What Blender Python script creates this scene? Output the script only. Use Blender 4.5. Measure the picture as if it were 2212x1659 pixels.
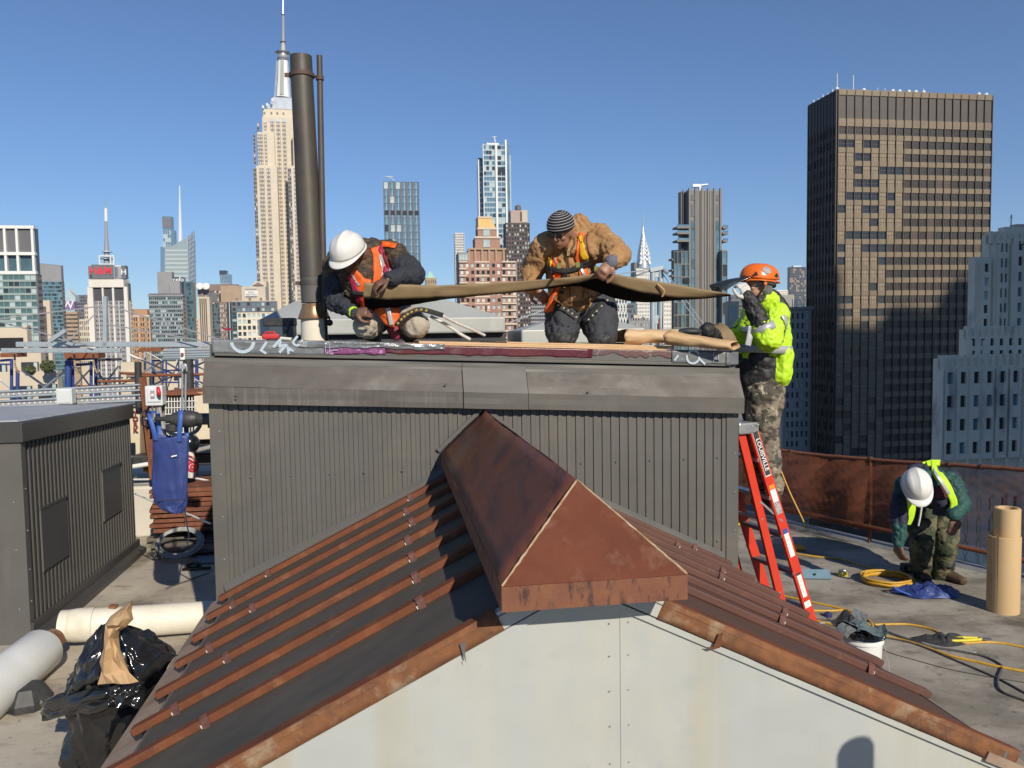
import bpy, bmesh, math, random
from math import sin, cos, tan, pi, radians, sqrt, atan2, hypot
from mathutils import Vector as V, Matrix, noise

random.seed(7)
S = bpy.context.scene
C = S.collection
for o in list(bpy.data.objects):
    bpy.data.objects.remove(o)

# ------------------------------------------------------------------ camera
F, U0, V0 = 1662.0, 1106.0, 829.5          # focal length and centre, in 2212-px units of the photograph
CAM = V((0, 0, 2.5))
PITCH, ROLL = radians(3.5), -0.015
cam_d = bpy.data.cameras.new('camera')
cam_d.sensor_width = 36.0
cam_d.lens = 36.0 * F / 2212.0
cam_d.clip_start, cam_d.clip_end = 0.05, 20000
cam = bpy.data.objects.new('camera', cam_d)
C.objects.link(cam)
RC = Matrix.Rotation(pi / 2 - PITCH, 3, 'X') @ Matrix.Rotation(ROLL, 3, 'Z')
cam.matrix_world = Matrix.Translation(CAM) @ RC.to_4x4()
S.camera = cam

# ------------------------------------------------------------------ sky, sun, exposure
SUN_EL, SUN_AZ = radians(30), radians(26)   # light travels forward and SUN_AZ to the left
LDIR = V((-sin(SUN_AZ) * cos(SUN_EL), cos(SUN_AZ) * cos(SUN_EL), -sin(SUN_EL)))
world = bpy.data.worlds.new('World')
S.world = world
world.use_nodes = True
wn = world.node_tree.nodes
sky = wn.new('ShaderNodeTexSky')
sky.sky_type = 'NISHITA'
sky.sun_disc = False
sky.sun_elevation = SUN_EL
sky.sun_rotation = pi - SUN_AZ
sky.altitude = 600
sky.air_density = 1.0
sky.dust_density = 0.0
sky.ozone_density = 8.0
bg = wn['Background']
bg.inputs['Strength'].default_value = 0.1
world.node_tree.links.new(sky.outputs[0], bg.inputs[0])
sun_d = bpy.data.lights.new('sun', 'SUN')
sun_d.energy = 4.6
sun_d.angle = radians(0.55)
sun_d.color = (1.0, 0.91, 0.77)
sun = bpy.data.objects.new('sun', sun_d)
sun.rotation_euler = LDIR.to_track_quat('-Z', 'Y').to_euler()
C.objects.link(sun)
S.view_settings.view_transform = 'Standard'
S.view_settings.look = 'None'
S.view_settings.exposure = 0.12
S.view_settings.gamma = 1.0
S.view_settings.use_curve_mapping = False
S.cycles.max_bounces = 6
S.cycles.diffuse_bounces = 3
S.cycles.glossy_bounces = 3
S.cycles.transparent_max_bounces = 16
S.cycles.caustics_reflective = False
S.cycles.caustics_refractive = False

# ------------------------------------------------------------------ helpers
def ray(u, v):
    return RC @ V(((u - U0) / F, (V0 - v) / F, -1.0))
def P(u, v, y):
    """point of the photograph's pixel (u, v) at world distance y in front of the camera"""
    d = ray(u, v)
    return CAM + d * (y / d.y)
def PZ(u, v, z):
    d = ray(u, v)
    return CAM + d * ((z - CAM.z) / d.z)

def wloc(o):
    r = V((0, 0, 0))
    while o is not None:
        r = r + o.location
        o = o.parent
    return r
def tag(o, label=None, cat=None, group=None, kind=None):
    if label: o['label'] = label
    if cat: o['category'] = cat
    if group: o['group'] = group
    if kind: o['kind'] = kind
    return o
def thing(name, label, cat, loc=(0, 0, 0), group=None):
    o = bpy.data.objects.new(name, None)
    o.empty_display_size = 0.2
    o.location = V(loc)
    C.objects.link(o)
    return tag(o, label, cat, group)
def put(name, mesh, parent=None, loc=None, rot=None, scale=None):
    """link a (shared) mesh; loc is a world position"""
    o = bpy.data.objects.new(name, mesh)
    C.objects.link(o)
    base = wloc(parent) if parent else V((0, 0, 0))
    o.parent = parent
    o.location = (V(loc) - base) if loc is not None else V((0, 0, 0))
    if rot is not None:
        if isinstance(rot, Matrix): o.rotation_euler = rot.to_euler()
        else: o.rotation_euler = rot
    if scale is not None: o.scale = scale
    return o

class MB:
    def __init__(s): s.v = []; s.f = []
    def add(s, vs, fs):
        n = len(s.v)
        s.v += [V(a) for a in vs]
        s.f += [tuple(i + n for i in f) for f in fs]
        return s
    def quad(s, a, b, c, d): return s.add([a, b, c, d], [(0, 1, 2, 3)])
    def hexa(s, p):
        """8 points: bottom ring then top ring"""
        return s.add(p, [(3, 2, 1, 0), (4, 5, 6, 7), (0, 1, 5, 4), (1, 2, 6, 5), (2, 3, 7, 6), (3, 0, 4, 7)])
    def box(s, c, size, R=None):
        c = V(c); h = V(size) / 2
        pts = []
        for z in (-1, 1):
            for x, y in ((-1, -1), (1, -1), (1, 1), (-1, 1)):
                q = V((x * h.x, y * h.y, z * h.z))
                pts.append(c + (R @ q if R else q))
        return s.hexa(pts)
    def prism(s, poly, d):
        """extrude polygon (list of points) along vector d"""
        n = len(poly); d = V(d)
        vs = [V(p) for p in poly] + [V(p) + d for p in poly]
        fs = [tuple(reversed(range(n))), tuple(range(n, 2 * n))]
        fs += [(i, (i + 1) % n, n + (i + 1) % n, n + i) for i in range(n)]
        return s.add(vs, fs)
    def tube(s, path, r, n=8, cap=True, up=None):
        path = [V(p) for p in path]
        m = len(path)
        rr = r if isinstance(r, (list, tuple)) else [r] * m
        vs = []; fs = []
        u = None
        for i in range(m):
            t = (path[min(i + 1, m - 1)] - path[max(i - 1, 0)])
            if t.length < 1e-9: t = V((0, 0, 1))
            t.normalize()
            if u is None:
                a = V(up) if up else (V((0, 0, 1)) if abs(t.z) < 0.9 else V((1, 0, 0)))
                u = (a - t * a.dot(t)).normalized()
            else:
                u = (u - t * u.dot(t))
                u = u.normalized() if u.length > 1e-6 else t.orthogonal().normalized()
            w = t.cross(u)
            ri = rr[i]
            ra, rb = ri if isinstance(ri, (tuple, list)) else (ri, ri)
            for k in range(n):
                a = 2 * pi * k / n
                vs.append(path[i] + u * (cos(a) * ra) + w * (sin(a) * rb))
        for i in range(m - 1):
            for k in range(n):
                fs.append((i * n + k, i * n + (k + 1) % n, (i + 1) * n + (k + 1) % n, (i + 1) * n + k))
        if cap:
            fs.append(tuple(reversed(range(n)))); fs.append(tuple(range((m - 1) * n, m * n)))
        return s.add(vs, fs)
    def lathe(s, o, prof, n=20, ax=None, close=True):
        """prof: (r, h) pairs along axis ax from o"""
        o = V(o); ax = V(ax).normalized() if ax else V((0, 0, 1))
        return s.tube([o + ax * h for r, h in prof], [max(r, 1e-4) for r, h in prof], n, close) if False else s._lathe(o, prof, n, ax, close)
    def _lathe(s, o, prof, n, ax, close):
        u = ax.orthogonal().normalized(); w = ax.cross(u)
        vs = []; fs = []
        for r, h in prof:
            for k in range(n):
                a = 2 * pi * k / n
                vs.append(o + ax * h + (u * cos(a) + w * sin(a)) * max(r, 1e-4))
        for i in range(len(prof) - 1):
            for k in range(n):
                fs.append((i * n + k, i * n + (k + 1) % n, (i + 1) * n + (k + 1) % n, (i + 1) * n + k))
        if close:
            fs.append(tuple(reversed(range(n)))); fs.append(tuple(range((len(prof) - 1) * n, len(prof) * n)))
        return s.add(vs, fs)
    def grid(s, fn, nu, nv, close_u=False):
        vs = [fn(i / nu if not close_u else i / nu, j / nv) for j in range(nv + 1) for i in range(nu + (0 if close_u else 1))]
        w = nu + (0 if close_u else 1)
        fs = []
        for j in range(nv):
            for i in range(nu):
                a = j * w + i; b = j * w + (i + 1) % w
                fs.append((a, b, b + w, a + w))
        return s.add(vs, fs)
    def ball(s, c, r, nu=12, nv=8, R=None):
        c = V(c); r = V(r) if not isinstance(r, (int, float)) else V((r, r, r))
        def fn(a, b):
            th = 2 * pi * a; ph = pi * (b - 0.5) * 0.999
            q = V((r.x * cos(th) * cos(ph), r.y * sin(th) * cos(ph), r.z * sin(ph)))
            return c + (R @ q if R else q)
        return s.grid(fn, nu, nv, True)
    def mesh(s, name, m, off=V((0, 0, 0)), smooth=False):
        me = bpy.data.meshes.new(name)
        me.from_pydata([tuple(a - off) for a in s.v], [], s.f)
        if isinstance(m, (list, tuple)):
            for q in m: me.materials.append(q)
        else: me.materials.append(m)
        if smooth:
            me.polygons.foreach_set('use_smooth', [True] * len(me.polygons))
        me.update()
        return me
    def build(s, name, m, parent=None, smooth=False, bevel=0, solid=0, fix=True, autosmooth=None):
        off = wloc(parent) if parent else V((0, 0, 0))
        me = s.mesh(name, m, off, smooth)
        if fix:
            bm = bmesh.new(); bm.from_mesh(me)
            bmesh.ops.recalc_face_normals(bm, faces=bm.faces)
            bm.to_mesh(me); bm.free()
        o = bpy.data.objects.new(name, me)
        C.objects.link(o)
        o.parent = parent
        if solid:
            md = o.modifiers.new('solid', 'SOLIDIFY'); md.thickness = solid; md.offset = 0
        if bevel:
            md = o.modifiers.new('bevel', 'BEVEL'); md.width = bevel; md.segments = 2
            md.limit_method = 'ANGLE'; md.angle_limit = radians(35)
        if autosmooth:
            smooth_by_angle(o, autosmooth)
        return o
def smooth_by_angle(o, ang=35):
    me = o.data
    me.polygons.foreach_set('use_smooth', [True] * len(me.polygons))
    bm = bmesh.new(); bm.from_mesh(me)
    a = radians(ang)
    for e in bm.edges:
        if len(e.link_faces) == 2 and e.calc_face_angle(0) > a: e.smooth = False
    bm.to_mesh(me); bm.free()

def text_mesh(s, size, ex=0.0, bold=0.0, align='CENTER'):
    cu = bpy.data.curves.new('t', 'FONT')
    cu.body = s; cu.size = size; cu.extrude = ex; cu.offset = bold
    cu.align_x = align; cu.align_y = 'CENTER'; cu.resolution_u = 3
    ob = bpy.data.objects.new('t', cu); C.objects.link(ob)
    dg = bpy.context.evaluated_depsgraph_get()
    me = bpy.data.meshes.new_from_object(ob.evaluated_get(dg))
    bpy.data.objects.remove(ob); bpy.data.curves.remove(cu)
    return me
def frame(x, up):
    """matrix whose columns are x, up, x cross up"""
    x = V(x).normalized(); up = V(up); up = (up - x * up.dot(x)).normalized(); n = x.cross(up)
    return Matrix((x, up, n)).transposed()
def letters(s, size, m, parent, loc, R, ex=0.002, bold=0.0, name='lettering'):
    me = text_mesh(s, size, ex, bold)
    me.materials.clear(); me.materials.append(m)
    return put(name, me, parent, loc, R)

# ------------------------------------------------------------------ materials
def lin(r, g, b):
    f = lambda c: (c / 255 / 12.92) if c / 255 <= 0.04045 else ((c / 255 + 0.055) / 1.055) ** 2.4
    return (f(r), f(g), f(b))
MATS = {}
def M(name, c1, c2=None, scale=4.0, rough=0.6, metal=0.0, bump=0.0, bscale=40.0, stretch=(1, 1, 1), mixpos=(0.35, 0.65),
      c3=None, scale3=1.0, pos3=(0.5, 0.7), stretch3=(1, 1, 1), rvar=0.0, spec=0.5, trans=0.0, coat=0.0, alpha=1.0, sheen=0.0, dent=None):
    if name in MATS: return MATS[name]
    m = bpy.data.materials.new(name); m.use_nodes = True
    nt = m.node_tree; N = nt.nodes; L = nt.links
    b = N['Principled BSDF']
    b.inputs['Base Color'].default_value = (*c1, 1)
    b.inputs['Roughness'].default_value = rough
    b.inputs['Metallic'].default_value = metal
    b.inputs['Specular IOR Level'].default_value = spec
    b.inputs['Transmission Weight'].default_value = trans
    b.inputs['Coat Weight'].default_value = coat
    b.inputs['Alpha'].default_value = alpha
    if sheen: b.inputs['Sheen Weight'].default_value = sheen
    tc = N.new('ShaderNodeTexCoord')
    def nz(sc, st, det=6.0, ro=0.6):
        mp = N.new('ShaderNodeMapping'); mp.inputs['Scale'].default_value = st
        L.new(tc.outputs['Object'], mp.inputs[0])
        n = N.new('ShaderNodeTexNoise'); n.inputs['Scale'].default_value = sc
        n.inputs['Detail'].default_value = det; n.inputs['Roughness'].default_value = ro
        L.new(mp.outputs[0], n.inputs['Vector'])
        return n
    def ramp(src, lo, hi):
        r = N.new('ShaderNodeMapRange'); r.inputs[1].default_value = lo; r.inputs[2].default_value = hi
        L.new(src, r.inputs[0]); return r.outputs[0]
    col = None
    if c2 is not None:
        n = nz(scale, stretch)
        mx = N.new('ShaderNodeMix'); mx.data_type = 'RGBA'
        mx.inputs['A'].default_value = (*c1, 1); mx.inputs['B'].default_value = (*c2, 1)
        fac = ramp(n.outputs[0], *mixpos)
        L.new(fac, mx.inputs['Factor'])
        col = mx.outputs['Result']
        if rvar:
            rr = N.new('ShaderNodeMapRange'); rr.inputs[3].default_value = rough - rvar; rr.inputs[4].default_value = rough + rvar
            L.new(fac, rr.inputs[0]); L.new(rr.outputs[0], b.inputs['Roughness'])
    if c3 is not None:
        n = nz(scale3, stretch3, 8, 0.65)
        mx = N.new('ShaderNodeMix'); mx.data_type = 'RGBA'
        if col is not None: L.new(col, mx.inputs['A'])
        else: mx.inputs['A'].default_value = (*c1, 1)
        mx.inputs['B'].default_value = (*c3, 1)
        L.new(ramp(n.outputs[0], *pos3), mx.inputs['Factor'])
        col = mx.outputs['Result']
    if col is not None: L.new(col, b.inputs['Base Color'])
    if bump:
        n = nz(bscale, stretch)
        bp = N.new('ShaderNodeBump'); bp.inputs['Strength'].default_value = bump; bp.inputs['Distance'].default_value = 0.01
        L.new(n.outputs[0], bp.inputs['Height']); L.new(bp.outputs[0], b.inputs['Normal'])
    if dent:
        n = nz(dent[1], (1, 1, 1), 2.0, 0.5)
        bp2 = N.new('ShaderNodeBump'); bp2.inputs['Strength'].default_value = dent[0]; bp2.inputs['Distance'].default_value = 0.05
        L.new(n.outputs[0], bp2.inputs['Height'])
        if b.inputs['Normal'].links: L.new(b.inputs['Normal'].links[0].from_socket, bp2.inputs['Normal'])
        L.new(bp2.outputs[0], b.inputs['Normal'])
    MATS[name] = m
    return m

m_bronze = M('bronze_panel', (0.110, 0.105, 0.096), (0.094, 0.090, 0.082), 2.5, 0.5, 0.0, 0.04, 60, c3=(0.135, 0.122, 0.104), scale3=1.2)
m_bronze_dull = M('bronze_weathered', (0.105, 0.094, 0.082), (0.062, 0.052, 0.044), 1.6, 0.45, 0, 0.05, 30, (1.0, 3, 3), c3=(0.13, 0.12, 0.105), scale3=5, pos3=(0.52, 0.7), rvar=0.1, dent=(.25, 3))
m_streak = M('bronze_streaked', (0.110, 0.100, 0.088), (0.17, 0.16, 0.145), 9, 0.5, 0, 0.03, 30, (6, 6, 0.25), (0.48, 0.75), c3=(0.075, 0.066, 0.058), scale3=2)
m_pan = M('roof_pan', (0.108, 0.096, 0.077), (0.088, 0.080, 0.066), 1.2, 0.6, 0.0, 0.03, 25, c3=(0.125, 0.105, 0.078), scale3=1.6, pos3=(0.5, 0.75), rvar=0.08, dent=(.3, 4), spec=.15)
m_pan_dk = m_pan
m_rib = M('rusted_batten', (0.190, 0.066, 0.031), (0.130, 0.052, 0.029), 5, 0.8, 0, 0.2, 90, c3=(0.235, 0.105, 0.055), scale3=9, pos3=(0.52, 0.72), spec=.15)
m_rib_r = M('brown_batten', (0.130, 0.055, 0.038), (0.095, 0.044, 0.033), 4, 0.6, 0, 0.08, 80, c3=(0.165, 0.08, 0.05), scale3=8, pos3=(0.56, 0.72))
m_pan_r = M('brown_pan', (0.118, 0.064, 0.046), (0.098, 0.058, 0.044), 2, 0.6, spec=.2)
m_rust = M('rust_bright', (0.225, 0.092, 0.035), (0.125, 0.055, 0.026), 14, 0.85, 0, 0.25, 120, c3=(0.30, 0.22, 0.14), scale3=6, pos3=(0.52, 0.66))
m_cap = M('rust_cap', (0.118, 0.043, 0.027), (0.160, 0.055, 0.030), 2.2, 0.5, 0, 0.08, 80, (2.2, .5, 1), (0.36, 0.62), c3=(0.060, 0.034, 0.029), scale3=4, pos3=(0.5, 0.66), stretch3=(3, .6, 1), rvar=0.14, dent=(.3, 3.5), spec=.3)
m_capfront = M('rust_cap_front', (0.155, 0.050, 0.028), (0.118, 0.038, 0.022), 5, 0.7, 0, 0.12, 100, c3=(0.175, 0.080, 0.050), scale3=11, pos3=(0.54, 0.68), dent=(.25, 6), spec=.15)
m_capskirt = M('rust_cap_skirt', (0.160, 0.058, 0.036), (0.205, 0.085, 0.038), 12, 0.75, 0, 0.15, 90, (1, 1, 1), c3=(0.055, 0.028, 0.022), scale3=26, pos3=(0.52, 0.62), stretch3=(1, 1, 0.35))
m_caulk = M('caulk', (0.50, 0.38, 0.24), (0.30, 0.18, 0.09), 20, 0.8, 0, 0.2, 60)
m_galv = M('galvanised', (0.455, 0.47, 0.45), (0.41, 0.43, 0.42), 0.9, 0.45, 0.1, 0.04, 140, c3=(0.50, 0.49, 0.42), scale3=1.1, pos3=(0.45, 0.7), stretch3=(1.4, 1.4, .35), dent=(.35, 2.6))
m_galv2 = m_galv
m_edge = M('dark_edge', (0.10, 0.10, 0.095), (0.16, 0.15, 0.14), 6, 0.6)
m_screw = M('screw_zinc', (0.62, 0.62, 0.60), None, rough=0.3, metal=0.7)
m_deck = M('deck_coating', (0.52, 0.465, 0.37), (0.36, 0.315, 0.245), 0.75, 0.88, 0, 0.35, 22, (1, 1, 1), (0.38, 0.60), c3=(0.17, 0.148, 0.115), scale3=1.2, pos3=(0.50, 0.68))
def grime(m, layers):
    nt = m.node_tree; N = nt.nodes; b = N['Principled BSDF']
    src = b.inputs['Base Color'].links[0].from_socket
    tc = N.new('ShaderNodeTexCoord')
    for sc, st, lo, hi, col, amt in layers:
        mp = N.new('ShaderNodeMapping'); mp.inputs['Scale'].default_value = st; mp.inputs['Location'].default_value = (sc, 3 * sc, 0); nt.links.new(tc.outputs['Object'], mp.inputs[0])
        n = N.new('ShaderNodeTexNoise'); n.inputs['Scale'].default_value = sc; n.inputs['Detail'].default_value = 7; nt.links.new(mp.outputs[0], n.inputs['Vector'])
        r = N.new('ShaderNodeMapRange'); r.inputs[1].default_value = lo; r.inputs[2].default_value = hi; r.inputs[4].default_value = amt; nt.links.new(n.outputs[0], r.inputs[0])
        mx = N.new('ShaderNodeMix'); mx.data_type = 'RGBA'; mx.inputs['B'].default_value = (*col, 1); nt.links.new(src, mx.inputs['A']); nt.links.new(r.outputs[0], mx.inputs['Factor']); src = mx.outputs['Result']
    nt.links.new(src, b.inputs['Base Color'])
grime(m_deck, ((14, (1, 1, 1), .62, .70, (.12, .105, .085), .5), (.5, (1, 2.2, 1), .50, .72, (.46, .42, .36), .8), (34, (1, 1, 1), .66, .70, (.5, .48, .43), .6), (3.2, (1, 3, 1), .55, .75, (.21, .155, .10), .7)))
grime(m_galv, ((2.0, (3, 3, .22), .52, .78, (.40, .36, .25), .6), (9, (1, 1, 1), .60, .74, (.36, .37, .36), .55), (1.1, (1, 1, 1), .5, .75, (.36, .39, .40), .5)))
grime(m_bronze, ((6, (1, 1, .12), .56, .75, (.145, .138, .126), .4), (1.5, (1, 1, .5), .52, .75, (.078, .074, .068), .4)))
m_deck2 = M('deck_stained', (0.37, 0.335, 0.275), (0.21, 0.188, 0.15), 0.9, 0.88, 0, 0.35, 22, (1, 1.6, 1), (0.40, 0.60), c3=(0.115, 0.100, 0.078), scale3=1.5, pos3=(0.50, 0.66))
grime(m_deck2, ((10, (1, 1, 1), .60, .70, (.09, .08, .065), .6), (.6, (1, 2.2, 1), .52, .72, (.42, .385, .33), .7), (3.0, (1, 3, 1), .56, .74, (.16, .125, .085), .7)))
m_pipe = M('flue_steel', (0.080, 0.072, 0.060), (0.055, 0.050, 0.043), 5, 0.55, 0.2, 0.06, 40, (1, 1, 0.3), c3=(0.105, 0.080, 0.055), scale3=3)
m_white = M('white_paint', (0.74, 0.70, 0.60), (0.66, 0.62, 0.52), 8, 0.6, 0, 0.05, 40)
m_wdirty = M('white_wrap', (0.76, 0.72, 0.62), (0.66, 0.60, 0.48), 3, 0.55, 0, 0.12, 16, c3=(0.58, 0.5, 0.38), scale3=2.0, pos3=(0.6, 0.8))
m_dark = M('dark_gap', (0.012, 0.012, 0.013), None, rough=0.8)
m_black = M('black_metal', (0.025, 0.025, 0.027), (0.05, 0.05, 0.05), 20, 0.55)
m_membrane = M('grey_membrane', (0.155, 0.165, 0.175), (0.11, 0.12, 0.13), 8, 0.42, 0, 0.45, 16, c3=(0.21, 0.22, 0.23), scale3=5)
m_membrane_l = M('print_pale', (0.42, 0.50, 0.57), None, rough=0.5)
m_purple = M('purple_membrane', (0.24, 0.075, 0.19), (0.16, 0.04, 0.12), 14, 0.25, 0, 0.6, 30, c3=(0.45, 0.25, 0.42), scale3=16, pos3=(0.55, 0.62))
m_redprimer = M('red_primer', (0.085, 0.012, 0.020), (0.12, 0.025, 0.03), 6, 0.3, 0, 0.2, 40, c3=(0.17, 0.10, 0.11), scale3=4, pos3=(0.52, 0.72))
m_ply = M('plywood', (0.66, 0.45, 0.26), (0.52, 0.33, 0.17), 6, 0.75, 0, 0.15, 50, (1, 1, 20))
m_concrete = M('pale_concrete', (0.45, 0.43, 0.39), (0.36, 0.34, 0.30), 3, 0.85, 0, 0.2, 20)

# ------------------------------------------------------------------ local frame of the rooftop
TH = radians(9.0)
EX = V((cos(TH), sin(TH), 0)); EY = V((-sin(TH), cos(TH), 0)); EZ = V((0, 0, 1))
O0 = V((-0.201, 5.42, 0))
def L(x, y, z): return O0 + EX * x + EY * y + EZ * z
RL = Matrix.Rotation(TH, 3, 'Z')
# ------------------------------------------------------------------ roof deck and the street level far below
DE1 = PZ(2212, 1250, 0); DE2 = PZ(1700, 1130, 0)
edge_dir = (DE2 - DE1).normalized()
ea, eb = DE1 - edge_dir * 9, DE1 + edge_dir * 12
deck_poly = [V((ea.x, ea.y, 0)), V((eb.x, eb.y, 0)), V((eb.x - 3, 15, 0)), V((-15, 15, 0)), V((-15, -9, 0)), V((ea.x, -9, 0))]
mb = MB(); mb.prism([V((p.x, p.y, -60)) for p in deck_poly], (0, 0, 60))
deck = mb.build('roof_deck', m_deck); tag(deck, kind='structure')
mb = MB(); pa, pb_ = DE1 - edge_dir * 8.5 - V((.17, 0, 0)), DE1 + edge_dir * 5.4 - V((.17, 0, 0))
mb.prism([V((p.x, p.y, .0015)) for p in (pa, pb_, V((1.0, pb_.y, 0)), V((0.9, 2.2, 0)), V((1.2, -6, 0)), V((pa.x, -6, 0)))], (0, 0, .003))
tag(mb.build('stained_deck_sheet', m_deck2), kind='structure')
m_ground = M('asphalt', (0.05, 0.05, 0.05), (0.07, 0.068, 0.065), 0.05, 0.9)
mb = MB(); mb.quad((-9000, -3000, -62), (9000, -3000, -62), (9000, 15000, -62), (-9000, 15000, -62))
tag(mb.build('street_ground', m_ground), kind='structure')
# low kerb along the deck edge
kn = V((edge_dir.y, -edge_dir.x, 0))
if kn.x < 0: kn = -kn
mb = MB()
k0, k1 = DE1 - edge_dir * 6, DE1 + edge_dir * 9
mb.prism([k0 - kn * 0.16 + EZ * 0.002, k0 + kn * 0.01 + EZ * 0.002, k0 + kn * 0.01 + EZ * 0.05, k0 - kn * 0.13 + EZ * 0.05], k1 - k0)
kerb = mb.build('deck_kerb', M('kerb_membrane', (0.30, 0.30, 0.30), (0.20, 0.2, 0.2), 3, 0.7, 0, 0.2, 20), bevel=0.008)
tag(kerb, kind='structure')

# ------------------------------------------------------------------ panelled rooftop enclosure (the workers kneel on it)
XL, XR, DEPTH = -1.845, 1.90, 2.3
def zt(x): return 2.508 - 0.040 * (x + 1.83)
def zb(x): return 2.092 - 0.048 * (x + 1.83)
enc = thing('rooftop_enclosure', 'large bronze ribbed metal enclosure with the open roof the men kneel on', 'enclosure', L(0, 0, 0))
# ribbed front sheet
prof = []
per, dep = 0.0655, 0.011
x = XL + 0.085
while x < XR - 0.09:
    prof += [(x, 0), (x + 0.030, 0), (x + 0.034, dep), (x + per - 0.004, dep)]
    x += per
mb = MB()
for (xa, ya), (xb, yb) in zip(prof[:-1], prof[1:]):
    mb.quad(L(xa, -0.012 + ya, 0.02), L(xb, -0.012 + yb, 0.02), L(xb, -0.012 + yb, zb(xb) + 0.1), L(xa, -0.012 + ya, zb(xa) + 0.1))
mb.build('ribbed_front_panel', m_bronze, enc, solid=0.0)
mb = MB(); mb.hexa([L(XL + .01, 0.012, 0), L(XR - .01, 0.012, 0), L(XR - .01, DEPTH, 0), L(XL + .01, DEPTH, 0),
                    L(XL + .01, 0.012, zt(XL) - .03), L(XR - .01, 0.012, zt(XR) - .03), L(XR - .01, DEPTH, zt(XR) - .03), L(XL + .01, DEPTH, zt(XL) - .03)])
mb.build('wall_core', m_bronze, enc)
for xa, xb in ((XL - 0.004, XL + 0.088), (XR - 0.092, XR + 0.004)):
    mb = MB(); mb.hexa([L(xa, -0.022, 0), L(xb, -0.022, 0), L(xb, 0.06, 0), L(xa, 0.06, 0), L(xa, -0.022, zb(xa) + .1), L(xb, -0.022, zb(xb) + .1), L(xb, 0.06, zb(xb) + .1), L(xa, 0.06, zb(xa) + .1)])
    mb.build('corner_trim', m_bronze, enc, bevel=0.003)
# skirt fascia: drop, slope, upper band - in three lengths with a lap joint
def skirt_sec(x, out=0.0):
    b, t = zb(x), zt(x)
    return [(-0.085 - out, b), (-0.092 - out, b + 0.112), (-0.012 - out, b + 0.262), (-0.008 - out, t - 0.115), (0.01, t - 0.115)]
def skirt(xa, xb, m1, out, mats):
    segs = [(0, 1), (1, 2), (2, 3)]
    names = ['drip_edge', 'sloped_fascia', 'fascia_band']
    for (i, j), nm, mm in zip(segs, names, mats):
        def fn(a, b):
            xx = xa + (xb - xa) * a
            s = skirt_sec(xx, out)
            y = s[i][0] * (1 - b) + s[j][0] * b; z = s[i][1] * (1 - b) + s[j][1] * b
            w = 0.0035 * noise.noise((xx * 2.1, b * 2 + i * 3, 1.3 + out * 50))
            return L(xx, y + w, z + w * 0.6)
        mb = MB(); mb.grid(fn, 24, 3); mb.build(nm, mm, enc, solid=0.004)
skirt(XL - 0.022, -0.13, None, 0.0, (m_streak, m_bronze_dull, m_bronze))
skirt(-0.15, 0.30, None, 0.011, (m_bronze, m_bronze, m_bronze))
skirt(0.28, XR + 0.014, None, 0.0, (m_bronze, m_bronze_dull, m_bronze))
for xj in (-0.153, 0.303):
    sec = skirt_sec(xj, 0.004)
    for (ya, za), (yb, zb2) in zip(sec[:2], sec[1:3]):
        mb = MB(); mb.hexa([L(xj - .003, ya, za), L(xj + .003, ya, za), L(xj + .003, ya + .02, za), L(xj - .003, ya + .02, za), L(xj - .003, yb, zb2), L(xj + .003, yb, zb2), L(xj + .003, yb + .02, zb2), L(xj - .003, yb + .02, zb2)])
        mb.build('lap_joint', m_dark, enc)
# end caps of the skirt and the soffit underneath
for xe, s in ((XL - 0.022, 1), (XR + 0.014, -1)):
    sec = skirt_sec(xe); xi = xe + s * 0.06
    mb = MB(); mb.prism([L(xe, sec[0][0], sec[0][1]), L(xe, sec[1][0], sec[1][1]), L(xi, sec[2][0], sec[2][1]), L(xi, 0.02, sec[2][1]), L(xe, 0.02, sec[1][1]), L(xe, 0.02, sec[0][1])], EY * 0.0)
    mb = MB()
    a, b, c = L(xe, sec[0][0], sec[0][1]), L(xe, sec[1][0], sec[1][1]), L(xi, sec[2][0], sec[2][1])
    a2, b2, c2 = L(xe, DEPTH, sec[0][1]), L(xe, DEPTH, sec[1][1]), L(xi, DEPTH, sec[2][1])
    mb.quad(a, b, b2, a2); mb.quad(b, c, c2, b2)
    d, d2 = L(xi, -0.008, zt(xi) - .115), L(xi, DEPTH, zt(xi) - .115)
    mb.quad(c, d, d2, c2)
    mb.build('side_skirt', m_bronze, enc, solid=0.004)
mb = MB(); mb.quad(L(XL - .018, -0.08, zb(XL) + 0.012), L(XR + .01, -0.08, zb(XR) + 0.012), L(XR + .01, 0.02, zb(XR) + 0.03), L(XL - .018, 0.02, zb(XL) + 0.03))
mb.build('soffit', m_bronze, enc)
# lip with shadow gap, then the roof edge band
for z0, z1, yo, mm, nm in ((-0.118, -0.100, 0.006, m_dark, 'shadow_gap'), (-0.102, -0.080, -0.022, m_bronze, 'metal_lip'), (-0.080, -0.002, -0.014, m_bronze, 'roof_edge_band')):
    mb = MB(); xa, xb = XL + 0.045, XR - 0.06
    mb.hexa([L(xa, yo, zt(xa) + z0), L(xb, yo, zt(xb) + z0), L(xb, DEPTH, zt(xb) + z0), L(xa, DEPTH, zt(xa) + z0),
             L(xa, yo, zt(xa) + z1), L(xb, yo, zt(xb) + z1), L(xb, DEPTH, zt(xb) + z1), L(xa, DEPTH, zt(xa) + z1)])
    mb.build(nm, mm, enc, bevel=0.003 if nm != 'shadow_gap' else 0)
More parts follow.
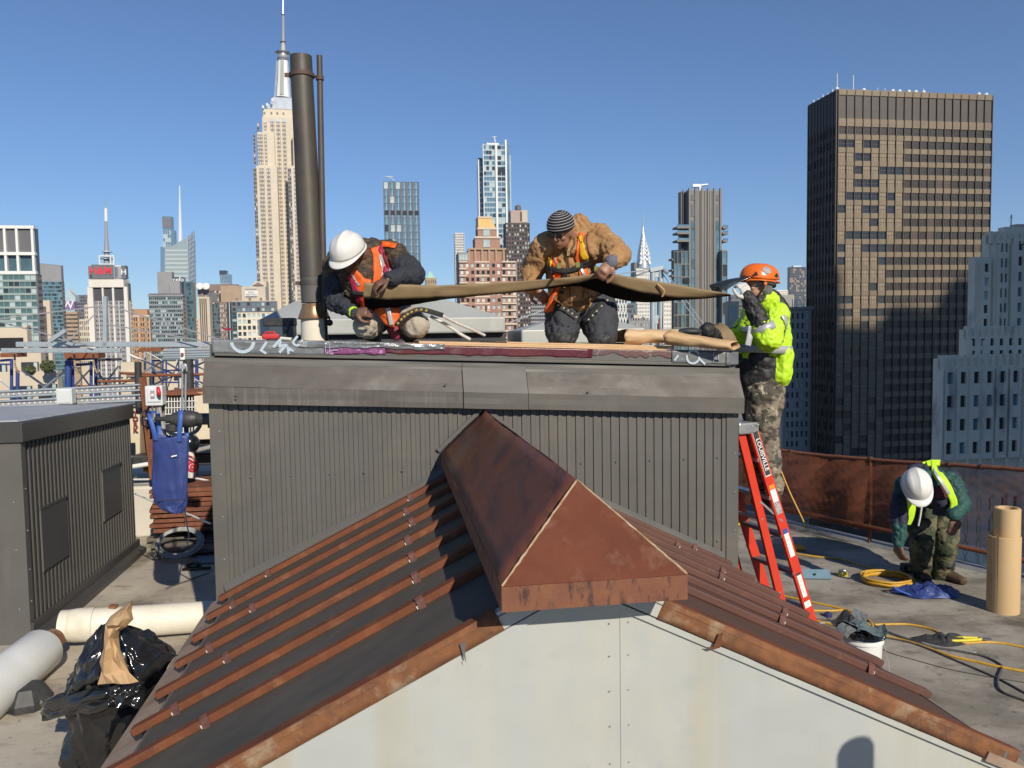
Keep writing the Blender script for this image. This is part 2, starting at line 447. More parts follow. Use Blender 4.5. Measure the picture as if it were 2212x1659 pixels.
# coverings of the edge band
def cover(name, xa, xb, z0, z1, m, off, wr, over=0.12, nx=40, ragged=0.0, flap=0.0):
    """sheet hung over the roof edge, folded onto the top"""
    def fn(a, b):
        xx = xa + (xb - xa) * a
        lowz = z0 + ragged * noise.noise((xx * 9, 0.3, off * 900)) + ragged * .6 * noise.noise((xx * 31, 1.3, off * 900))
        n = noise.noise((xx * 7, b * 3, off * 300)) * 0.6 + noise.noise((xx * 19, b * 5, off * 100)) * 0.4
        w = wr * n
        if b < 0.6:
            q = b / 0.6
            return L(xx, -0.016 - off - abs(w), zt(xx) + lowz + (z1 - lowz) * q)
        q = (b - 0.6) / 0.4
        return L(xx, -0.016 - off + over * q, zt(xx) + z1 + abs(w) * 0.7)
    mb = MB(); mb.grid(fn, nx, 12)
    return mb.build(name, m, enc, smooth=True, solid=0.002)
PXs = lambda u: ((u - 1106) / F * 5.42 + 0.201 - 0.0) / 0.988   # rough pixel -> local x along the front edge
def lx(u, v=745):
    """local x on the front plane for a pixel column"""
    d = ray(u, v); n = EY
    t = (O0 - CAM).dot(n) / d.dot(n)
    return (CAM + d * t - O0).dot(EX)
cover('purple_membrane_patch', lx(700), lx(832), -0.072, 0.003, m_purple, 0.0050, 0.006, ragged=0.012)
cover('red_primer_coat', lx(828), lx(1277), -0.062, 0.001, m_redprimer, 0.0015, 0.0, ragged=0.008)
cover('primer_splash', lx(1277), lx(1452), -0.040, 0.002, M('primer_thin', (0.105, 0.085, 0.082), (0.14, 0.06, 0.06), 6, 0.35, 0, 0.3, 50, c3=(0.42, 0.38, 0.34), scale3=5, pos3=(0.58, 0.66)), 0.0012, 0, ragged=0.03)
mem = cover('grey_membrane', XL + 0.03, lx(722), -0.083, 0.006, m_membrane, 0.004, 0.010, over=0.35)
mem2 = cover('grey_membrane_flap', lx(640), lx(960), -0.030, 0.012, M('membrane_foil', (0.26, 0.27, 0.28), (0.17, 0.18, 0.19), 12, 0.22, 0.3, 0.7, 18), 0.010, 0.018, over=0.4, ragged=0.012)
mem3 = cover('grey_membrane', lx(1449), lx(1580), -0.088, 0.008, m_membrane, 0.005, 0.010, over=0.4)
# printed marks on the membranes
Rf = frame(EX - EZ * 0.04, EZ)
ln = -EY
def mark(s, u, v, size, R, name='printed_mark', par=mem, yo=-0.030):
    x = lx(u, v); d = ray(u, v)
    t = (L(0, yo, 0) - CAM).dot(EY) / d.dot(EY)
    return letters(s, size, m_membrane_l, par, CAM + d * t, R, 0.0008, 0.004 if s != '\u00ae' else 0.0)
Rt = frame(EX * cos(-.45) + EZ * sin(-.45), EZ)
def rot_in_plane(a):
    return frame(EX * cos(a) + EZ * sin(a), -EX * sin(a) + EZ * cos(a))
mb = MB()
def ring(par, u, v, r0, r1, a0, a1, yo=-0.030):
    d = ray(u, v); t = (L(0, yo, 0) - CAM).dot(EY) / d.dot(EY); c = CAM + d * t
    q = MB()
    def fn(a, b):
        th = a0 + (a1 - a0) * a; r = r0 + (r1 - r0) * b
        return c + EX * (r * cos(th)) + EZ * (r * sin(th))
    q.grid(fn, 20, 1); return q.build('printed_mark', m_membrane_l, par, solid=0.001)
ring(mem, 524, 737, 0.060, 0.082, pi * 1.03, pi * 1.97)
mark('L', 572, 752, 0.10, rot_in_plane(-0.6)); mark('M', 604, 748, 0.10, rot_in_plane(-0.75)); mark('A', 625, 756, 0.06, rot_in_plane(0.5)); mark('U', 641, 739, 0.085, rot_in_plane(-0.7))
mark('\u00ae', 657, 744, 0.055, rot_in_plane(0.0))
ring(mem3, 1497, 771, 0.040, 0.055, pi * 0.9, pi * 2.0)
ring(mem3, 1497, 771, 0.040, 0.055, pi * 0.1, pi * 0.75)
for u0, u1 in ((1507, 1522), (1462, 1470)):
    pass
def bar_mark(par, u, v, w, h, a, yo=-0.031):
    d = ray(u, v); t = (L(0, yo, 0) - CAM).dot(EY) / d.dot(EY)
    q = MB(); q.box(CAM + d * t, (w, 0.001, h), RL @ Matrix.Rotation(a, 3, 'Y')); return q.build('printed_mark', m_membrane_l, par)
bar_mark(mem3, 1516, 780, 0.07, 0.016, 0.75); bar_mark(mem3, 1541, 771, 0.004, 0.07, 0); bar_mark(mem3, 1552, 772, 0.004, 0.05, 0); bar_mark(mem3, 1461, 773, 0.05, 0.014, -0.9)
bar_mark(mem, 703, 754, 0.003, 0.05, 0); bar_mark(mem2, 712, 753, 0.003, 0.075, 0, -0.04); bar_mark(mem2, 724, 756, 0.04, 0.004, 0, -0.04)
# corner wrap of membrane at the right end
def fn(a, b):
    xx = XR - 0.10 + 0.11 * a
    return L(xx, -0.03 + 0.03 * a * a + 0.006 * noise.noise((a * 6, b * 6, 3)), zt(XR) - 0.09 + 0.095 * b + 0.004 * noise.noise((a * 9, b * 3, 8)))
mb = MB(); mb.grid(fn, 10, 8); mb.build('membrane_corner_wrap', m_membrane, enc, smooth=True, solid=0.003)
# plywood layers on the top
for i, (xa, xb, y0, z0, th) in enumerate(((lx(870), lx(1440), -0.012, 0.002, 0.012), (lx(905), lx(1452), -0.006, 0.0145, 0.014), (lx(1095), lx(1454), 0.002, 0.029, 0.010))):
    mb = MB(); mb.hexa([L(xa, y0, zt(xa) + z0), L(xb, y0, zt(xb) + z0), L(xb, DEPTH - .2, zt(xb) + z0), L(xa, DEPTH - .2, zt(xa) + z0),
                        L(xa, y0, zt(xa) + z0 + th), L(xb, y0, zt(xb) + z0 + th), L(xb, DEPTH - .2, zt(xb) + z0 + th), L(xa, DEPTH - .2, zt(xa) + z0 + th)])
    mb.build('plywood_sheet', m_ply, enc, bevel=0.002)
# screws: shared mesh
sm = MB(); sm.lathe((0, 0, 0), [(0.0055, 0), (0.0055, 0.003), (0.003, 0.005)], 8, ax=(0, -1, 0)); screw_me = sm.mesh('screw', m_screw)
sm = MB(); sm.lathe((0, 0, 0), [(0.008, 0), (0.008, 0.004), (0.004, 0.007)], 8, ax=(0, -1, 0)); screw_br = sm.mesh('screw_painted', m_bronze)
Ez = (0, 0, TH)
for x in (XL + .06, XR - .03):
    for k in range(6): put('screw', screw_me, enc, L(x, -0.024, 0.45 + 0.29 * k), Ez)
for z in (0.95, 1.58):
    for k in range(14):
        xx = -1.6 + 0.256 * k
        if abs(xx) < 0.42 and z < 1.9: continue
        if z < 1.70 - 0.49 * abs(xx) + 0.08: continue
        put('screw', screw_br, enc, L(prof[min(range(len(prof)), key=lambda i: abs(prof[i][0] - xx))][0], -0.014, z), Ez)
for u, v in ((509, 854), (509, 861), (963, 830), (1270, 847)):
    d = ray(u, v); t = (L(0, -0.1, 0) - CAM).dot(EY) / d.dot(EY); put('screw', screw_br, enc, CAM + d * t, Ez)

# ------------------------------------------------------------------ gabled metal roof in front of it
SL, ZR, HS = 0.49, 1.675, 1.745           # slope, ridge height, half span
GY = -2.77                                 # plane of the gable face
gab = thing('gabled_roof_enclosure', 'low gabled roof of dark metal pans with rusty battens and a pale gable end', 'roof', L(0, GY / 2, 0))
def R_(s, q, y, h=0.0):
    """point on the slope: s side (-1 left, +1 right), q horizontal distance from the ridge, h height normal to the slope"""
    n = sqrt(1 + SL * SL)
    return L(s * (q + h * SL / n), y, ZR - SL * q + h / n)
NR = 7
rib_y = [-0.20 - 0.345 * k for k in range(NR)]
edges = [0.0] + rib_y + [GY - 0.02]
for s in (-1, 1):
    for a, b in zip(edges[:-1], edges[1:]):
        def fn(i, j):
            q = 0.02 + (HS - 0.05) * i; y = a + (b - a) * j
            return R_(s, q, y, 0.0025 * noise.noise((q * 2.2, y * 3, s * 4)) + 0.003 * sin(pi * j))
        mb = MB(); mb.grid(fn, 14, 3); mb.build('roof_pan', m_pan if s < 0 else m_pan_r, gab, smooth=True)
    # pan ends folded down at the eave and the gutter strip
    mb = MB(); mb.prism([R_(s, HS - 0.11, 0.0, -0.022), R_(s, HS + 0.150, 0.0, -0.022), R_(s, HS + 0.155, 0, -0.055), R_(s, HS - 0.11, 0, -0.06)], EY * (GY - 0.03))
    mb.build('eave_strip', M('eave_metal', (0.36, 0.275, 0.20), (0.24, 0.165, 0.115), 4, 0.6, 0.0, 0.05, 40, dent=(.3, 5)), gab)
    mb = MB(); mb.prism([R_(s, HS - 0.042, 0, 0.005), R_(s, HS - 0.030, 0, 0.005), R_(s, HS - 0.030, 0, -0.0215), R_(s, HS - 0.042, 0, -0.0215)], EY * (GY - 0.02))
    mb.build('pan_lip', m_edge, gab)
    for k, y in enumerate(rib_y):
        w, h = 0.056, 0.034
        q1 = HS + (0.035 if s < 0 else 0.01)
        mb = MB()
        mb.hexa([R_(s, 0.12, y - w / 2, 0.0), R_(s, q1, y - w / 2, 0.0), R_(s, q1, y + w / 2, 0), R_(s, 0.12, y + w / 2, 0),
                 R_(s, 0.12, y - w / 2, h), R_(s, q1, y - w / 2, h), R_(s, q1, y + w / 2, h), R_(s, 0.12, y + w / 2, h)])
        rb = mb.build('batten', m_rib if s < 0 else m_rib_r, gab, bevel=0.005)
        if s < 0:
            mb = MB(); mb.hexa([R_(s, HS + .004, y - w / 2 + .004, -.021), R_(s, HS + .034, y - w / 2 + .004, -.021), R_(s, HS + .034, y + w / 2 - .004, -.021), R_(s, HS + .004, y + w / 2 - .004, -.021), R_(s, HS + .004, y - w / 2 + .004, -.001), R_(s, HS + .034, y - w / 2 + .004, -.001), R_(s, HS + .034, y + w / 2 - .004, -.001), R_(s, HS + .004, y + w / 2 - .004, -.001)])
            mb.build('batten_end_gap', m_dark, rb)
        # torn fixing clips
        rr = random.Random(k * 7 + s)
        for q in ((0.52 + 0.05 * rr.random(), 1.36 + 0.12 * rr.random()) if k % 2 == 0 or s < 0 else (1.2,)):
            if s < 0 and q > 1 and k % 2 == 1: q += 0.16
            mb = MB()
            c = R_(s, q, y - w / 2 - 0.004, h * 0.55)
            ax = (R_(s, 1, y) - R_(s, 0, y)).normalized()
            nn = (R_(s, 1, y, 1) - R_(s, 1, y, 0)).normalized()
            cs = 0.017
            mb.add([c - ax * cs + nn * cs, c + ax * cs + nn * cs, c + ax * cs * .9 - nn * cs * 1.1 - EY * .012, c - ax * cs * .9 - nn * cs * 1.1 - EY * .016,
                    c + ax * cs * 1.0 + nn * cs * 1.5 + EY * .01, c - ax * cs * .8 + nn * cs * 1.6 + EY * .012], [(0, 1, 2, 3), (1, 0, 5, 4)])
            mb.build('clip', M('clip_rust', (0.14, 0.05, 0.035), (0.08, 0.04, 0.03), 30, 0.6), gab, solid=0.003)
            mb = MB(); c2 = c - EY * 0.0015 + ax * 0.024 * s * -s
            mb.box(c + ax * 0.022 - nn * 0.008 - EY * 0.002, (0.006, 0.002, 0.014), RL @ Matrix.Rotation(atan2(SL, 1) * s, 3, 'Y'))
            mb.build('bare_patch', M('bare_paint', (0.55, 0.55, 0.48), None, rough=0.7), rb)
    # rusty rake trim above the gable face
    yr = GY - 0.012
    mb = MB()
    def fn(i, j):
        q = 0.30 + (HS - 0.28) * i
        return R_(s, q, yr - 0.004 + 0.004 * noise.noise((q * 9, j, s)), -0.052 + 0.075 * j + 0.003 * noise.noise((q * 6, 2, s * 3)))
    mb.grid(fn, 40, 3); mb.build('rake_trim', m_rust, gab, smooth=True, solid=0.006)
    mb = MB(); mb.hexa([R_(s, 0.30, yr - 0.006, 0.020), R_(s, HS + .02, yr - 0.006, 0.020), R_(s, HS + .02, yr + 0.045, 0.020), R_(s, .30, yr + .045, 0.020),
                        R_(s, 0.30, yr - 0.006, 0.026), R_(s, HS + .02, yr - 0.006, 0.026), R_(s, HS + .02, yr + 0.045, 0.026), R_(s, .30, yr + .045, 0.026)])
    mb.build('rake_cap', m_rib, gab)
    mb = MB(); mb.hexa([R_(s, 0.05, GY - 0.012, -0.078), R_(s, HS, GY - 0.012, -0.078), R_(s, HS, GY + 0.02, -0.078), R_(s, .05, GY + .02, -0.078),
                        R_(s, 0.05, GY - 0.012, -0.056), R_(s, HS, GY - 0.012, -0.056), R_(s, HS, GY + 0.02, -0.056), R_(s, .05, GY + .02, -0.056)])
    mb.build('rake_lip', m_galv, gab)
    mb = MB(); mb.hexa([R_(s, 0.12, yr - 0.002, -0.05), R_(s, 0.34, yr - 0.002, -0.05), R_(s, 0.34, yr + 0.03, -0.05), R_(s, .12, yr + .03, -0.05),
                        R_(s, 0.12, yr - 0.002, 0.016), R_(s, 0.34, yr - 0.002, 0.016), R_(s, 0.34, yr + 0.03, 0.016), R_(s, .12, yr + .03, 0.016)])
    mb.build('bare_rake_end', m_galv2, gab)
    # flashing against the wall
    mb = MB(); mb.hexa([R_(s, 0.25, -0.05, 0.002), R_(s, HS + .03, -0.05, 0.002), R_(s, HS + .03, -0.022, 0.002), R_(s, .25, -0.022, 0.002),
                        R_(s, 0.25, -0.05, 0.028), R_(s, HS + .03, -0.05, 0.028), R_(s, HS + .03, -0.022, 0.062), R_(s, .25, -0.022, 0.062)])
    mb.build('wall_flashing', m_bronze, gab, bevel=0.003)
# gable face: panels with a lap in the middle
gx = [-HS - 0.01, -0.46, 0.145, 0.75, HS + 0.01]
for i, (xa, xb) in enumerate(zip(gx[:-1], gx[1:])):
    pts = [xa, xb] if xa * xb > 0 else [xa, 0.0, xb]
    top = [L(x, GY + 0.003 * (i % 2), ZR - SL * abs(x) - 0.062) for x in pts]
    poly = [L(xa, GY + 0.003 * (i % 2), 0.0), L(xb, GY + 0.003 * (i % 2), 0.0)] + list(reversed(top))
    mb = MB(); mb.prism(poly, EY * 0.03); mb.build('gable_panel', (m_galv, m_galv2, m_galv2, m_galv)[i], gab)
for z in (1.47, 1.35, 1.22, 1.09, 0.95):
    for x in (0.105, 0.175): put('screw', screw_me, gab, L(x, GY - 0.001, z), Ez, (.65, .65, .65))
mb = MB(); mb.box(L(0, GY / 2, 0.40), (2 * HS - .1, -GY - 0.12, 0.8), RL); mb.build('plinth', m_bronze, gab)
mb = MB()
for (u, v) in ((993, 1392),):
    c = CAM + ray(u, v) * ((L(0, GY - 0.03, 0) - CAM).dot(EY) / ray(u, v).dot(EY))
    mb.add([c, c + EX * .02 + EZ * .01, c + EX * .018 - EZ * .035, c + EX * .008 - EZ * .03, c + EX * .022 - EZ * .07], [(0, 1, 2, 3), (3, 2, 4)])
mb.build('torn_strap', m_edge, gab, solid=0.002)
c = CAM + ray(1545, 1400) * ((L(0, GY - 0.03, 0) - CAM).dot(EY) / ray(1545, 1400).dot(EY))
mb = MB(); mb.add([c + EZ * .05 + EX * .012, c + EZ * .055 + EX * .03, c + EX * .018, c - EX * .012 - EZ * .005, c - EX * .03 + EZ * .006], [(0, 1, 2, 3), (3, 2, 4)])
mb.build('torn_strap', m_rib, gab, solid=0.003)

# raised ridge cap with hipped end
CW, CZ0, CZ1, CE, CA = 0.312, 1.700, 1.985, -2.985, -2.735
def capv(s, y): return L(s * CW, y, CZ0)
apex0, apex1 = L(0, -0.02, CZ1), L(0, CA, CZ1)
def slope_panel(nm, a, b, c, d, m, amp=0.008):
    def fn(i, j):
        p = (a * (1 - i) + b * i) * (1 - j) + (d * (1 - i) + c * i) * j
        return p + EZ * amp * (noise.noise((i * 4, j * 3, a.x)) + .4 * noise.noise((i * 11, j * 8, a.x))) 
    mb = MB(); mb.grid(fn, 18, 8); return mb.build(nm, m, gab, smooth=True, solid=0.004)
slope_panel('ridge_cap_slope', capv(-1, -0.02), capv(-1, CE), apex1, apex0, m_cap)
slope_panel('ridge_cap_slope', capv(1, CE), capv(1, -0.02), apex0, apex1, m_cap)
mb = MB(); mb.add([capv(-1, CE), capv(1, CE), apex1], [(0, 1, 2)]); mb.build('ridge_cap_hip', m_capfront, gab, solid=0.004)
sk = 0.083
for a, b in ((capv(-1, -0.02), capv(-1, CE)), (capv(-1, CE), capv(1, CE)), (capv(1, CE), capv(1, -0.02))):
    mb = MB()
    def fn(i, j):
        p = a * (1 - i) + b * i
        return p - EZ * (sk * j) + EZ * 0.001 * noise.noise((i * 8, j * 3, 1))
    mb.grid(fn, 16, 3); mb.build('ridge_cap_skirt', m_capskirt, gab, solid=0.004)
def bead(a, b):
    pts = [a * (1 - k / 24) + b * (k / 24) + V((0.002 * noise.noise((k * .9, 1, 2)), 0, 0.003 + 0.002 * noise.noise((k * .8, 5, 2)))) for k in range(25)]
    mb = MB(); mb.tube(pts, [0.0042 + 0.0025 * noise.noise((k * .7, 3, a.x)) for k in range(25)], 6); mb.build('sealant_bead', m_caulk, gab, smooth=True)
bead(capv(-1, CE), apex1); bead(capv(1, CE), apex1)
# flashing of the cap on the wall
for s in (-1, 1):
    a, b = L(s * (CW + .012), -0.03, CZ0 + .004), L(0, -0.03, CZ1 + .012)
    d = (b - a).normalized(); up = V((-d.z * EX.x * (1 if True else 1), 0, 1))
    n = EY.cross(d).normalized(); n = n if n.z > 0 else -n
    mb = MB(); mb.hexa([a, b, b + EY * 0.02, a + EY * 0.02, a + n * .026, b + n * .026, b + n * .026 + EY * .02, a + n * .026 + EY * .02]); mb.build('cap_flashing', m_bronze, gab)
# block-out under the cap
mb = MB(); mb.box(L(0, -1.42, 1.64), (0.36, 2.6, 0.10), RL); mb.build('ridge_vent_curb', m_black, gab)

# ------------------------------------------------------------------ dark ribbed enclosure on the left
AX0 = PZ(45, 1378, 0.05); AX0 = V((-4.06, 6.3, 0))
enc2 = thing('ribbed_equipment_screen', 'dark grey ribbed equipment enclosure with pale flat top at the left edge', 'enclosure', AX0)
def A(x, y, z): return AX0 + EX * x + EY * y + EZ * z      # x < 0 goes left, y along the ribbed side
LEN2 = 2.72
def z2(y): return 1.86 - 0.030 * y
m_dk = M('dark_ribbed', (0.072, 0.070, 0.062), (0.060, 0.058, 0.053), 2, 0.5, 0, 0.03, 50)
m_dkflat = M('dark_flat_panel', (0.080, 0.082, 0.078), (0.07, 0.07, 0.066), 2, 0.45)
mb = MB(); p2 = 0.079; y = 0.07; pr = []
while y < LEN2 - 0.03:
    pr += [(y, 0), (y + 0.034, 0), (y + 0.042, -0.026), (y + 0.071, -0.026)]
    y += p2
for (ya, xa), (yb, xb) in zip(pr[:-1], pr[1:]):
    mb.quad(A(xa, ya, 0.16), A(xb, yb, 0.16), A(xb, yb, z2(yb) - 0.1), A(xa, ya, z2(ya) - 0.1))
mb.build('ribbed_side_panel', m_dk, enc2)
mb = MB(); mb.hexa([A(-3.5, 0.03, 0), A(-0.035, 0.03, 0), A(-0.035, LEN2, 0), A(-3.5, LEN2, 0), A(-3.5, 0.03, z2(0) - .03), A(-0.035, 0.03, z2(0) - .03), A(-0.035, LEN2, z2(LEN2) - .03), A(-3.5, LEN2, z2(LEN2) - .03)])
mb.build('wall_core', m_dk, enc2)
mb = MB(); mb.hexa([A(-0.20, -0.005, 0), A(0.006, -0.005, 0), A(0.006, 0.075, 0), A(-0.20, 0.075, 0), A(-0.20, -0.005, z2(0) - .1), A(0.006, -0.005, z2(0) - .1), A(0.006, 0.075, z2(0) - .1), A(-0.20, 0.075, z2(0) - .1)])
mb.build('corner_post', m_bronze, enc2, bevel=0.004)
mb = MB(); mb.hexa([A(-3.5, 0.0, 0), A(-0.20, 0.0, 0), A(-0.20, 0.05, 0), A(-3.5, 0.05, 0), A(-3.5, 0.0, z2(0) - .1), A(-0.20, 0.0, z2(0) - .1), A(-0.20, 0.05, z2(0) - .1), A(-3.5, 0.05, z2(0) - .1)])
mb.build('front_panel', m_bronze, enc2)
mb = MB(); mb.hexa([A(-3.5, -0.03, z2(0) - .165), A(0.035, -0.03, z2(0) - .165), A(0.035, LEN2 + .03, z2(LEN2) - .165), A(-3.5, LEN2 + .03, z2(LEN2) - .165), A(-3.5, -0.03, z2(0)), A(0.035, -0.03, z2(0)), A(0.035, LEN2 + .03, z2(LEN2)), A(-3.5, LEN2 + .03, z2(LEN2))])
mb.build('coping', M('dark_coping', (0.062, 0.060, 0.056), (0.05, 0.048, 0.046), 2, 0.4), enc2, bevel=0.006)
mb = MB(); mb.hexa([A(-3.5, 0.0, z2(0) + .004), A(0.0, 0.0, z2(0) + .004), A(0.0, LEN2, z2(LEN2) + .004), A(-3.5, LEN2, z2(LEN2) + .004), A(-3.5, 0.02, z2(0) + .016), A(-0.02, 0.02, z2(0) + .016), A(-0.02, LEN2 - .02, z2(LEN2) + .016), A(-3.5, LEN2 - .02, z2(LEN2) + .016)])
mb.build('flat_top', M('pale_top', (0.42, 0.43, 0.44), (0.30, 0.31, 0.32), 1.6, 0.6, 0, 0.1, 20, (1, 4, 1)), enc2)
for y0, y1, z0, z1 in ((0.30, 0.82, 0.52, 1.06), (1.76, 2.30, 0.62, 1.14)):
    mb = MB(); mb.box(A(-0.002, (y0 + y1) / 2, (z0 + z1) / 2), (0.022, y1 - y0, z1 - z0), RL); hp = mb.build('hatch_panel', m_dkflat, enc2, bevel=0.003)
    mb = MB(); mb.box(A(0.008, (y0 + y1) / 2, z1 + 0.012), (0.012, y1 - y0 + .05, 0.024), RL); mb.build('hatch_trim', m_dk, hp)
    mb = MB(); mb.box(A(0.008, y0 - 0.014, (z0 + z1) / 2), (0.012, 0.022, z1 - z0), RL); mb.build('hatch_trim', m_bronze, hp)
mb = MB(); mb.prism([A(-0.03, 0.0, 0.0), A(0.10, 0.0, 0.0), A(0.10, 0, 0.06), A(0.03, 0, 0.09), A(0.03, 0, 0.17), A(-0.03, 0, 0.17)], EY * (LEN2 + .06))
mb.build('base_flashing', M('dark_coping', (0.06, 0.06, 0.06)), enc2, bevel=0.004)
sm = MB(); sm.lathe((0, 0, 0), [(0.006, 0), (0.006, 0.003), (0.003, 0.005)], 8, ax=(1, 0, 0)); screw_x = sm.mesh('screw', m_screw)
for z in (0.35, 0.62, 0.95, 1.3): put('screw', screw_x, enc2, A(0.008, 0.035, z), Ez)
for z in (0.3, 0.8, 1.2): put('screw', screw_me, enc2, A(-0.07, -0.006, z), Ez)

# ------------------------------------------------------------------ flue stack on the enclosure
cy = 5.85
c_top, c_bot = P(650, 122, cy), P(677, 662, cy)
flue = thing('flue_stack', 'tall dark steel flue pipe with a thin pipe strapped beside it', 'chimney', P(678, 735, cy))
ax = (c_bot - c_top)
mb = MB()
tp = [c_top + ax * t for t in (0, .3, .6, 0.88)]
mb.tube(tp, [.080, .083, .087, .090], 32, up=(1, 0, 0)); mb.build('flue_pipe', m_pipe, flue, autosmooth=40)
mb = MB(); mb.tube([c_top + ax * .875, c_top + ax * 0.985], .087, 32); mb.build('flue_pipe_joint', M('flue_grey', (0.10, 0.097, 0.088), (0.07, 0.068, 0.062), 8, 0.6), flue, autosmooth=40)
mb = MB(); mb.tube([c_top - ax * .002, c_top + ax * 0.002], .070, 24); mb.build('flue_mouth', m_dark, flue)
m_collar = M('collar_rust_metal', (0.34, 0.22, 0.12), (0.20, 0.11, 0.05), 7, 0.35, 0.5, 0.06, 30, (1, 1, .4))
mb = MB(); mb.lathe(c_bot, [(.086, .0), (.086, .02)], 32, ax=-ax); mb.lathe(c_bot, [(.118, -0.095), (.120, -0.088), (.086, 0.0)], 32, ax=-ax); mb.build('storm_collar', m_collar, flue, autosmooth=40)
mb = MB(); mb.tube([c_bot + ax.normalized() * .085, P(680, 742, cy)], [.097, .101], 32); mb.build('flue_base', M('white_flue_base', (0.72, 0.67, 0.55), (0.66, 0.60, 0.48), 6, 0.6, 0, 0.08, 30, c3=(0.62, 0.25, 0.18), scale3=9, pos3=(0.66, 0.72)), flue, autosmooth=40)
s_top, s_bot = P(690, 120, cy - .02), P(701, 737, cy - .02)
mb = MB(); mb.tube([s_top, s_bot], [.021, .026], 16); mb.build('thin_pipe', M('thin_pipe_steel', (0.075, 0.06, 0.055), (0.055, 0.045, 0.042), 8, 0.55), flue, autosmooth=40)
m_clamp = M('clamp_rust', (0.07, 0.04, 0.035), (0.10, 0.06, 0.045), 20, 0.7)
for t, px in ((0.075, 157), (0.905, 608)):
    c = c_top + ax * t
    mb = MB(); mb.lathe(c, [(.088, -0.014), (.091, -0.014), (.091, 0.014), (.088, 0.014)], 32, ax=-ax); cl = mb.build('clamp', m_clamp if t < .5 else m_pipe, flue, autosmooth=40)
    mb = MB(); mb.box(c - EX * 0.105, (0.04, 0.016, 0.028), RL); mb.build('clamp_ear', m_clamp, cl)
    q = s_top + (s_bot - s_top) * ((t * ax.length) / (s_bot - s_top).length + (0.012 if t < .5 else 0.0))
    mb = MB(); mb.tube([c + EX * .085, (c + EX * .1 + q) / 2, q], .011, 8); mb.build('clamp_arm', m_clamp, cl)
    mb = MB(); mb.lathe(q, [(.027, -0.014), (.030, -0.014), (.030, 0.014), (.027, .014)], 16, ax=-ax); mb.build('clamp_band', m_clamp, cl)
bq = P(712, 697, cy - .02)
mb = MB(); mb.ball(bq, (.026, .02, .026), 10, 6); mb.box(bq - EX * .03, (.05, .02, .012), RL); mb.box(bq + EZ * .03, (.012, .012, .03), RL); mb.build('valve_knob', m_black, flue, smooth=True)
# ------------------------------------------------------------------ the city beyond
m_glass_d = M('glass_dark', (0.020, 0.026, 0.032), (0.035, 0.042, 0.050), 0.3, 0.12, 0, spec=0.6)
m_glass_b = M('glass_blue', (0.10, 0.19, 0.25), (0.18, 0.30, 0.36), 0.15, 0.12, 0.3, spec=0.6)
m_glass_g = M('glass_green', (0.06, 0.12, 0.13), (0.12, 0.20, 0.20), 0.15, 0.15, 0.2, spec=0.6)
m_glass_lt = M('glass_pale', (0.35, 0.45, 0.46), (0.50, 0.56, 0.54), 0.2, 0.2)
m_blind = M('window_blind', (0.30, 0.24, 0.165), (0.21, 0.17, 0.118), 0.4, 0.7)
m_blindw = M('window_shade_white', (0.62, 0.62, 0.58), None, rough=0.6)
m_cream = M('cream_masonry', (0.60, 0.52, 0.40), (0.54, 0.46, 0.35), 0.1, 0.85)
m_lime = M('limestone', (0.66, 0.575, 0.44), (0.60, 0.52, 0.39), 0.05, 0.85, c3=(0.70, 0.62, 0.49), scale3=0.3)
m_whitest = M('white_stone', (0.74, 0.70, 0.62), (0.68, 0.64, 0.56), 0.1, 0.8)
m_tan = M('tan_brick', (0.42, 0.31, 0.21), (0.36, 0.26, 0.17), 0.2, 0.9)
m_brown = M('brown_stone', (0.26, 0.19, 0.16), (0.22, 0.16, 0.135), 0.1, 0.85)
m_brownd = M('brown_dark', (0.115, 0.085, 0.075), (0.09, 0.07, 0.06), 0.1, 0.8)
m_brick = M('red_brick', (0.40, 0.235, 0.17), (0.34, 0.195, 0.14), 0.3, 0.9)
m_orange = M('orange_brick', (0.48, 0.27, 0.14), (0.42, 0.24, 0.13), 0.3, 0.9)
m_grey = M('grey_facade', (0.30, 0.30, 0.30), (0.25, 0.25, 0.26), 0.1, 0.8)
m_greyd = M('grey_facade_dark', (0.15, 0.15, 0.16), (0.12, 0.12, 0.13), 0.1, 0.7)
m_taupe = M('taupe_cladding', (0.19, 0.18, 0.165), (0.17, 0.16, 0.145), 0.2, 0.6)
m_steelw = M('pale_steel', (0.62, 0.66, 0.70), None, rough=0.35, metal=0.4)
m_chrome = M('crown_steel', (0.70, 0.70, 0.68), (0.55, 0.56, 0.56), 0.2, 0.3, 0.6)
m_gold = M('gold_roof', (0.58, 0.36, 0.08), (0.5, 0.3, 0.07), 0.5, 0.5)
m_copper = M('green_copper', (0.34, 0.56, 0.42), None, rough=0.8)
m_mast = M('mast_steel', (0.30, 0.30, 0.32), None, rough=0.6)
m_wp = M('white_coated', (0.75, 0.75, 0.72), None, rough=0.6)

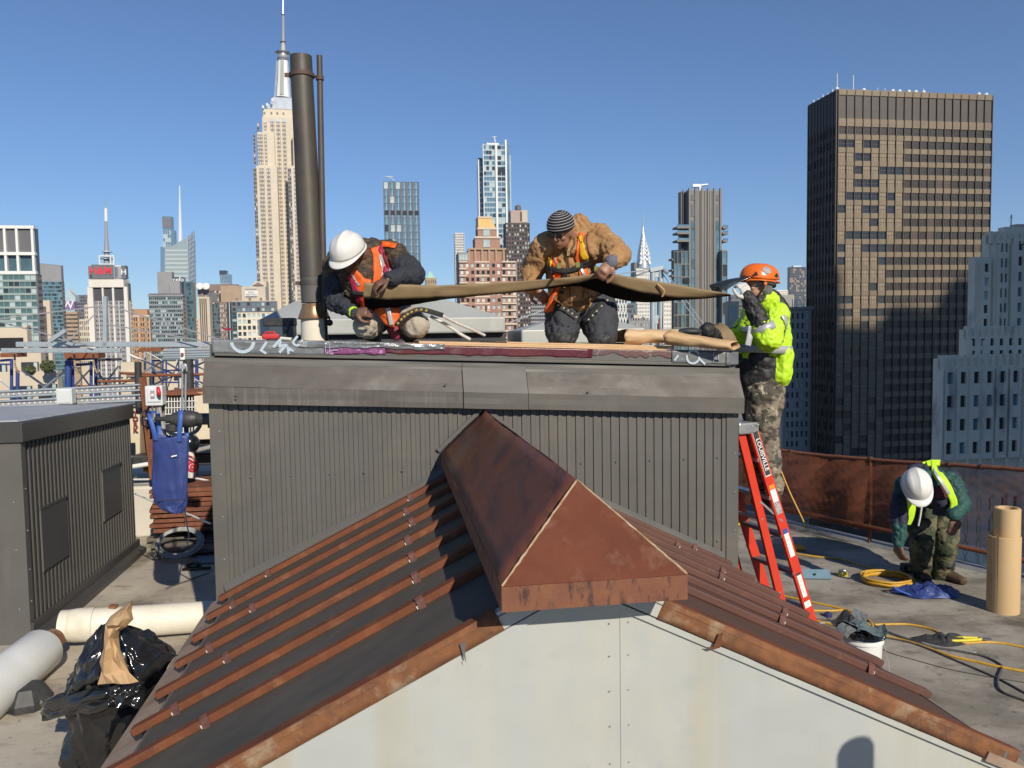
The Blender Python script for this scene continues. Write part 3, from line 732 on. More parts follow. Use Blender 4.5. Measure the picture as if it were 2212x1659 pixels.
class Tower:
    """a box-shaped volume whose front lies square to the street grid, sized by what the photograph shows of it"""
    def __init__(s, parent, u0, u1, vt, Y, dep=None, zb_=-61.0, wall=None, name='wall', flank=5, build=True):
        s.parent = parent
        a = P(u0, vt, Y)
        d = ray(u1, vt)
        t = (a - CAM).dot(EY) / d.dot(EY)
        b = CAM + d * t
        s.W = (b - a).dot(EX); s.a = V((a.x, a.y, 0)); s.zt = a.z; s.zb = zb_
        s.dep = dep if dep else s.W * 0.9
        s.uc = (u0 + u1) / 2; s.Y = Y
        # keep the flank as narrow as the photograph shows it
        left = s.uc < 845
        c = s.pt(s.W if left else 0, 0, 0)
        rt = c.x / c.y + (flank if left else -flank) / F
        den = rt * EY.y - EY.x
        d = (c.x - rt * c.y) / den if abs(den) > 1e-6 else 1e9
        if d > 0: s.dep = min(s.dep, max(d, 0.8))
        if build and wall:
            mb = MB()
            q = [s.pt(0, 0, 0), s.pt(s.W, 0, 0), s.pt(s.W, s.dep, 0), s.pt(0, s.dep, 0)]
            mb.hexa([p + EZ * s.zb for p in q] + [p + EZ * s.zt for p in q])
            s.core = mb.build(name, wall, parent)
    def pt(s, x, y, z): return s.a + EX * x + EY * y + EZ * z
    def zv(s, v, u=None):
        """height of pixel row v on the front plane"""
        d = ray(u if u is not None else s.uc, v); t = (s.a - CAM).dot(EY) / d.dot(EY)
        return (CAM + d * t).z
    def xu(s, u, v=650):
        d = ray(u, v); t = (s.a - CAM).dot(EY) / d.dot(EY)
        return ((CAM + d * t) - s.a).dot(EX)

def pane_mesh(w, h, m, t=0.12, key={}):
    k = (round(w, 3), round(h, 3), m.name)
    if k not in key:
        mb = MB(); mb.box((0, 0, 0), (w, t, h)); key[k] = mb.mesh('pane', m)
    return key[k]
def facade(T, x0, x1, z0, z1, cols, rows, fw, fh, wall, glass, rec=0.35, side=None, indiv=False, seed=1, name='facade_grid', wname='window', lift=0.5, keep=300, proud=None, skip=None, pick=None, split=0):
    """wall skin with real window openings, and panes set back in them. side: None = front, 'R' / 'L' = flank"""
    par = T.parent
    rnd = random.Random(seed)
    pr = rec if proud is None else proud
    if side is None:
        o = lambda x, y, z: T.pt(x, -y, z); rot = TH
    elif side == 'R':
        o = lambda x, y, z: T.pt(T.W + y, x, z); rot = TH + pi / 2
    else:
        o = lambda x, y, z: T.pt(-y, x, z); rot = TH - pi / 2
    cw, ch = (x1 - x0) / cols, (z1 - z0) / rows
    ww, wh = cw * fw, ch * fh
    xs = [x0]
    for i in range(cols): xs += [x0 + cw * i + (cw - ww) / 2, x0 + cw * i + (cw + ww) / 2]
    xs.append(x1)
    zs = [z0]
    for j in range(rows): zs += [z0 + ch * j + (ch - wh) * lift, z0 + ch * j + (ch - wh) * lift + wh]
    zs.append(z1)
    mb = MB(); nx = len(xs)
    vs = [o(x, pr, z) for z in zs for x in xs]; fs = []; extra = {}
    win = []
    for j in range(len(zs) - 1):
        for i in range(nx - 1):
            a = j * nx + i; q = (a, a + 1, a + 1 + nx, a + nx)
            ci, cj = (i - 1) // 2, (j - 1) // 2
            if i % 2 == 1 and j % 2 == 1 and not (skip and skip(ci, cj)):
                bk = []
                for (ii, jj) in ((i, j), (i + 1, j), (i + 1, j + 1), (i, j + 1)):
                    vs.append(o(xs[ii], pr - rec, zs[jj])); bk.append(len(vs) - 1)
                for k in range(4): fs.append((q[k], q[(k + 1) % 4], bk[(k + 1) % 4], bk[k]))
                win.append((ci, cj))
            else: fs.append(q)
    # returns at the border so that the skin has thickness
    if pr > 0:
        n0 = len(vs)
        for (x, z) in ((xs[0], zs[0]), (xs[-1], zs[0]), (xs[-1], zs[-1]), (xs[0], zs[-1])): vs.append(o(x, -0.01, z))
        c4 = (0, nx - 1, len(zs) * nx - 1, (len(zs) - 1) * nx)
        for k in range(4): fs.append((c4[k], c4[(k + 1) % 4], n0 + (k + 1) % 4, n0 + k))
    mb.add(vs, fs); mb.build(name, wall, par)
    gl = glass if isinstance(glass, (list, tuple)) else [glass]
    byc = {}
    for (ci, cj) in win:
        g = gl[pick(ci, cj, rnd)] if pick else gl[min(int(rnd.random() ** 1.3 * len(gl)), len(gl) - 1)]
        byc.setdefault(g.name, [g, []])[1].append((ci, cj))
    cnt = 0
    for nm, (g, lst) in byc.items():
        if indiv and cnt + len(lst) <= keep:
            me = pane_mesh(ww - 0.01, wh - 0.01, g)
            for (ci, cj) in lst:
                c = o(x0 + cw * (ci + .5), pr - rec + 0.05, z0 + ch * cj + (ch - wh) * lift + wh / 2)
                w_ = put(wname, me, par, c, (0, 0, rot))
            cnt += len(lst)
        else:
            q = MB()
            for (ci, cj) in lst:
                xa, xb = x0 + cw * (ci + .5) - ww / 2 + .005, x0 + cw * (ci + .5) + ww / 2 - .005
                za = z0 + ch * cj + (ch - wh) * lift + .005; zb2 = za + wh - .01; yy = pr - rec + 0.06
                q.quad(o(xa, yy, za), o(xb, yy, za), o(xb, yy, zb2), o(xa, yy, zb2))
            ob = q.build(wname + 's', g, par, fix=False); tag(ob, kind='stuff')
def slab(T, x0, x1, y0, y1, z0, z1, m, name, par=None):
    mb = MB(); q = [T.pt(x0, y0, 0), T.pt(x1, y0, 0), T.pt(x1, y1, 0), T.pt(x0, y1, 0)]
    mb.hexa([p + EZ * z0 for p in q] + [p + EZ * z1 for p in q]); return mb.build(name, m, par or T.parent)
def bld(name, label, u0, u1, vt, Y, wall, dep=None, cat='building', flank=5):
    b = thing(name, label, cat, V((P(u0, vt, Y).x, P(u0, vt, Y).y, -61)))
    return b, Tower(b, u0, u1, vt, Y, dep, wall=wall, flank=flank)

# --- hotel of green glass on the far left, white framed crown
b, T = bld('hotel_tower', 'green glass hotel tower with a white framed crown at the left edge', -30, 78, 590, 140, m_glass_g, 16, flank=9)
zr = [T.zv(488), T.zv(549), T.zv(590)]
facade(T, 0, T.W, T.zv(880), T.zv(592), 9, 20, 0.93, 0.70, M('slab_green', (0.30, 0.36, 0.34), None, rough=0.5), [m_glass_g, m_glass_lt, m_glass_g, m_glass_d], 0.25, indiv=True, seed=3)
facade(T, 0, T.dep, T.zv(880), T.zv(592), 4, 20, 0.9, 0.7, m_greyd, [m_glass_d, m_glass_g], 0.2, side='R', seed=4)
slab(T, 0, T.W, 0.4, T.dep, zr[2], zr[0] - 0.3, m_glass_d, 'crown_core')
for x in (-0.1, T.xu(16), T.xu(42), T.W - 0.45):
    slab(T, x, x + 0.40, -0.3, 0.5, zr[2], zr[0], m_wp, 'crown_frame_post')
for z in (zr[0] - .5, zr[1] - .2, zr[2] - .2): slab(T, -0.12, T.W + .12, -0.35, 0.55, z, z + .55, m_wp, 'crown_frame_beam')
for x0, x1 in ((0.45, T.xu(16)), (T.xu(16) + .55, T.xu(42)), (T.xu(42) + .55, T.W - .45)):
    slab(T, x0, x1, 0.1, 0.38, zr[1] + .36, zr[0] - .52, m_greyd, 'louvre_panel')
    slab(T, x0, x1, 0.1, 0.38, zr[2] + .36, zr[1] - .8, m_glass_g, 'crown_pane')
b, T = bld('beige_party_wall_building', 'narrow beige building squeezed between the hotel tower and blue glass tower', 85, 107, 649, 190, m_cream, 12)
facade(T, 0.3, T.W * .62, T.zv(900), T.zv(662), 2, 16, 0.8, 0.5, m_brownd, [m_glass_d, m_greyd], 0.2, seed=8)
# --- blue glass tower with slanted mechanical top
b, T = bld('blue_glass_tower', 'teal glass tower with slanted grey mechanical top', 82, 133, 608, 350, m_glass_g, 26)
facade(T, 0, T.W, T.zv(820), T.zv(608), 12, 26, 0.97, 0.72, M('teal_spandrel', (0.16, 0.26, 0.30), None, rough=0.3), [m_glass_g, m_glass_d, m_glass_b], 0.15, seed=5)
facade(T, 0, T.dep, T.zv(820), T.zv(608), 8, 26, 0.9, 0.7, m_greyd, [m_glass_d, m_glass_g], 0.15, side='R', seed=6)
mb = MB(); zl, zh = T.zv(569), T.zv(569)
q = [T.pt(0, 0, 0), T.pt(T.W, 0, 0), T.pt(T.W, T.dep, 0), T.pt(0, T.dep, 0)]
mb.hexa([p + EZ * T.zt for p in q] + [q[0] + EZ * T.zv(568), q[1] + EZ * T.zv(576), q[2] + EZ * T.zv(572), q[3] + EZ * T.zv(568)]); mb.build('mechanical_top', m_grey, b)
# --- the sign block and neighbours
b, T = bld('sign_office_block', 'tan banded office block carrying a purple sign with a white W', 138, 167, 673, 480, m_tan, 22)
facade(T, 0, T.W, T.zv(800), T.zv(676), 6, 14, 0.98, 0.42, m_tan, [m_glass_d, m_brownd], 0.3, seed=9)
slab(T, T.xu(138.5), T.xu(162), -1.0, 2.0, T.zv(668), T.zv(651), M('purple_sign', (0.22, 0.13, 0.30), None, rough=0.6), 'sign_board')
letters('W', 6.6, m_wp, b, T.pt(T.xu(147.5), -1.1, T.zv(659.5)), frame(EX, EZ), 0.05, 0.12)
mb = MB(); zz = T.zv(651); x0, x1 = T.xu(140), T.xu(162); y1 = 8
q = [T.pt(x0, 1, zz), T.pt(x1, 1, zz), T.pt(x1, y1, zz), T.pt(x0, y1, zz)]
mb.hexa(q + [T.pt(T.xu(144), 2, T.zv(625)), T.pt(T.xu(160), 2, T.zv(640)), T.pt(T.xu(160), y1, T.zv(640)), T.pt(T.xu(146), y1, T.zv(622))]); mb.build('peaked_glass_top', m_glass_lt, b)
b, T = bld('dark_slab_tower', 'dark slate slab tower behind the purple sign', 160, 200, 637, 1100, m_greyd, 40)
facade(T, 0, T.W, T.zv(740), T.zv(639), 9, 14, 0.8, 0.5, m_greyd, [m_glass_d, m_greyd], 0.3, seed=10)
b, T = bld('stepped_cream_building', 'small stepped cream building left of the white striped tower', 171, 198, 690, 420, m_cream, 20)
facade(T, 0, T.W, T.zv(790), T.zv(691), 6, 8, 0.55, 0.6, m_cream, [m_glass_d, m_brown], 0.3, seed=11)
T2 = Tower(b, 182, 198, 658, 421, 18, wall=m_cream, name='upper_step'); facade(T2, 0, T2.W, T2.zv(690), T2.zv(661), 4, 3, 0.5, 0.6, m_cream, [m_glass_d], 0.3, seed=12)
Tower(b, 188, 198, 645, 422, 15, wall=m_cream, name='upper_step')
# --- white slab tower with fins
b, T = bld('white_finned_tower', 'white slab tower with tall white fins and grey window strips', 192, 277, 612, 320, m_greyd, 20)
zA, zB, zC = T.zv(880), T.zv(650), T.zv(621)
facade(T, T.xu(205), T.xu(271), zA, zB, 16, 24, 0.62, 0.42, M('grey_spandrel', (0.27, 0.27, 0.29), None, rough=0.7), [m_glass_d, m_glass_d, m_greyd], 0.25, indiv=False, seed=13, wname='window_strip')
slab(T, T.xu(204), T.xu(271), -0.3, 0.5, zB, zC, M('louvre_dark', (0.06, 0.06, 0.065), None, rough=0.6), 'louvre_band')
for ua, ub in ((192, 203.5), (223, 226.5), (245, 249), (270, 278)): slab(T, T.xu(ua), T.xu(ub), -1.2, 0.5, zA, zC + .2, m_whitest, 'fin')
for ua, ub in ((213.2, 214.4), (235.2, 236.4), (257.5, 258.7)): slab(T, T.xu(ua), T.xu(ub), -1.0, 0.4, zA, zB, m_whitest, 'thin_fin')
slab(T, T.xu(196), T.xu(271), -1.4, 6, zC, T.zv(604), m_whitest, 'top_beam')
facade(T, 0.4, T.dep, zA, zB, 5, 24, 0.5, 0.42, m_cream, [m_glass_d], 0.25, side='R', seed=14)
# --- sign tower with mast behind it
b = thing('broadcast_sign_tower', 'grey tower top with red lettered screen ring and tall broadcast mast', 'building', P(232, 700, 640))
T = Tower(b, 205, 262, 600, 640, 28, wall=m_grey)
slab(T, T.xu(203), T.xu(250), -2.5, -1.6, T.zv(603), T.zv(572), M('screen_metal', (0.13, 0.13, 0.135), (0.2, 0.2, 0.2), 1, 0.5, 0.3), 'sign_screen')
slab(T, T.xu(191), T.xu(199), 3, 8, T.zv(601), T.zv(574), M('screen_metal', (0.13,) * 3), 'sign_screen')
slab(T, T.xu(264), T.xu(273), 1, 8, T.zv(602), T.zv(573), M('screen_metal', (0.13,) * 3), 'sign_screen')
m_redl = M('red_letters', (0.75, 0.03, 0.05), None, rough=0.4)
letters('H&M', 8.2, m_redl, b, T.pt(T.xu(223), -2.65, T.zv(586)), frame(EX, EZ + EX * .18), 0.1, 0.15)
letters('H', 6.5, m_wp, b, T.pt(T.xu(269), 0.8, T.zv(588)), frame(EX, EZ), 0.1, 0.1)
cx = T.xu(250)
mb = MB(); mb.lathe(T.pt(T.xu(257), 6, T.zv(603)), [(4.2, 0), (4.2, T.zv(576) - T.zv(603))], 20); mb.lathe(T.pt(T.xu(204), 6, T.zv(603)), [(4.2, 0), (4.2, T.zv(578) - T.zv(603))], 20)
mb.build('drum', M('drum_steel', (0.34, 0.34, 0.36), None, rough=0.4, metal=0.3), b)
for ua in (216, 239.5, 247): slab(T, T.xu(ua), T.xu(ua) + .8, 2, 3, T.zv(573), T.zv(551), m_wp, 'frame_post')
for va in (551, 569): slab(T, T.xu(216), T.xu(247) + .8, 1.9, 3.1, T.zv(va) - .8, T.zv(va), m_wp, 'frame_beam')
for ua, ub, va in ((200, 271, 572), (198, 273, 575)): slab(T, T.xu(ua), T.xu(ub), 4, 5, T.zv(va) - .5, T.zv(va), m_wp, 'frame_beam')
pm = [P(231, 571, 650), P(230, 520, 650), P(229, 478, 650), P(228.6, 450, 650), P(228, 424, 650)]
mb = MB(); mb.tube([pm[0], pm[1]], [2.6, 1.7], 8); mb.tube([pm[1], pm[2]], [1.5, 1.1], 8); mb.build('mast', m_mast, b)
for va, r in ((560, 5.2), (545, 4.0), (556, 3.2)):
    mb = MB(); mb.lathe(P(231, va, 650), [(r, 0), (r, .8)], 14); mb.build('mast_ring', m_steelw, b)
mb = MB(); mb.tube([pm[2], pm[3]], [1.3, 1.2], 8); mb.build('mast_sleeve', m_wp, b)
mb = MB(); mb.tube([pm[3], pm[4]], [0.5, 0.2], 6); mb.build('mast_tip', m_mast, b)
# --- orange brick block
b, T = bld('orange_brick_block', 'orange brick office block with tall piers beside the white finned tower', 283, 322, 680, 380, m_orange, 20)
facade(T, 0, T.W, T.zv(800), T.zv(684), 8, 10, 0.55, 0.62, m_orange, [m_glass_d, m_brown], 0.5, seed=15)
slab(T, -.3, T.W + .3, -.6, 2, T.zv(684), T.zv(681), m_cream, 'cornice')
Tower(b, 289, 318, 669, 386, 14, wall=m_orange, name='attic')
for uu in (283.5, 297, 311, 320): slab(T, T.xu(uu), T.xu(uu) + .5, -.5, .2, T.zv(800), T.zv(684), m_cream, 'pier')
# --- grey glass block
b, T = bld('grey_glass_block', 'grey green glass office block with boxy rooftop plant', 321, 394, 634, 420, m_greyd, 30)
facade(T, 0, T.W, T.zv(820), T.zv(640), 18, 20, 0.8, 0.58, M('glass_spandrel', (0.24, 0.28, 0.29), None, rough=0.5), [m_glass_d, m_glass_d, m_glass_g, m_glass_lt], 0.2, seed=16)
facade(T, 0, T.dep, T.zv(820), T.zv(640), 6, 20, 0.6, 0.5, m_brown, [m_glass_d], 0.2, side='R', seed=17)
Tower(b, 339, 371, 587, 424, 14, wall=m_grey, name='plant_box'); Tower(b, 366, 388, 607, 422, 14, wall=m_grey, name='plant_box')
T2 = Tower(b, 371, 396, 599, 426, 14, wall=m_glass_d, name='plant_screen')
for uu, s in ((379, 'rce'), (391, 'sfo')): letters(s, 3.3, m_wp, b, T2.pt(T2.xu(uu), -0.2, T2.zv(604)), frame(EX, EZ), 0.05, 0.05)
slab(T, -.5, T.W + .5, -.6, 3, T.zv(640), T.zv(637), m_grey, 'roof_canopy')
b, T = bld('dark_green_glass_block', 'dark green glass block behind the grey glass office block', 394, 416, 609, 600, m_glass_g, 25)
facade(T, 0, T.W, T.zv(760), T.zv(611), 5, 16, 0.9, 0.7, m_glass_g, [m_glass_d, m_glass_g], 0.15, seed=18)
# --- faceted white glass tower with spire
b = thing('faceted_spire_tower', 'pale faceted glass tower with a slanted top and thin white spire', 'building', P(388, 730, 1450))
Y = 1450
T = Tower(b, 354, 408, 540, Y, 70, build=False)
def pv(u, v, dy=0): return P(u, v, Y + dy)
m_boa = M('pale_glass', (0.40, 0.46, 0.45), (0.34, 0.41, 0.41), 0.02, 0.2, 0.2); m_boa2 = M('pale_glass_side', (0.28, 0.37, 0.38), (0.24, 0.33, 0.35), 0.02, 0.2, 0.2)
fr = [pv(354, 800), pv(410, 800), pv(405, 512), pv(370, 532), pv(357, 534)]
mb = MB(); mb.prism(fr, EY * 60); mb.build('main_facet', m_boa, b)
mb = MB(); mb.add([pv(410, 800), pv(427, 800, 45), pv(420, 497, 45), pv(405, 512), pv(405, 512, 60), pv(410, 800, 60)], [(0, 1, 2, 3), (3, 2, 4), (1, 5, 4, 2)]); mb.build('east_facet', m_boa2, b)
mb = MB(); mb.add([pv(354, 800), pv(347, 800, 40), pv(347, 533, 40), pv(357, 534)], [(0, 1, 2, 3)]); mb.build('west_facet', m_boa, b, solid=1)
for k in range(26):
    v = 543 + k * 9.2; f = (v - 512) / 288
    mb = MB(); a, c = pv(357 - 3 * f + 1, v, -.4), pv(405 + 5 * f - 1, v, -.4)
    mb.hexa([a, c, c + EY * 1, a + EY * 1, a + EZ * 3.2, c + EZ * 3.2, c + EY + EZ * 3.2, a + EY + EZ * 3.2]); mb.build('window_band', m_glass_d if k > 7 else M('pale_band', (0.5, 0.55, 0.54), None, rough=0.3), b)
for k in range(5):
    mb = MB(); mb.tube([pv(410 + k * 3.2 - .5, 790, k * 9), pv(405.5 + k * 3, 512 - k * 3.3, k * 9)], 0.5, 4); mb.build('mullion', m_steelw, b)
for k in range(22):
    v = 520 + k * 10; f = (v - 512) / 288
    mb = MB(); mb.tube([pv(405.5 + 5 * f, v, -.2), pv(420.5 + 6.5 * f, v - 12 * (1 - f), 44)], 0.45, 4); mb.build('mullion', m_steelw, b)
mb = MB(); mb.tube([pv(389.5, 524, 20), pv(389, 480, 20), pv(388.3, 440, 20), pv(388, 400.5, 20)], [4.2, 3.0, 1.8, .9], 8); mb.build('spire', M('spire_white', (0.62, 0.68, 0.72), None, rough=0.4), b)
b, T = bld('thin_glass_supertall', 'thin pale blue supertall tower behind the spire tower', 350, 370, 467, 2300, m_glass_b, 30)
facade(T, 0, T.W, T.zv(740), T.zv(498), 4, 30, 0.85, 0.9, m_steelw, [m_glass_b, m_glass_lt], 0.4, seed=19)
Tower(b, 369, 376, 497, 2300, 25, wall=m_glass_b, name='lower_shaft'); slab(T, 0, T.W, -.5, 4, T.zv(492), T.zv(470), m_greyd, 'plant_band')
# --- brown group right of the spire tower
b, T = bld('brown_dish_building', 'broad brown stone office building with white satellite dishes on its roof', 426, 512, 614, 700, m_brown, 40)
facade(T, T.xu(444), T.xu(512), T.zv(760), T.zv(626), 14, 16, 0.62, 0.5, m_brown, [m_glass_d, m_glass_d, m_blindw], 0.4, seed=20)
slab(T, T.xu(447), T.xu(470), -.8, 1, T.zv(651), T.zv(633), m_greyd, 'vent_panel')
Tower(b, 476, 520, 617, 690, 30, wall=m_tan, name='rear_block')
for uu in (431, 445):
    mb = MB(); mb.lathe(P(uu, 618.5, 695), [(3.3, 0), (3.1, .5), (2.2, .9), (.3, 1.2)], 14, ax=(0.1, -1, .2)); mb.build('satellite_dish', m_wp, b)
b, T = bld('pale_striped_block', 'slim pale block with dark vertical stripes below the satellite dishes', 427, 452, 641, 400, m_cream, 18)
for k in range(4): slab(T, T.xu(431 + k * 4.2), T.xu(433.4 + k * 4.2), -.15, .3, T.zv(800), T.zv(645), m_brownd, 'window_strip')
b, T = bld('dark_navy_glass_block', 'dark navy glass block right of the pale striped block', 454, 474, 656, 450, m_glass_d, 18)
facade(T, 0, T.W, T.zv(780), T.zv(657), 5, 14, 0.85, 0.8, m_greyd, [m_glass_d, m_glass_g], 0.15, seed=21)
b, T = bld('brown_window_building', 'slender brown slab with a white corner strip beside the cream grid building', 474, 500, 652, 380, m_brown, 15)
facade(T, 0, T.W * .6, T.zv(800), T.zv(655), 5, 14, 0.5, 0.5, m_brown, [m_blindw, m_glass_d], 0.25, seed=22)
slab(T, T.W * .62, T.W, -.3, .3, T.zv(800), T.zv(653), m_glass_d, 'dark_glass_strip'); slab(T, T.W * .80, T.W * .84, -.6, .3, T.zv(800), T.zv(653), m_wp, 'corner_strip')
b, T = bld('curved_blue_glass_tower', 'small far blue glass tower with a curved dark top', 475, 496, 592, 1800, m_glass_b, 30)
facade(T, 0, T.W, T.zv(700), T.zv(594), 6, 6, 0.9, 0.95, m_steelw, [m_glass_b], 0.3, seed=23); slab(T, T.xu(476), T.xu(491.5), 0, 20, T.zv(594), T.zv(584), m_glass_d, 'dark_top')
b, T = bld('renting_banner_building', 'cream building with a white banner reading NOW RENTING near its roof', 521, 573, 619, 560, m_cream, 30)
slab(T, T.xu(530), T.xu(557.5), -.5, 0.1, T.zv(639.5), T.zv(628.5), m_wp, 'banner')
m_bannert = M('banner_grey', (0.28, 0.29, 0.30), None, rough=0.7)
letters('NOW', 1.75, m_bannert, b, T.pt(T.xu(543.5), -.6, T.zv(631.6)), frame(EX, EZ), .02, .04); letters('RENTING', 1.75, m_bannert, b, T.pt(T.xu(543.7), -.6, T.zv(636.4)), frame(EX, EZ), .02, .04)
for va in (624.5, 641.5): slab(T, T.xu(531), T.xu(555), -.2, .1, T.zv(va + 1.5), T.zv(va - 1), m_grey, 'window_row')
Tower(b, 549, 575, 608, 575, 20, wall=m_cream, name='rear_block')
mb = MB(); mb.lathe(P(558, 618, 565), [(4.2, 0), (4.2, .3), (.3, 2.6)], 10); mb.build('roof_tank', m_brown, b)
b, T = bld('cream_grid_building', 'cream gridded building with two grey upper floors behind the white ducts', 500, 594, 650, 300, m_cream, 24)
W5 = T.xu(511)
facade(T, 0, T.W, T.zv(674), T.zv(651), 9, 2, 0.62, 0.66, m_greyd, [m_glass_lt, m_glass_d, m_glass_b], 0.3, indiv=True, seed=24)
facade(T, W5, T.W, T.zv(780), T.zv(675), 8, 8, 0.66, 0.66, M('cream_light', (0.72, 0.64, 0.50), None, rough=0.8), [m_glass_lt, m_glass_d, m_glass_b, m_blindw], 0.35, indiv=True, seed=25)
facade(T, 0, W5, T.zv(780), T.zv(675), 1, 16, 0.8, 0.7, m_glass_g, [m_glass_lt, m_glass_d], 0.15, seed=26)
for uu in (507, 536, 560): slab(T, T.xu(uu), T.xu(uu) + .8, 1, 2, T.zt, T.zt + 1.2, m_brown, 'roof_vent')

# --- stepped limestone skyscraper with mast
b = thing('stepped_limestone_skyscraper', 'tall stepped limestone skyscraper with silver crown and mast behind the flue', 'skyscraper', P(612, 735, 800))
YE = 800
def tier(u0, u1, vt, vb, cols, y, name='tier', rows=None, fw=0.5):
    T = Tower(b, u0, u1, vt, y, 40, wall=m_lime, name=name)
    return T
# central shaft
T = Tower(b, 566, 658, 252, YE, 45, wall=m_lime, name='shaft')
m_spand = M('spandrel_grey', (0.24, 0.21, 0.20), (0.20, 0.18, 0.17), 0.1, 0.6)
def bays(T, spans, vb, vt, rows, seed):
    for i, (ua, ub, n) in enumerate(spans):
        xa, xb = T.xu(ua), T.xu(ub)
        facade(T, xa, xb, T.zv(vb), T.zv(vt), n, rows, 0.66, 0.56, m_spand, [m_glass_d, m_glass_d, m_brownd, m_blindw], 0.4, seed=seed + i, proud=0.15, name='window_bay')
bays(T, [(597, 605, 2), (609.5, 617.5, 2), (622, 629.5, 2)], 770, 263, 56, 30)
for uu in (601, 613.5, 626):
    mb = MB(); x = T.xu(uu); w = 2.2; mb.prism([T.pt(x - w, -.6, T.zv(264)), T.pt(x + w, -.6, T.zv(264)), T.pt(x, -.6, T.zv(255))], EY * .5); mb.build('peaked_ornament', m_chrome, b)
T1 = Tower(b, 568, 657, 235, YE + 4, 38, wall=m_lime, name='upper_tier')
for uu in (585, 600, 612.5, 625.5): slab(T1, T1.xu(uu) - .9, T1.xu(uu) + .9, -.25, .2, T1.zv(248), T1.zv(243), m_brown, 'attic_window')
bays(T, [(568, 573, 1), (582.5, 589, 2)], 283, 266, 2, 40)
T2 = Tower(b, 555.5, 592, 285, YE - 6, 40, wall=m_lime, name='shoulder'); bays(T2, [(559, 563.5, 1), (567, 579.5, 3), (583, 588, 1)], 356, 291, 8, 44)
T3 = Tower(b, 553, 598, 358, YE - 12, 40, wall=m_lime, name='shoulder'); bays(T3, [(557, 564, 2), (569.5, 580, 3), (585.5, 593, 2)], 780, 364, 46, 50)
T4 = Tower(b, 558, 602, 608, YE - 18, 20, wall=m_lime, name='lower_step', build=False)
slab(T3, T3.xu(546), T3.xu(562), 2, 30, -61, T3.zv(612), m_lime, 'lower_step')
# right wing
T5 = Tower(b, 632, 669, 285, YE - 6, 40, wall=m_lime, name='shoulder'); T6 = Tower(b, 628, 672, 358, YE - 12, 40, wall=m_lime, name='shoulder')
bays(T6, [(631, 638, 2), (643, 653, 3), (658, 666, 2)], 780, 364, 46, 60)
cc = lambda v, u=611.5: P(u, v, YE + 22)
def crown(u0, u1, v0, v1, m, name):
    a, c = P(u0, v0, YE + 10), P(u1, v0, YE + 10); w = c.x - a.x; z1 = P(u0, v1, YE + 10).z
    mid = (a + c) / 2
    mb = MB(); q = [mid + EX * (sx * w / 2) + EY * (sy * w / 2 + w / 2) for sx, sy in ((-1, -1), (1, -1), (1, 1), (-1, 1))]
    mb.hexa([V((p.x, p.y, a.z)) for p in q] + [V((p.x, p.y, z1)) for p in q]); mb.build(name, m, b)
crown(578, 645, 236, 227, m_chrome, 'crown_step'); crown(586, 637, 229, 219, m_chrome, 'crown_step'); crown(590, 634, 221, 211, m_chrome, 'crown_step')
px = (P(622, 200, YE) - P(612, 200, YE)).length / 10
mb = MB(); mb.tube([cc(212), cc(180), cc(132)], [17 * px, 14 * px, 12 * px], 8, up=EX); mb.build('crown_shaft', m_wp, b)
for s in (-1, 1):
    mb = MB(); mb.add([cc(212, 611 + s * 10), cc(212, 611 + s * 18), cc(132, 611 + s * 12.5), cc(132, 611 + s * 9)], [(0, 1, 2, 3)]); mb.build('crown_wing', m_chrome, b, solid=4)
mb = MB(); a = cc(209) - EY * 18 * px; mb.hexa([a - EX * 3.6 * px, a + EX * 3.6 * px, a + EX * 3.6 * px + EY * 3, a - EX * 3.6 * px + EY * 3] + [cc(133) - EY * 13 * px + EX * k * px + EY * j for k, j in ((-3, 0), (3, 0), (3, 3), (-3, 3))]); mb.build('crown_window', M('crown_glass', (0.33, 0.36, 0.30), None, rough=0.3), b)
mb = MB(); mb.lathe(cc(132), [(12.3 * px, 0), (12.3 * px, (132 - 126) / 10 * 10 * px)], 20); mb.build('observation_drum', m_greyd, b)
mb = MB(); h = lambda v: (132 - v) * px * 1.0
mb.lathe(cc(132), [(12.4 * px, h(126)), (10.5 * px, h(124)), (10 * px, h(116)), (8, h(114))], 20); mb.build('crown_dome', m_chrome, b, autosmooth=40)
for va, r in ((113.5, 10), (91.5, 6.5), (32.5, 4)):
    mb = MB(); mb.lathe(cc(va), [(r * px, 0), (r * px, 1.2 * px)], 16); mb.build('mast_ring', m_greyd, b)
mb = MB(); mb.tube([cc(114), cc(92)], [5 * px, 4 * px], 10); mb.build('mast_base', M('mast_base', (.5, .46, .38), None, rough=.6), b)
mb = MB(); mb.tube([cc(92), cc(70), cc(33)], [4 * px, 3 * px, 2.6 * px], 8); mb.build('mast', m_mast, b)
mb = MB(); mb.tube([cc(33), cc(-12)], [1.6 * px, .8 * px], 8); mb.build('mast_tip', m_steelw, b)
for (uu, vv) in ((568, 234), (557, 284), (577, 229), (588, 219)):
    mb = MB(); mb.lathe(P(uu, vv, YE + 2), [(1.2, 0), (1.2, 2.4), (.4, 3)], 8); mb.build('antenna', m_wp, b)

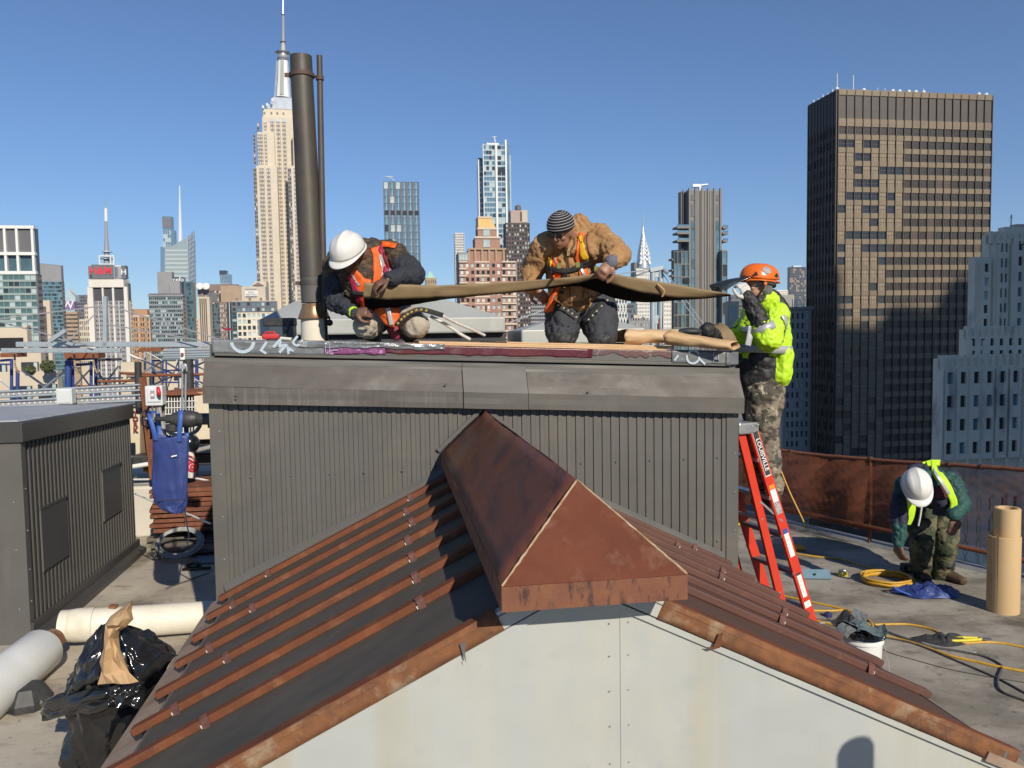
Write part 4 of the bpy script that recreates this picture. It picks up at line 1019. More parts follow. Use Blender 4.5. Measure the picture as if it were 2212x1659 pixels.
# --- glass slab with dark piers
b, T = bld('glass_slab_tower', 'slim pale blue glass tower with dark vertical piers under a roof crane', 827, 905, 392, 600, m_greyd, 22)
n = 6; cw = T.W / n
facade(T, 0, T.W, T.zv(760), T.zv(393), 6, 24, 0.70, 0.97, m_greyd, [m_glass_b, m_glass_lt, m_glass_b, m_glass_b], 0.5, indiv=True, seed=70, pick=lambda i, j, r: 0 if r.random() < .8 else (1 if r.random() < .6 else 2))
for i in range(n):
    x = cw * (i + .5)
    slab(T, x - cw * .35, x + cw * .35, -.3, .2, T.zv(465), T.zv(455), m_glass_d, 'open_floor')
    slab(T, x - .1, x + .1, -.25, -.05, T.zv(760), T.zv(393), m_steelw, 'mullion')
for uu, va, vb in ((838, 486, 500), (893, 571, 590)): slab(T, T.xu(uu) - 1.7, T.xu(uu) + 1.7, -.35, .1, T.zv(vb), T.zv(va), m_glass_d, 'open_bay')
mb = MB(); mb.tube([P(852, 391, 610), P(843, 384, 610), P(834, 382, 610)], .5, 6); mb.tube([P(832, 381.5, 610), P(850, 381.5, 610)], .5, 6); mb.build('roof_crane', m_steelw, b)
b, T = bld('green_pyramid_tower', 'small tan tower with a pale green pyramid roof', 919, 943, 600, 900, m_tan, 14)
facade(T, 0, T.W, T.zv(700), T.zv(603), 5, 8, 0.4, 0.6, m_tan, [m_brownd], 0.4, seed=72)
mb = MB(); q = [T.pt(1.5, 0, T.zt), T.pt(T.W - 1.5, 0, T.zt), T.pt(T.W - 1.5, T.W - 3, T.zt), T.pt(1.5, T.W - 3, T.zt), T.pt(T.W * .45, T.W / 2 - 1.5, T.zv(585))]
mb.add(q, [(0, 1, 4), (1, 2, 4), (2, 3, 4), (3, 0, 4), (3, 2, 1, 0)]); mb.build('pyramid_roof', m_copper, b)
b, T = bld('white_grid_supertall', 'needle thin white gridded tower in the distance', 982, 1002.5, 503, 2500, m_whitest, 31)
facade(T, 0, T.W, T.zv(760), T.zv(504), 6, 46, 0.62, 0.62, m_whitest, [m_glass_d, m_greyd], 1.2, seed=73)

# --- blue glass condominium tower
b, T = bld('tall_blue_condo_tower', 'tall blue glass condominium tower with white vertical fins', 1048, 1100, 312, 640, m_glass_b, 24)
for xa, xb, n, sd in ((T.xu(1049), T.xu(1073.5), 4, 74), (T.xu(1079), T.xu(1096), 2, 75)):
    facade(T, xa, xb, T.zv(760), T.zv(313), n, 40, 0.92, 0.72, M('blue_spandrel', (0.34, 0.42, 0.46), None, rough=0.4), [m_glass_b, m_glass_d, m_glass_b, m_glass_lt], 0.2, indiv=(sd == 74), seed=sd)
for ua, ub, va in ((1074.5, 1078.5, 312), (1095.5, 1099, 302), (1048, 1049.5, 312)): slab(T, T.xu(ua), T.xu(ub), -1.2, 1, T.zv(780), T.zv(va), m_wp, 'fin')
slab(T, T.xu(1080), T.xu(1095), -.4, 1, T.zv(372), T.zv(361), m_glass_d, 'open_terrace')
T2 = Tower(b, 1034.5, 1050, 347, 646, 22, wall=m_glass_b, name='lower_wing'); facade(T2, T2.xu(1038), T2.W, T2.zv(760), T2.zv(360), 3, 36, 0.9, 0.7, m_steelw, [m_glass_lt, m_glass_b, m_glass_d], .2, seed=76)
slab(T2, 0, T2.xu(1037.5), -.8, 1, T2.zv(780), T2.zv(345), m_wp, 'fin')
slab(T2, T2.xu(1039), T2.W, 2, 8, T2.zt, T2.zv(340), m_greyd, 'plant')
Tower(b, 1099, 1103, 335, 650, 18, wall=m_glass_lt, name='side_strip')
slab(T, T.xu(1058), T.xu(1084), 3, 12, T.zt, T.zv(307), m_wp, 'roof_plant')
mb = MB(); mb.tube([P(1070, 308, 650), P(1067.5, 296, 650)], .8, 6); mb.tube([P(1063, 295.5, 650), P(1073, 295.5, 650)], .4, 6); mb.build('roof_crane', m_steelw, b)

# --- brick complex with gold mansard
b, T = bld('brick_gold_roof_complex', 'stepped red brick apartment complex with cream bands and a gold mansard roof', 992, 1116, 564, 330, m_brick, 30)
m_band = M('cream_band', (0.62, 0.53, 0.42), None, rough=0.8)
facade(T, 0, T.W, T.zv(790), T.zv(566), 11, 15, 0.55, 0.52, m_brick, [m_glass_lt, m_glass_d, m_blindw, m_glass_d], 0.35, indiv=True, seed=77)
for k in range(16):
    z = T.zv(790) + (T.zv(566) - T.zv(790)) / 15 * k
    for ua, ub in ((993, 1010), (1026, 1058), (1084, 1115)):
        slab(T, T.xu(ua), T.xu(ub), -1.0 if ua in (993, 1084) else -.55, .1, z - .28, z + .32, m_band, 'balcony' if ua in (993, 1084) else 'stone_band')
T2 = Tower(b, 1013, 1091, 537, 336, 22, wall=m_brick, name='middle_block')
for uu in (1013, 1026, 1041, 1056, 1071, 1087): slab(T2, T2.xu(uu), T2.xu(uu) + .8, -.8, .2, T2.zv(566), T2.zv(536), m_tan, 'column')
slab(T2, -.3, T2.W + .3, -.9, 1, T2.zv(540), T2.zv(536), m_tan, 'cornice')
T3 = Tower(b, 1026, 1080, 513, 340, 18, wall=m_brick, name='upper_block'); slab(T3, -.2, T3.W + .2, -.5, .5, T3.zv(515), T3.zv(511), m_band, 'cornice')
T4 = Tower(b, 1032, 1073, 494, 342, 15, wall=m_brick, name='tower_block'); slab(T4, -.2, T4.W + .2, -.4, .5, T4.zv(496), T4.zv(492), m_band, 'cornice')
for TT, va, vb in ((T4, 497, 510), (T3, 518, 534)): slab(TT, TT.xu(1046), TT.xu(1060), -.3, .3, TT.zv(vb), TT.zv(va), m_glass_lt, 'bay_window')
mb = MB(); q = [T4.pt(0.3, 0.2, T4.zt + .1), T4.pt(T4.W - .3, .2, T4.zt + .1), T4.pt(T4.W - .3, 12, T4.zt + .1), T4.pt(.3, 12, T4.zt + .1)]
zz = T4.zv(470); mb.hexa(q + [T4.pt(T4.xu(1036.5), 1.5, zz), T4.pt(T4.xu(1066), 1.5, zz), T4.pt(T4.xu(1066), 10, zz), T4.pt(T4.xu(1036.5), 10, zz)]); mb.build('mansard_roof', m_gold, b)
slab(T4, T4.xu(1036), T4.xu(1066.5), 1.2, 10.5, zz, zz + .7, m_band, 'roof_kerb')
T5 = Tower(b, 990, 1012, 545, 333, 14, wall=m_grey, name='glass_penthouse'); facade(T5, .3, T5.W - .3, T5.zv(563), T5.zv(548), 3, 1, .85, .85, m_grey, [m_glass_lt, m_glass_b], .2, indiv=True, seed=79)
# --- dark brown tower with water tank
b, T = bld('brown_tank_tower', 'dark brown office tower with pink penthouse and rooftop water tank', 1092, 1144, 481, 420, m_brownd, 25)
facade(T, 0, T.W, T.zv(790), T.zv(483), 9, 33, 0.56, 0.55, m_brownd, [m_glass_d, m_glass_lt, m_glass_d, m_blindw], 0.4, indiv=True, seed=80)
T2 = Tower(b, 1103, 1139, 454, 424, 14, wall=M('pink_stone', (0.42, 0.32, 0.28), None, rough=0.8), name='penthouse')
slab(T2, T2.xu(1126), T2.xu(1129.5), -.1, .2, T2.zv(478), T2.zv(458), m_brownd, 'penthouse_window'); slab(T2, T2.xu(1130), T2.W, -.3, 1, T2.zv(480), T2.zv(454), m_cream, 'penthouse_wall')
mb = MB(); mb.lathe(P(1119, 454, 428), [(1.7, 0), (1.7, 2.0), (1.75, 2.0), (.2, 3.0)], 16); mb.build('water_tank', m_greyd, b)
b, T = bld('grey_office_building', 'low grey office slab with tight window rows behind the man in tan', 1146, 1184, 628, 500, m_grey, 20)
facade(T, 0, T.W, T.zv(760), T.zv(630), 10, 16, 0.75, 0.5, m_grey, [m_glass_d], 0.3, seed=82)
# --- white diagrid facade
b, T = bld('white_diagrid_building', 'white diagonal lattice facade right of the man in tan', 1323, 1354, 636, 430, m_glass_d, 18)
nx_, nz_ = 5, 9; z0, z1 = T.zv(770), T.zv(637)
for s in (-1, 1):
    for k in range(-nz_, nx_ + nz_):
        # diagonals clipped to the facade
        pts = []
        for t in range(0, 61):
            z = z0 + (z1 - z0) * t / 60; x = (k + s * (t / 60) * nz_ * .5) * T.W / nx_
            if 0 <= x <= T.W: pts.append(T.pt(x, -.4, z))
        if len(pts) > 3: q = MB(); q.tube([pts[0], pts[-1]], .34, 4); q.build('diagonal_strut', m_wp, b)
for k in range(14):
    z = z0 + (z1 - z0) * k / 13; slab(T, 0, T.W, -.25, .1, z, z + .45, m_wp, 'floor_band')
# --- art deco needle
b = thing('art_deco_needle_tower', 'distant art deco tower with silver arched crown and needle spire', 'skyscraper', P(1389, 730, 1650))
Y = 1650; ppx = Y / F * 1.0
T = Tower(b, 1374, 1403, 580, Y, 30, wall=m_whitest, name='shaft'); facade(T, 1, T.W - 1, T.zv(740), T.zv(583), 8, 20, .42, .5, m_whitest, [m_brownd, m_greyd], .6, seed=84)
slab(T, -2.2, 4.5, 5, 30, -61, T.zv(566), m_greyd, 'west_flank')
cx = lambda v: P(1389, v, Y + 15)
mb = MB()
prof_c = [(15, 580), (14.2, 566), (12.8, 550), (10.8, 534), (8.2, 517), (5.6, 503), (3.6, 493), (2.0, 484), (1.2, 470)]
prof_c = [(r * .95, v) for r, v in ((15.5, 580), (14.6, 565), (12.6, 549), (10, 535), (7.2, 522), (5, 510), (3, 499), (1.8, 490), (1.0, 480), (.5, 481))][:8]
mb.tube([cx(v) for r, v in prof_c], [r * ppx for r, v in prof_c], 16, up=EX); mb.build('crown', m_chrome, b, autosmooth=30)
for k, (v, r) in enumerate(((572, 13.2), (562, 12.3), (552, 11), (543, 9.5), (535, 8), (527, 6.4), (519, 5))):
    q = MB(); c = cx(v) - EY * r * ppx * 1.12
    def fn(a, bb):
        th = pi * a; rr = (r * (.98 if bb > .5 else .62)) * ppx
        return c + EX * (cos(th) * rr) + EZ * (sin(th) * rr * 1.1)
    q.grid(fn, 12, 1); q.build('arch', m_wp if k % 2 == 0 else m_chrome, b, solid=1.2)
    for j in range(3):
        th = pi * (.25 + .25 * j); q = MB(); p0 = c + EX * (cos(th) * r * .72 * ppx) + EZ * (sin(th) * r * .78 * ppx) - EY * 1.3
        w = r * .09 * ppx; q.prism([p0 - EX * w, p0 + EX * w, p0 + EZ * w * 2.4], EY * .6); q.build('triangle_window', m_greyd, b)
mb = MB(); mb.tube([cx(492), cx(455)], [1.6 * ppx, .25 * ppx], 8); mb.tube([cx(492), cx(480)], [2.0 * ppx, .7 * ppx], 8); mb.build('needle_spire', m_chrome, b)
b, T = bld('castle_topped_building', 'grey stone building with castle like crenellations below the needle tower', 1358, 1403, 692, 340, m_grey, 16)
facade(T, T.xu(1373), T.W, T.zv(790), T.zv(694), 4, 6, .3, .45, m_grey, [m_greyd, m_glass_lt], .3, indiv=True, seed=85)
for k in range(8): slab(T, T.W * k / 8, T.W * k / 8 + T.W * .07, -.2, .6, T.zt, T.zt + 1.0, m_grey, 'merlon')
slab(T, T.xu(1370), T.xu(1382), 1, 5, T.zt, T.zv(680), m_cream, 'roof_block'); slab(T, T.xu(1391), T.xu(1396), .5, 3, T.zt, T.zv(684), m_cream, 'roof_block')
b, T = bld('cream_punched_building', 'cream building with small punched windows left of the balcony tower', 1424, 1456, 646, 520, m_whitest, 18)
facade(T, 0, T.W, T.zv(780), T.zv(648), 10, 14, .35, .5, m_whitest, [m_greyd, m_brownd], .4, seed=86)
b, T = bld('navy_backdrop_tower', 'dark blue tower partly hidden under the needle tower', 1353, 1376, 655, 700, m_greyd, 18)
facade(T, 0, T.W, T.zv(760), T.zv(657), 6, 10, .7, .6, m_greyd, [m_glass_d, m_glass_b], .3, seed=87)
# --- taupe balcony tower
b, T = bld('taupe_balcony_tower', 'taupe clad residential tower with crenellated top and stacked balconies', 1487, 1559.5, 411, 330, m_taupe, 24)
ztop = T.zt
for i in range(6):
    x = T.W * i / 5.4; slab(T, x, x + T.W * .055, -.55, .3, -61, ztop + 1.0, m_taupe, 'pilaster')
for k in range(9): slab(T, T.W * (.18 + k * .075), T.W * (.18 + k * .075) + .25, -.35, .1, -61, ztop - .2, M('taupe_edge', (0.25, 0.22, 0.19), None, rough=.6), 'vertical_rib')
for ua, ub in ((1493, 1501), (1545.5, 1553)):
    slab(T, T.xu(ua), T.xu(ub), -.2, .2, T.zv(433), T.zv(421), m_greyd, 'louvre'); slab(T, T.xu(ua), T.xu(ub), -.2, .2, T.zv(468), T.zv(442), m_greyd, 'louvre')
    for k in range(15):
        z1 = T.zv(477) - k * (T.zv(477) - T.zv(790)) / 15; z0 = z1 - (T.zv(477) - T.zv(790)) / 15 + .25
        slab(T, T.xu(ua), T.xu(ub), -.2, .2, z0, z1, m_glass_b if k % 4 else m_glass_g, 'pane')
T2 = Tower(b, 1470, 1487.5, 414, 333, 22, wall=m_glass_d, name='dark_flank')
for k in range(4): slab(T2, T2.W * k / 4, T2.W * k / 4 + .45, -.4, .2, -61, T2.zt + .8 * (k % 2), m_greyd, 'pilaster')
T3 = Tower(b, 1455, 1488, 540, 329, 24, wall=m_glass_d, name='west_wing'); facade(T3, 0, T3.W, T3.zv(790), T3.zv(543), 4, 9, .82, .92, m_taupe, [m_glass_d, m_glass_g, m_glass_b], .4, indiv=True, seed=88)
T4 = Tower(b, 1559, 1571, 540, 329, 24, wall=m_taupe, name='east_wing'); facade(T4, 0, T4.W, T4.zv(790), T4.zv(543), 1, 9, .8, .92, m_taupe, [m_glass_b, m_glass_d], .4, indiv=True, seed=89)
for va in (490, 502.5, 519):
    for ua, ub in ((1460, 1487), (1559, 1570)):
        slab(T3, T3.xu(ua, va), T3.xu(ub, va), -1.4, 4, T3.zv(va) - .8, T3.zv(va), m_taupe, 'balcony'); slab(T3, T3.xu(ua, va), T3.xu(ub, va), -1.4, -1.3, T3.zv(va), T3.zv(va - 4), m_glass_b, 'balcony_rail')
for va in (560, 583, 595, 613): slab(T3, T3.xu(1451.5), T3.xu(1456), 0, 4, T3.zv(va) - .5, T3.zv(va) + .3, m_taupe, 'balcony')
for uu in (1482, 1561): slab(T3, T3.xu(uu) - 1.5, T3.xu(uu) + 1.2, -.9, -.5, T3.zv(612), T3.zv(601), m_dark, 'dark_opening')
mb = MB(); mb.box(P(1503, 401.5, 336), (3.0, 2, 1.2)); mb.tube([P(1505, 401, 336), P(1529, 398.5, 336)], .55, 6); mb.tube([P(1512, 402, 336), P(1512, 412, 336)], .7, 6); mb.build('roof_crane', m_steelw, b)
b, T = bld('beige_window_block', 'beige block with one tall pale window bay beside the balcony tower', 1571, 1596, 651, 240, m_cream, 12)
facade(T, T.xu(1574), T.xu(1590), T.zv(780), T.zv(659), 2, 4, .8, .85, m_cream, [m_glass_lt], .25, indiv=True, seed=90)
b, T = bld('dark_gridded_block', 'dark gridded office block behind the beige window block', 1578, 1612, 637, 420, m_greyd, 16)
facade(T, 0, T.W, T.zv(760), T.zv(640), 9, 14, .6, .5, m_greyd, [m_glass_d, m_glass_b], .3, seed=91)
b, T = bld('pale_fin_block', 'pale block of thin vertical fins left of the grey slab', 1665, 1715, 637, 600, m_grey, 20)
for k in range(26): slab(T, T.W * k / 26, T.W * k / 26 + .25, -.6, .2, T.zv(720), T.zt, m_whitest, 'vertical_fin')
T2 = Tower(b, 1668, 1702, 627, 610, 14, wall=m_whitest, name='upper_storey'); facade(T2, 0, T2.W, T2.zv(637), T2.zv(628), 8, 2, .5, .5, m_whitest, [m_brownd], .3, seed=92)
b, T = bld('far_black_glass_tower', 'far black glass slab tower left of the bronze glass tower', 1706, 1741, 577, 1500, m_glass_d, 30)
facade(T, 0, T.W, T.zv(700), T.zv(580), 10, 24, .8, .8, m_greyd, [m_glass_d, m_glass_d, m_tan], .3, seed=93)
slab(T, T.xu(1716), T.xu(1734), 5, 12, T.zt, T.zv(573), m_steelw, 'roof_plant')
b, T = bld('shaded_stone_building', 'grey stone slab with narrow windows in shade right of the ladder worker', 1694, 1752, 664, 175, M('shaded_stone', (0.34, 0.32, 0.29), (0.29, 0.27, 0.25), .3, .85), 14)
facade(T, T.xu(1696), T.xu(1748), T.zv(1010), T.zv(672), 5, 16, .45, .60, M('shaded_stone', (.3,) * 3), [m_glass_d, m_glass_d, m_glass_lt], .35, indiv=True, seed=94)
slab(T, -.3, T.W + .3, -.5, 1, T.zv(668), T.zv(663), m_grey, 'coping')
for k in range(7): slab(T, T.xu(1722 + k * 4), T.xu(1722 + k * 4) + .12, 2, 2.1, T.zt, T.zv(645), m_wp, 'roof_rail_post')
# --- bronze glass office tower
b, T = bld('bronze_glass_tower', 'large dark bronze glass office tower with rows of beige spandrels', 1810, 2143, 193, 170, M('bronze_core', (0.03, 0.027, 0.024), None, rough=.4), 34, flank=60)
m_bspan = M('bronze_spandrel', (0.205, 0.160, 0.105), (0.165, 0.128, 0.086), .2, .55, 0.1)
m_bmull = M('bronze_mullion', (0.085, 0.062, 0.045), None, rough=.4, metal=.3)
NC, NRW = 19, 27
zA, zB = T.zv(1010, 1976), T.zv(272, 1976)
def bpick(i, j, r):
    jj = NRW - 1 - j
    lim = 8 if jj < 8 else (7 if jj < 9 else 6)
    if jj == 0: return 0
    if i < lim: return 2 if r.random() < 0.62 else 3
    return 0 if r.random() < .93 else 1
m_bglass = M('bronze_glass', (0.048, 0.045, 0.042), (0.066, 0.060, 0.054), .12, .3, spec=.5)
facade(T, 0, T.W, zA, zB, NC, NRW, .94, .60, m_bspan, [m_bglass, m_brownd, m_blind, m_glass_d], .22, indiv=True, keep=340, seed=95, pick=bpick)
slab(T, 0, T.W, -.24, .1, zB, T.zv(270, 1976) + .9, m_bspan, 'spandrel_band')
facade(T, 0, T.W, zB + .9, T.zt - 1.2, NC, 1, .96, .97, m_bmull, [M('louvre_bronze', (0.085, 0.075, 0.066), (0.07, 0.06, 0.055), .5, .6)], .2, indiv=True, seed=96, wname='louvre_panel')
slab(T, -.1, T.W + .1, -.3, .3, T.zt - 1.2, T.zt, m_bspan, 'parapet_band')
for i in range(NC + 1): slab(T, T.W * i / NC - .07, T.W * i / NC + .07, -.42, .1, zA, T.zt - .2, m_bmull, 'mullion')
for i in range(NC):
    for j in (1, 2): slab(T, T.W * (i + j / 3) / NC - .03, T.W * (i + j / 3) / NC + .03, -.13, -.05, zA, zB, m_bmull, 'glazing_bar')
# glazing bars of the nearer window cells: one horizontal bar per storey
for j in range(NRW):
    z = zA + (zB - zA) / NRW * (j + .5); slab(T, .05, T.W - .05, -.12, -.06, z - .05, z + .05, m_bmull, 'glazing_bar')
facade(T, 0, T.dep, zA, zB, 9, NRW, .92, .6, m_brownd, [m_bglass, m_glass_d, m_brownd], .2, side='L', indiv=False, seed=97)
slab(T, -.25, -.02, 0, T.dep, zB, T.zt, M('louvre_dark', (0.06,) * 3), 'louvre_side')
for i in range(10): slab(T, -.4, -.2, T.dep * i / 9 - .08, T.dep * i / 9 + .08, zA, T.zt - .2, m_bmull, 'side_mullion')
rr = random.Random(5)
for uu, h, dish in ((1814, 36, 1), (1849, 34, 0), (1872, 6, 1), (1902, 10, 0), (1918, 10, 0), (1935, 9, 1), (1950, 6, 1), (1970, 7, 1), (1985, 8, 1), (2002, 12, 1), (2122, 9, 1), (2138, 6, 1)):
    c = T.pt(T.xu(uu, 200), 1, T.zt); px = 170 / F
    mb = MB(); mb.tube([c, c + EZ * h * px], .07 if h < 20 else .09, 5)
    if dish: mb.ball(c + EZ * 4 * px, (.42, .3, .42), 8, 6)
    mb.build('rooftop_antenna', m_wp, b)
for k in range(6):
    c = T.pt(.5, T.dep * (k + .5) / 6, T.zt); mb = MB(); mb.tube([c, c + EZ * (.6 + .4 * (k % 2))], .08, 5); mb.ball(c + EZ * .35, (.22, .3, .3), 8, 6); mb.build('rooftop_antenna', m_wp, b)
# --- grey art deco building on the right
m_deco = M('deco_stone', (0.82, 0.73, 0.58), (0.72, 0.64, 0.51), .15, .85, 0, .1, 3, c3=(0.24, 0.23, 0.22), scale3=.5, pos3=(.56, .75), stretch3=(1, 1, .3))
b, T = bld('grey_stone_setback_building', 'weathered grey stone setback building at the right edge, in shade', 2031, 2420, 775, 62, m_deco, 12)
facade(T, T.xu(2036), T.xu(2290), T.zv(985), T.zv(787), 9, 4, .42, .50, m_deco, [m_glass_d, m_glass_d, m_glass_b], .3, indiv=True, seed=98)
facade(T, T.xu(2050), T.xu(2290), T.zv(1330), T.zv(1060), 9, 6, .34, .62, m_deco, [m_glass_d, m_blindw, m_glass_d], .3, indiv=True, seed=99)
T1 = Tower(b, 2087, 2420, 712, 64, 12, wall=m_deco, name='lower_setback'); facade(T1, T1.xu(2090), T1.xu(2290), T1.zv(775), T1.zv(724), 10, 2, .4, .62, m_deco, [m_glass_d], .25, indiv=True, seed=100)
T2 = Tower(b, 2107, 2142, 555, 67, 10, wall=m_deco, name='side_setback'); facade(T2, T2.xu(2117), T2.xu(2134), T2.zv(712), T2.zv(564), 1, 5, .5, .6, m_deco, [m_glass_d, m_glass_lt], .25, indiv=True, seed=101)
T3 = Tower(b, 2136, 2420, 507, 68, 10, wall=m_deco, name='upper_block'); 
facade(T3, T3.xu(2144), T3.xu(2172), T3.zv(712), T3.zv(520), 3, 6, .5, .6, m_deco, [m_glass_d], .25, indiv=True, seed=102)
facade(T3, T3.xu(2182), T3.xu(2292), T3.zv(712), T3.zv(515), 3, 6, .38, .6, m_deco, [m_glass_d, m_glass_b], .25, indiv=True, seed=103)
T4 = Tower(b, 2171, 2420, 490, 69.5, 8, wall=m_deco, name='top_block'); Tower(b, 2196, 2300, 484, 72, 5, wall=m_cream, name='penthouse')
for TT, n in ((T3, 22), (T1, 24), (T, 26)):
    for k in range(n): slab(TT, TT.W * k / n, TT.W * k / n + .28, -.18, .3, TT.zt - .8, TT.zt + .28, m_deco, 'parapet_fluting')
for TT, us in ((T3, (2140, 2146, 2178, 2202)), (T1, (2092, 2120, 2150, 2190)), (T, (2034, 2060, 2088, 2116, 2145, 2175, 2205))):
    for uu in us: slab(TT, TT.xu(uu), TT.xu(uu) + .22, -.3, .2, -61 if TT is T else TT.zt - 12, TT.zt - .9, m_deco, 'pilaster')
mb = MB(); c = P(2184, 488, 69); mb.tube([c, c + EZ * 1.0], .05, 6); mb.tube([c + EZ * .75 - EX * .15, c + EZ * .75 + EX * .15], .03, 5); mb.build('roof_antenna', m_mast, b)
# --- neighbouring towers behind the camera: their shade falls on the right hand buildings
for nm, lab, boxes in (('office_tower_behind', 'plain stone office tower behind the viewpoint, its shade on the grey setback building', ((55, 130, -70, -40, 92),)),
                       ('slab_tower_behind', 'tall slab tower behind the viewpoint shading the narrow stone slab', ((186, 204.5, -112, -100, 190),)),
                       ('stepped_block_behind', 'stepped block behind the viewpoint shading the foot of the bronze tower', ((205, 217, -112, -100, 178), (217.2, 234, -112, -100, 183), (234.2, 300, -112, -100, 191)))):
    o = thing(nm, lab, 'building', (boxes[0][0], boxes[0][2], -61))
    for X0, X1, Y0, Y1, zz in boxes:
        mb = MB(); mb.box(((X0 + X1) / 2, (Y0 + Y1) / 2, (zz - 61) / 2), (X1 - X0, Y1 - Y0, zz + 61)); mb.build('wall', m_grey, o)
# --- beige terrace building close by on the left
b, T = bld('beige_terrace_building', 'near beige terraced building with planters seen through the scaffold', -60, 58, 709, 62, m_cream, 8)
T0 = Tower(b, -60, 88, 760, 60, 10, wall=m_cream, name='middle_terrace'); T1 = Tower(b, -60, 124, 805, 58, 12, wall=m_cream, name='lower_terrace')
slab(T, T.xu(50), T.W + .1, -.2, .5, T.zt, T.zv(703), m_cream, 'parapet_post')
slab(T, T.xu(-10), T.xu(46), -.3, .3, T.zv(757), T.zv(730), m_dark, 'terrace_opening')
for TT, ua, ub, va, vb in ((T0, 40, 77, 783, 812), (T1, 16, 60, 834, 870), (T1, 74, 115, 831, 868), (T0, -40, 8, 785, 812)):
    slab(TT, TT.xu(ua), TT.xu(ub), -.15, .3, TT.zv(vb), TT.zv(va), m_glass_d, 'large_window'); slab(TT, TT.xu(ub - 9), TT.xu(ub - 1.5), -.2, .2, TT.zv(vb), TT.zv(va + 1), m_glass_lt, 'side_pane')
def shrub(u, v, Y, w, h, lab, n=700, seed=1, mcol=None):
    c = P(u, v, Y); rnd = random.Random(seed)
    o = thing('terrace_shrub', lab, 'shrub', c, 'terrace shrubs')
    mb = MB()
    for k in range(n):
        d = V((rnd.gauss(0, 1), rnd.gauss(0, 1), rnd.gauss(0, 1))).normalized() * rnd.random() ** .55
        p = c + V((d.x * w, d.y * w, h * .95 + d.z * h))
        a = V((rnd.uniform(-1, 1), rnd.uniform(-1, 1), rnd.uniform(-1, 1))).normalized() * .12; e = a.orthogonal().normalized() * .06
        mb.quad(p - a, p + e, p + a, p - e)
    mb.build('foliage', M('shrub_leaf', (0.055, 0.085, 0.03), (0.09, 0.10, 0.035), 3, .7), o, fix=False)
    mb = MB(); mb.tube([c - EZ * .2, c + EZ * h * .6], .05, 5); mb.build('stem', m_brownd, o)
shrub(64.5, 806, 58.5, .40, .30, 'dark clipped round shrub on the beige terrace, left one', seed=1)
shrub(104, 804, 57.5, .50, .48, 'taller bushy shrub on the beige terrace, right one', seed=2)
b, T = bld('tan_low_rise', 'tan low rise building behind the scaffold poles', 255, 480, 783, 85, m_cream, 12)
facade(T, 1, T.W - 1, T.zv(890), T.zv(800), 8, 3, .45, .5, m_cream, [m_brownd, m_glass_d], .25, indiv=True, seed=105)
Tower(b, 300, 345, 776, 84, 6, wall=m_tan, name='stair_block'); slab(T, T.xu(268), T.xu(330), -.4, .4, T.zv(812), T.zv(806), m_brown, 'cornice')
# --- distant skyline filler masses
for i, (u0, u1, vt, Y, m_, nm, lab) in enumerate((
    (60, 150, 690, 1500, m_grey, 'distant_grey_mass', 'distant grey building mass left of the purple sign block'),
    (270, 345, 668, 1700, m_brown, 'distant_brown_mass', 'distant brown building mass behind the orange brick block'),
    (396, 440, 688, 900, m_cream, 'distant_cream_mass', 'distant cream building mass under the spire tower'),
    (690, 830, 690, 1500, m_grey, 'distant_low_block', 'distant low block hidden mostly by the kneeling worker'),
    (900, 990, 665, 1300, m_whitest, 'distant_white_mass', 'distant white building mass under the green pyramid tower'),
    (1116, 1160, 670, 1100, m_cream, 'distant_pale_mass', 'distant pale building mass right of the brown tank tower'),
    (1600, 1700, 655, 1000, m_grey, 'distant_grey_building', 'distant grey slab behind the ladder worker'))):
    b, T = bld(nm, lab, u0, u1, vt, Y, m_, 40)
    facade(T, 0, T.W, T.zv(760), T.zv(vt + 3), max(6, int((u1 - u0) / 4)), 9, .5, .5, m_, [m_greyd, m_glass_d], .4, seed=110 + i)
# ------------------------------------------------------------------ props: materials
m_kraft = M('kraft_paper', (0.50, 0.33, 0.17), (0.44, 0.28, 0.14), 3, 0.7, 0, 0.15, 14, c3=(0.56, 0.40, 0.23), scale3=2)
m_kraft_sh = M('kraft_sheet', (0.235, 0.165, 0.085), (0.20, 0.14, 0.07), 2.5, 0.7, 0, 0.15, 10)
m_tar = M('black_backing', (0.008, 0.008, 0.009), (0.013, 0.013, 0.013), 12, 0.95, 0, 0.3, 90, spec=0.03)
m_bag = M('black_bag', (0.010, 0.011, 0.013), (0.016, 0.016, 0.018), 4, 0.16, 0, 0.45, 9, (1, 1, 1), spec=0.9)
m_blue = M('blue_nylon', (0.030, 0.052, 0.20), (0.022, 0.038, 0.15), 6, 0.5, 0, 0.35, 9, (2.2, 1, .5), c3=(0.045, 0.075, 0.26), scale3=4, dent=(.25, 6))
m_bluestrap = M('blue_strap', (0.05, 0.12, 0.42), None, rough=0.55)
m_yel = M('yellow_cord', (0.62, 0.36, 0.04), (0.50, 0.28, 0.03), 40, 0.5)
m_cable = M('dark_cable', (0.10, 0.095, 0.085), (0.06, 0.06, 0.055), 20, 0.5)
m_greyc = M('grey_cable', (0.34, 0.35, 0.34), (0.24, 0.25, 0.25), 30, 0.5)
m_rope = M('white_rope', (0.72, 0.72, 0.70), (0.5, 0.5, 0.5), 60, 0.8, 0, 0.6, 120)
m_red = M('red_fibreglass', (0.62, 0.045, 0.02), (0.54, 0.04, 0.018), 6, 0.38, 0, 0.03, 30, c3=(0.72, 0.30, 0.22), scale3=14, pos3=(0.70, 0.74))
m_alu = M('aluminium', (0.50, 0.51, 0.52), (0.40, 0.41, 0.42), 10, 0.35, 0.6, 0.05, 60)
m_label = M('white_label', (0.72, 0.71, 0.69), (0.55, 0.55, 0.54), 60, 0.6, mixpos=(.55, .6))
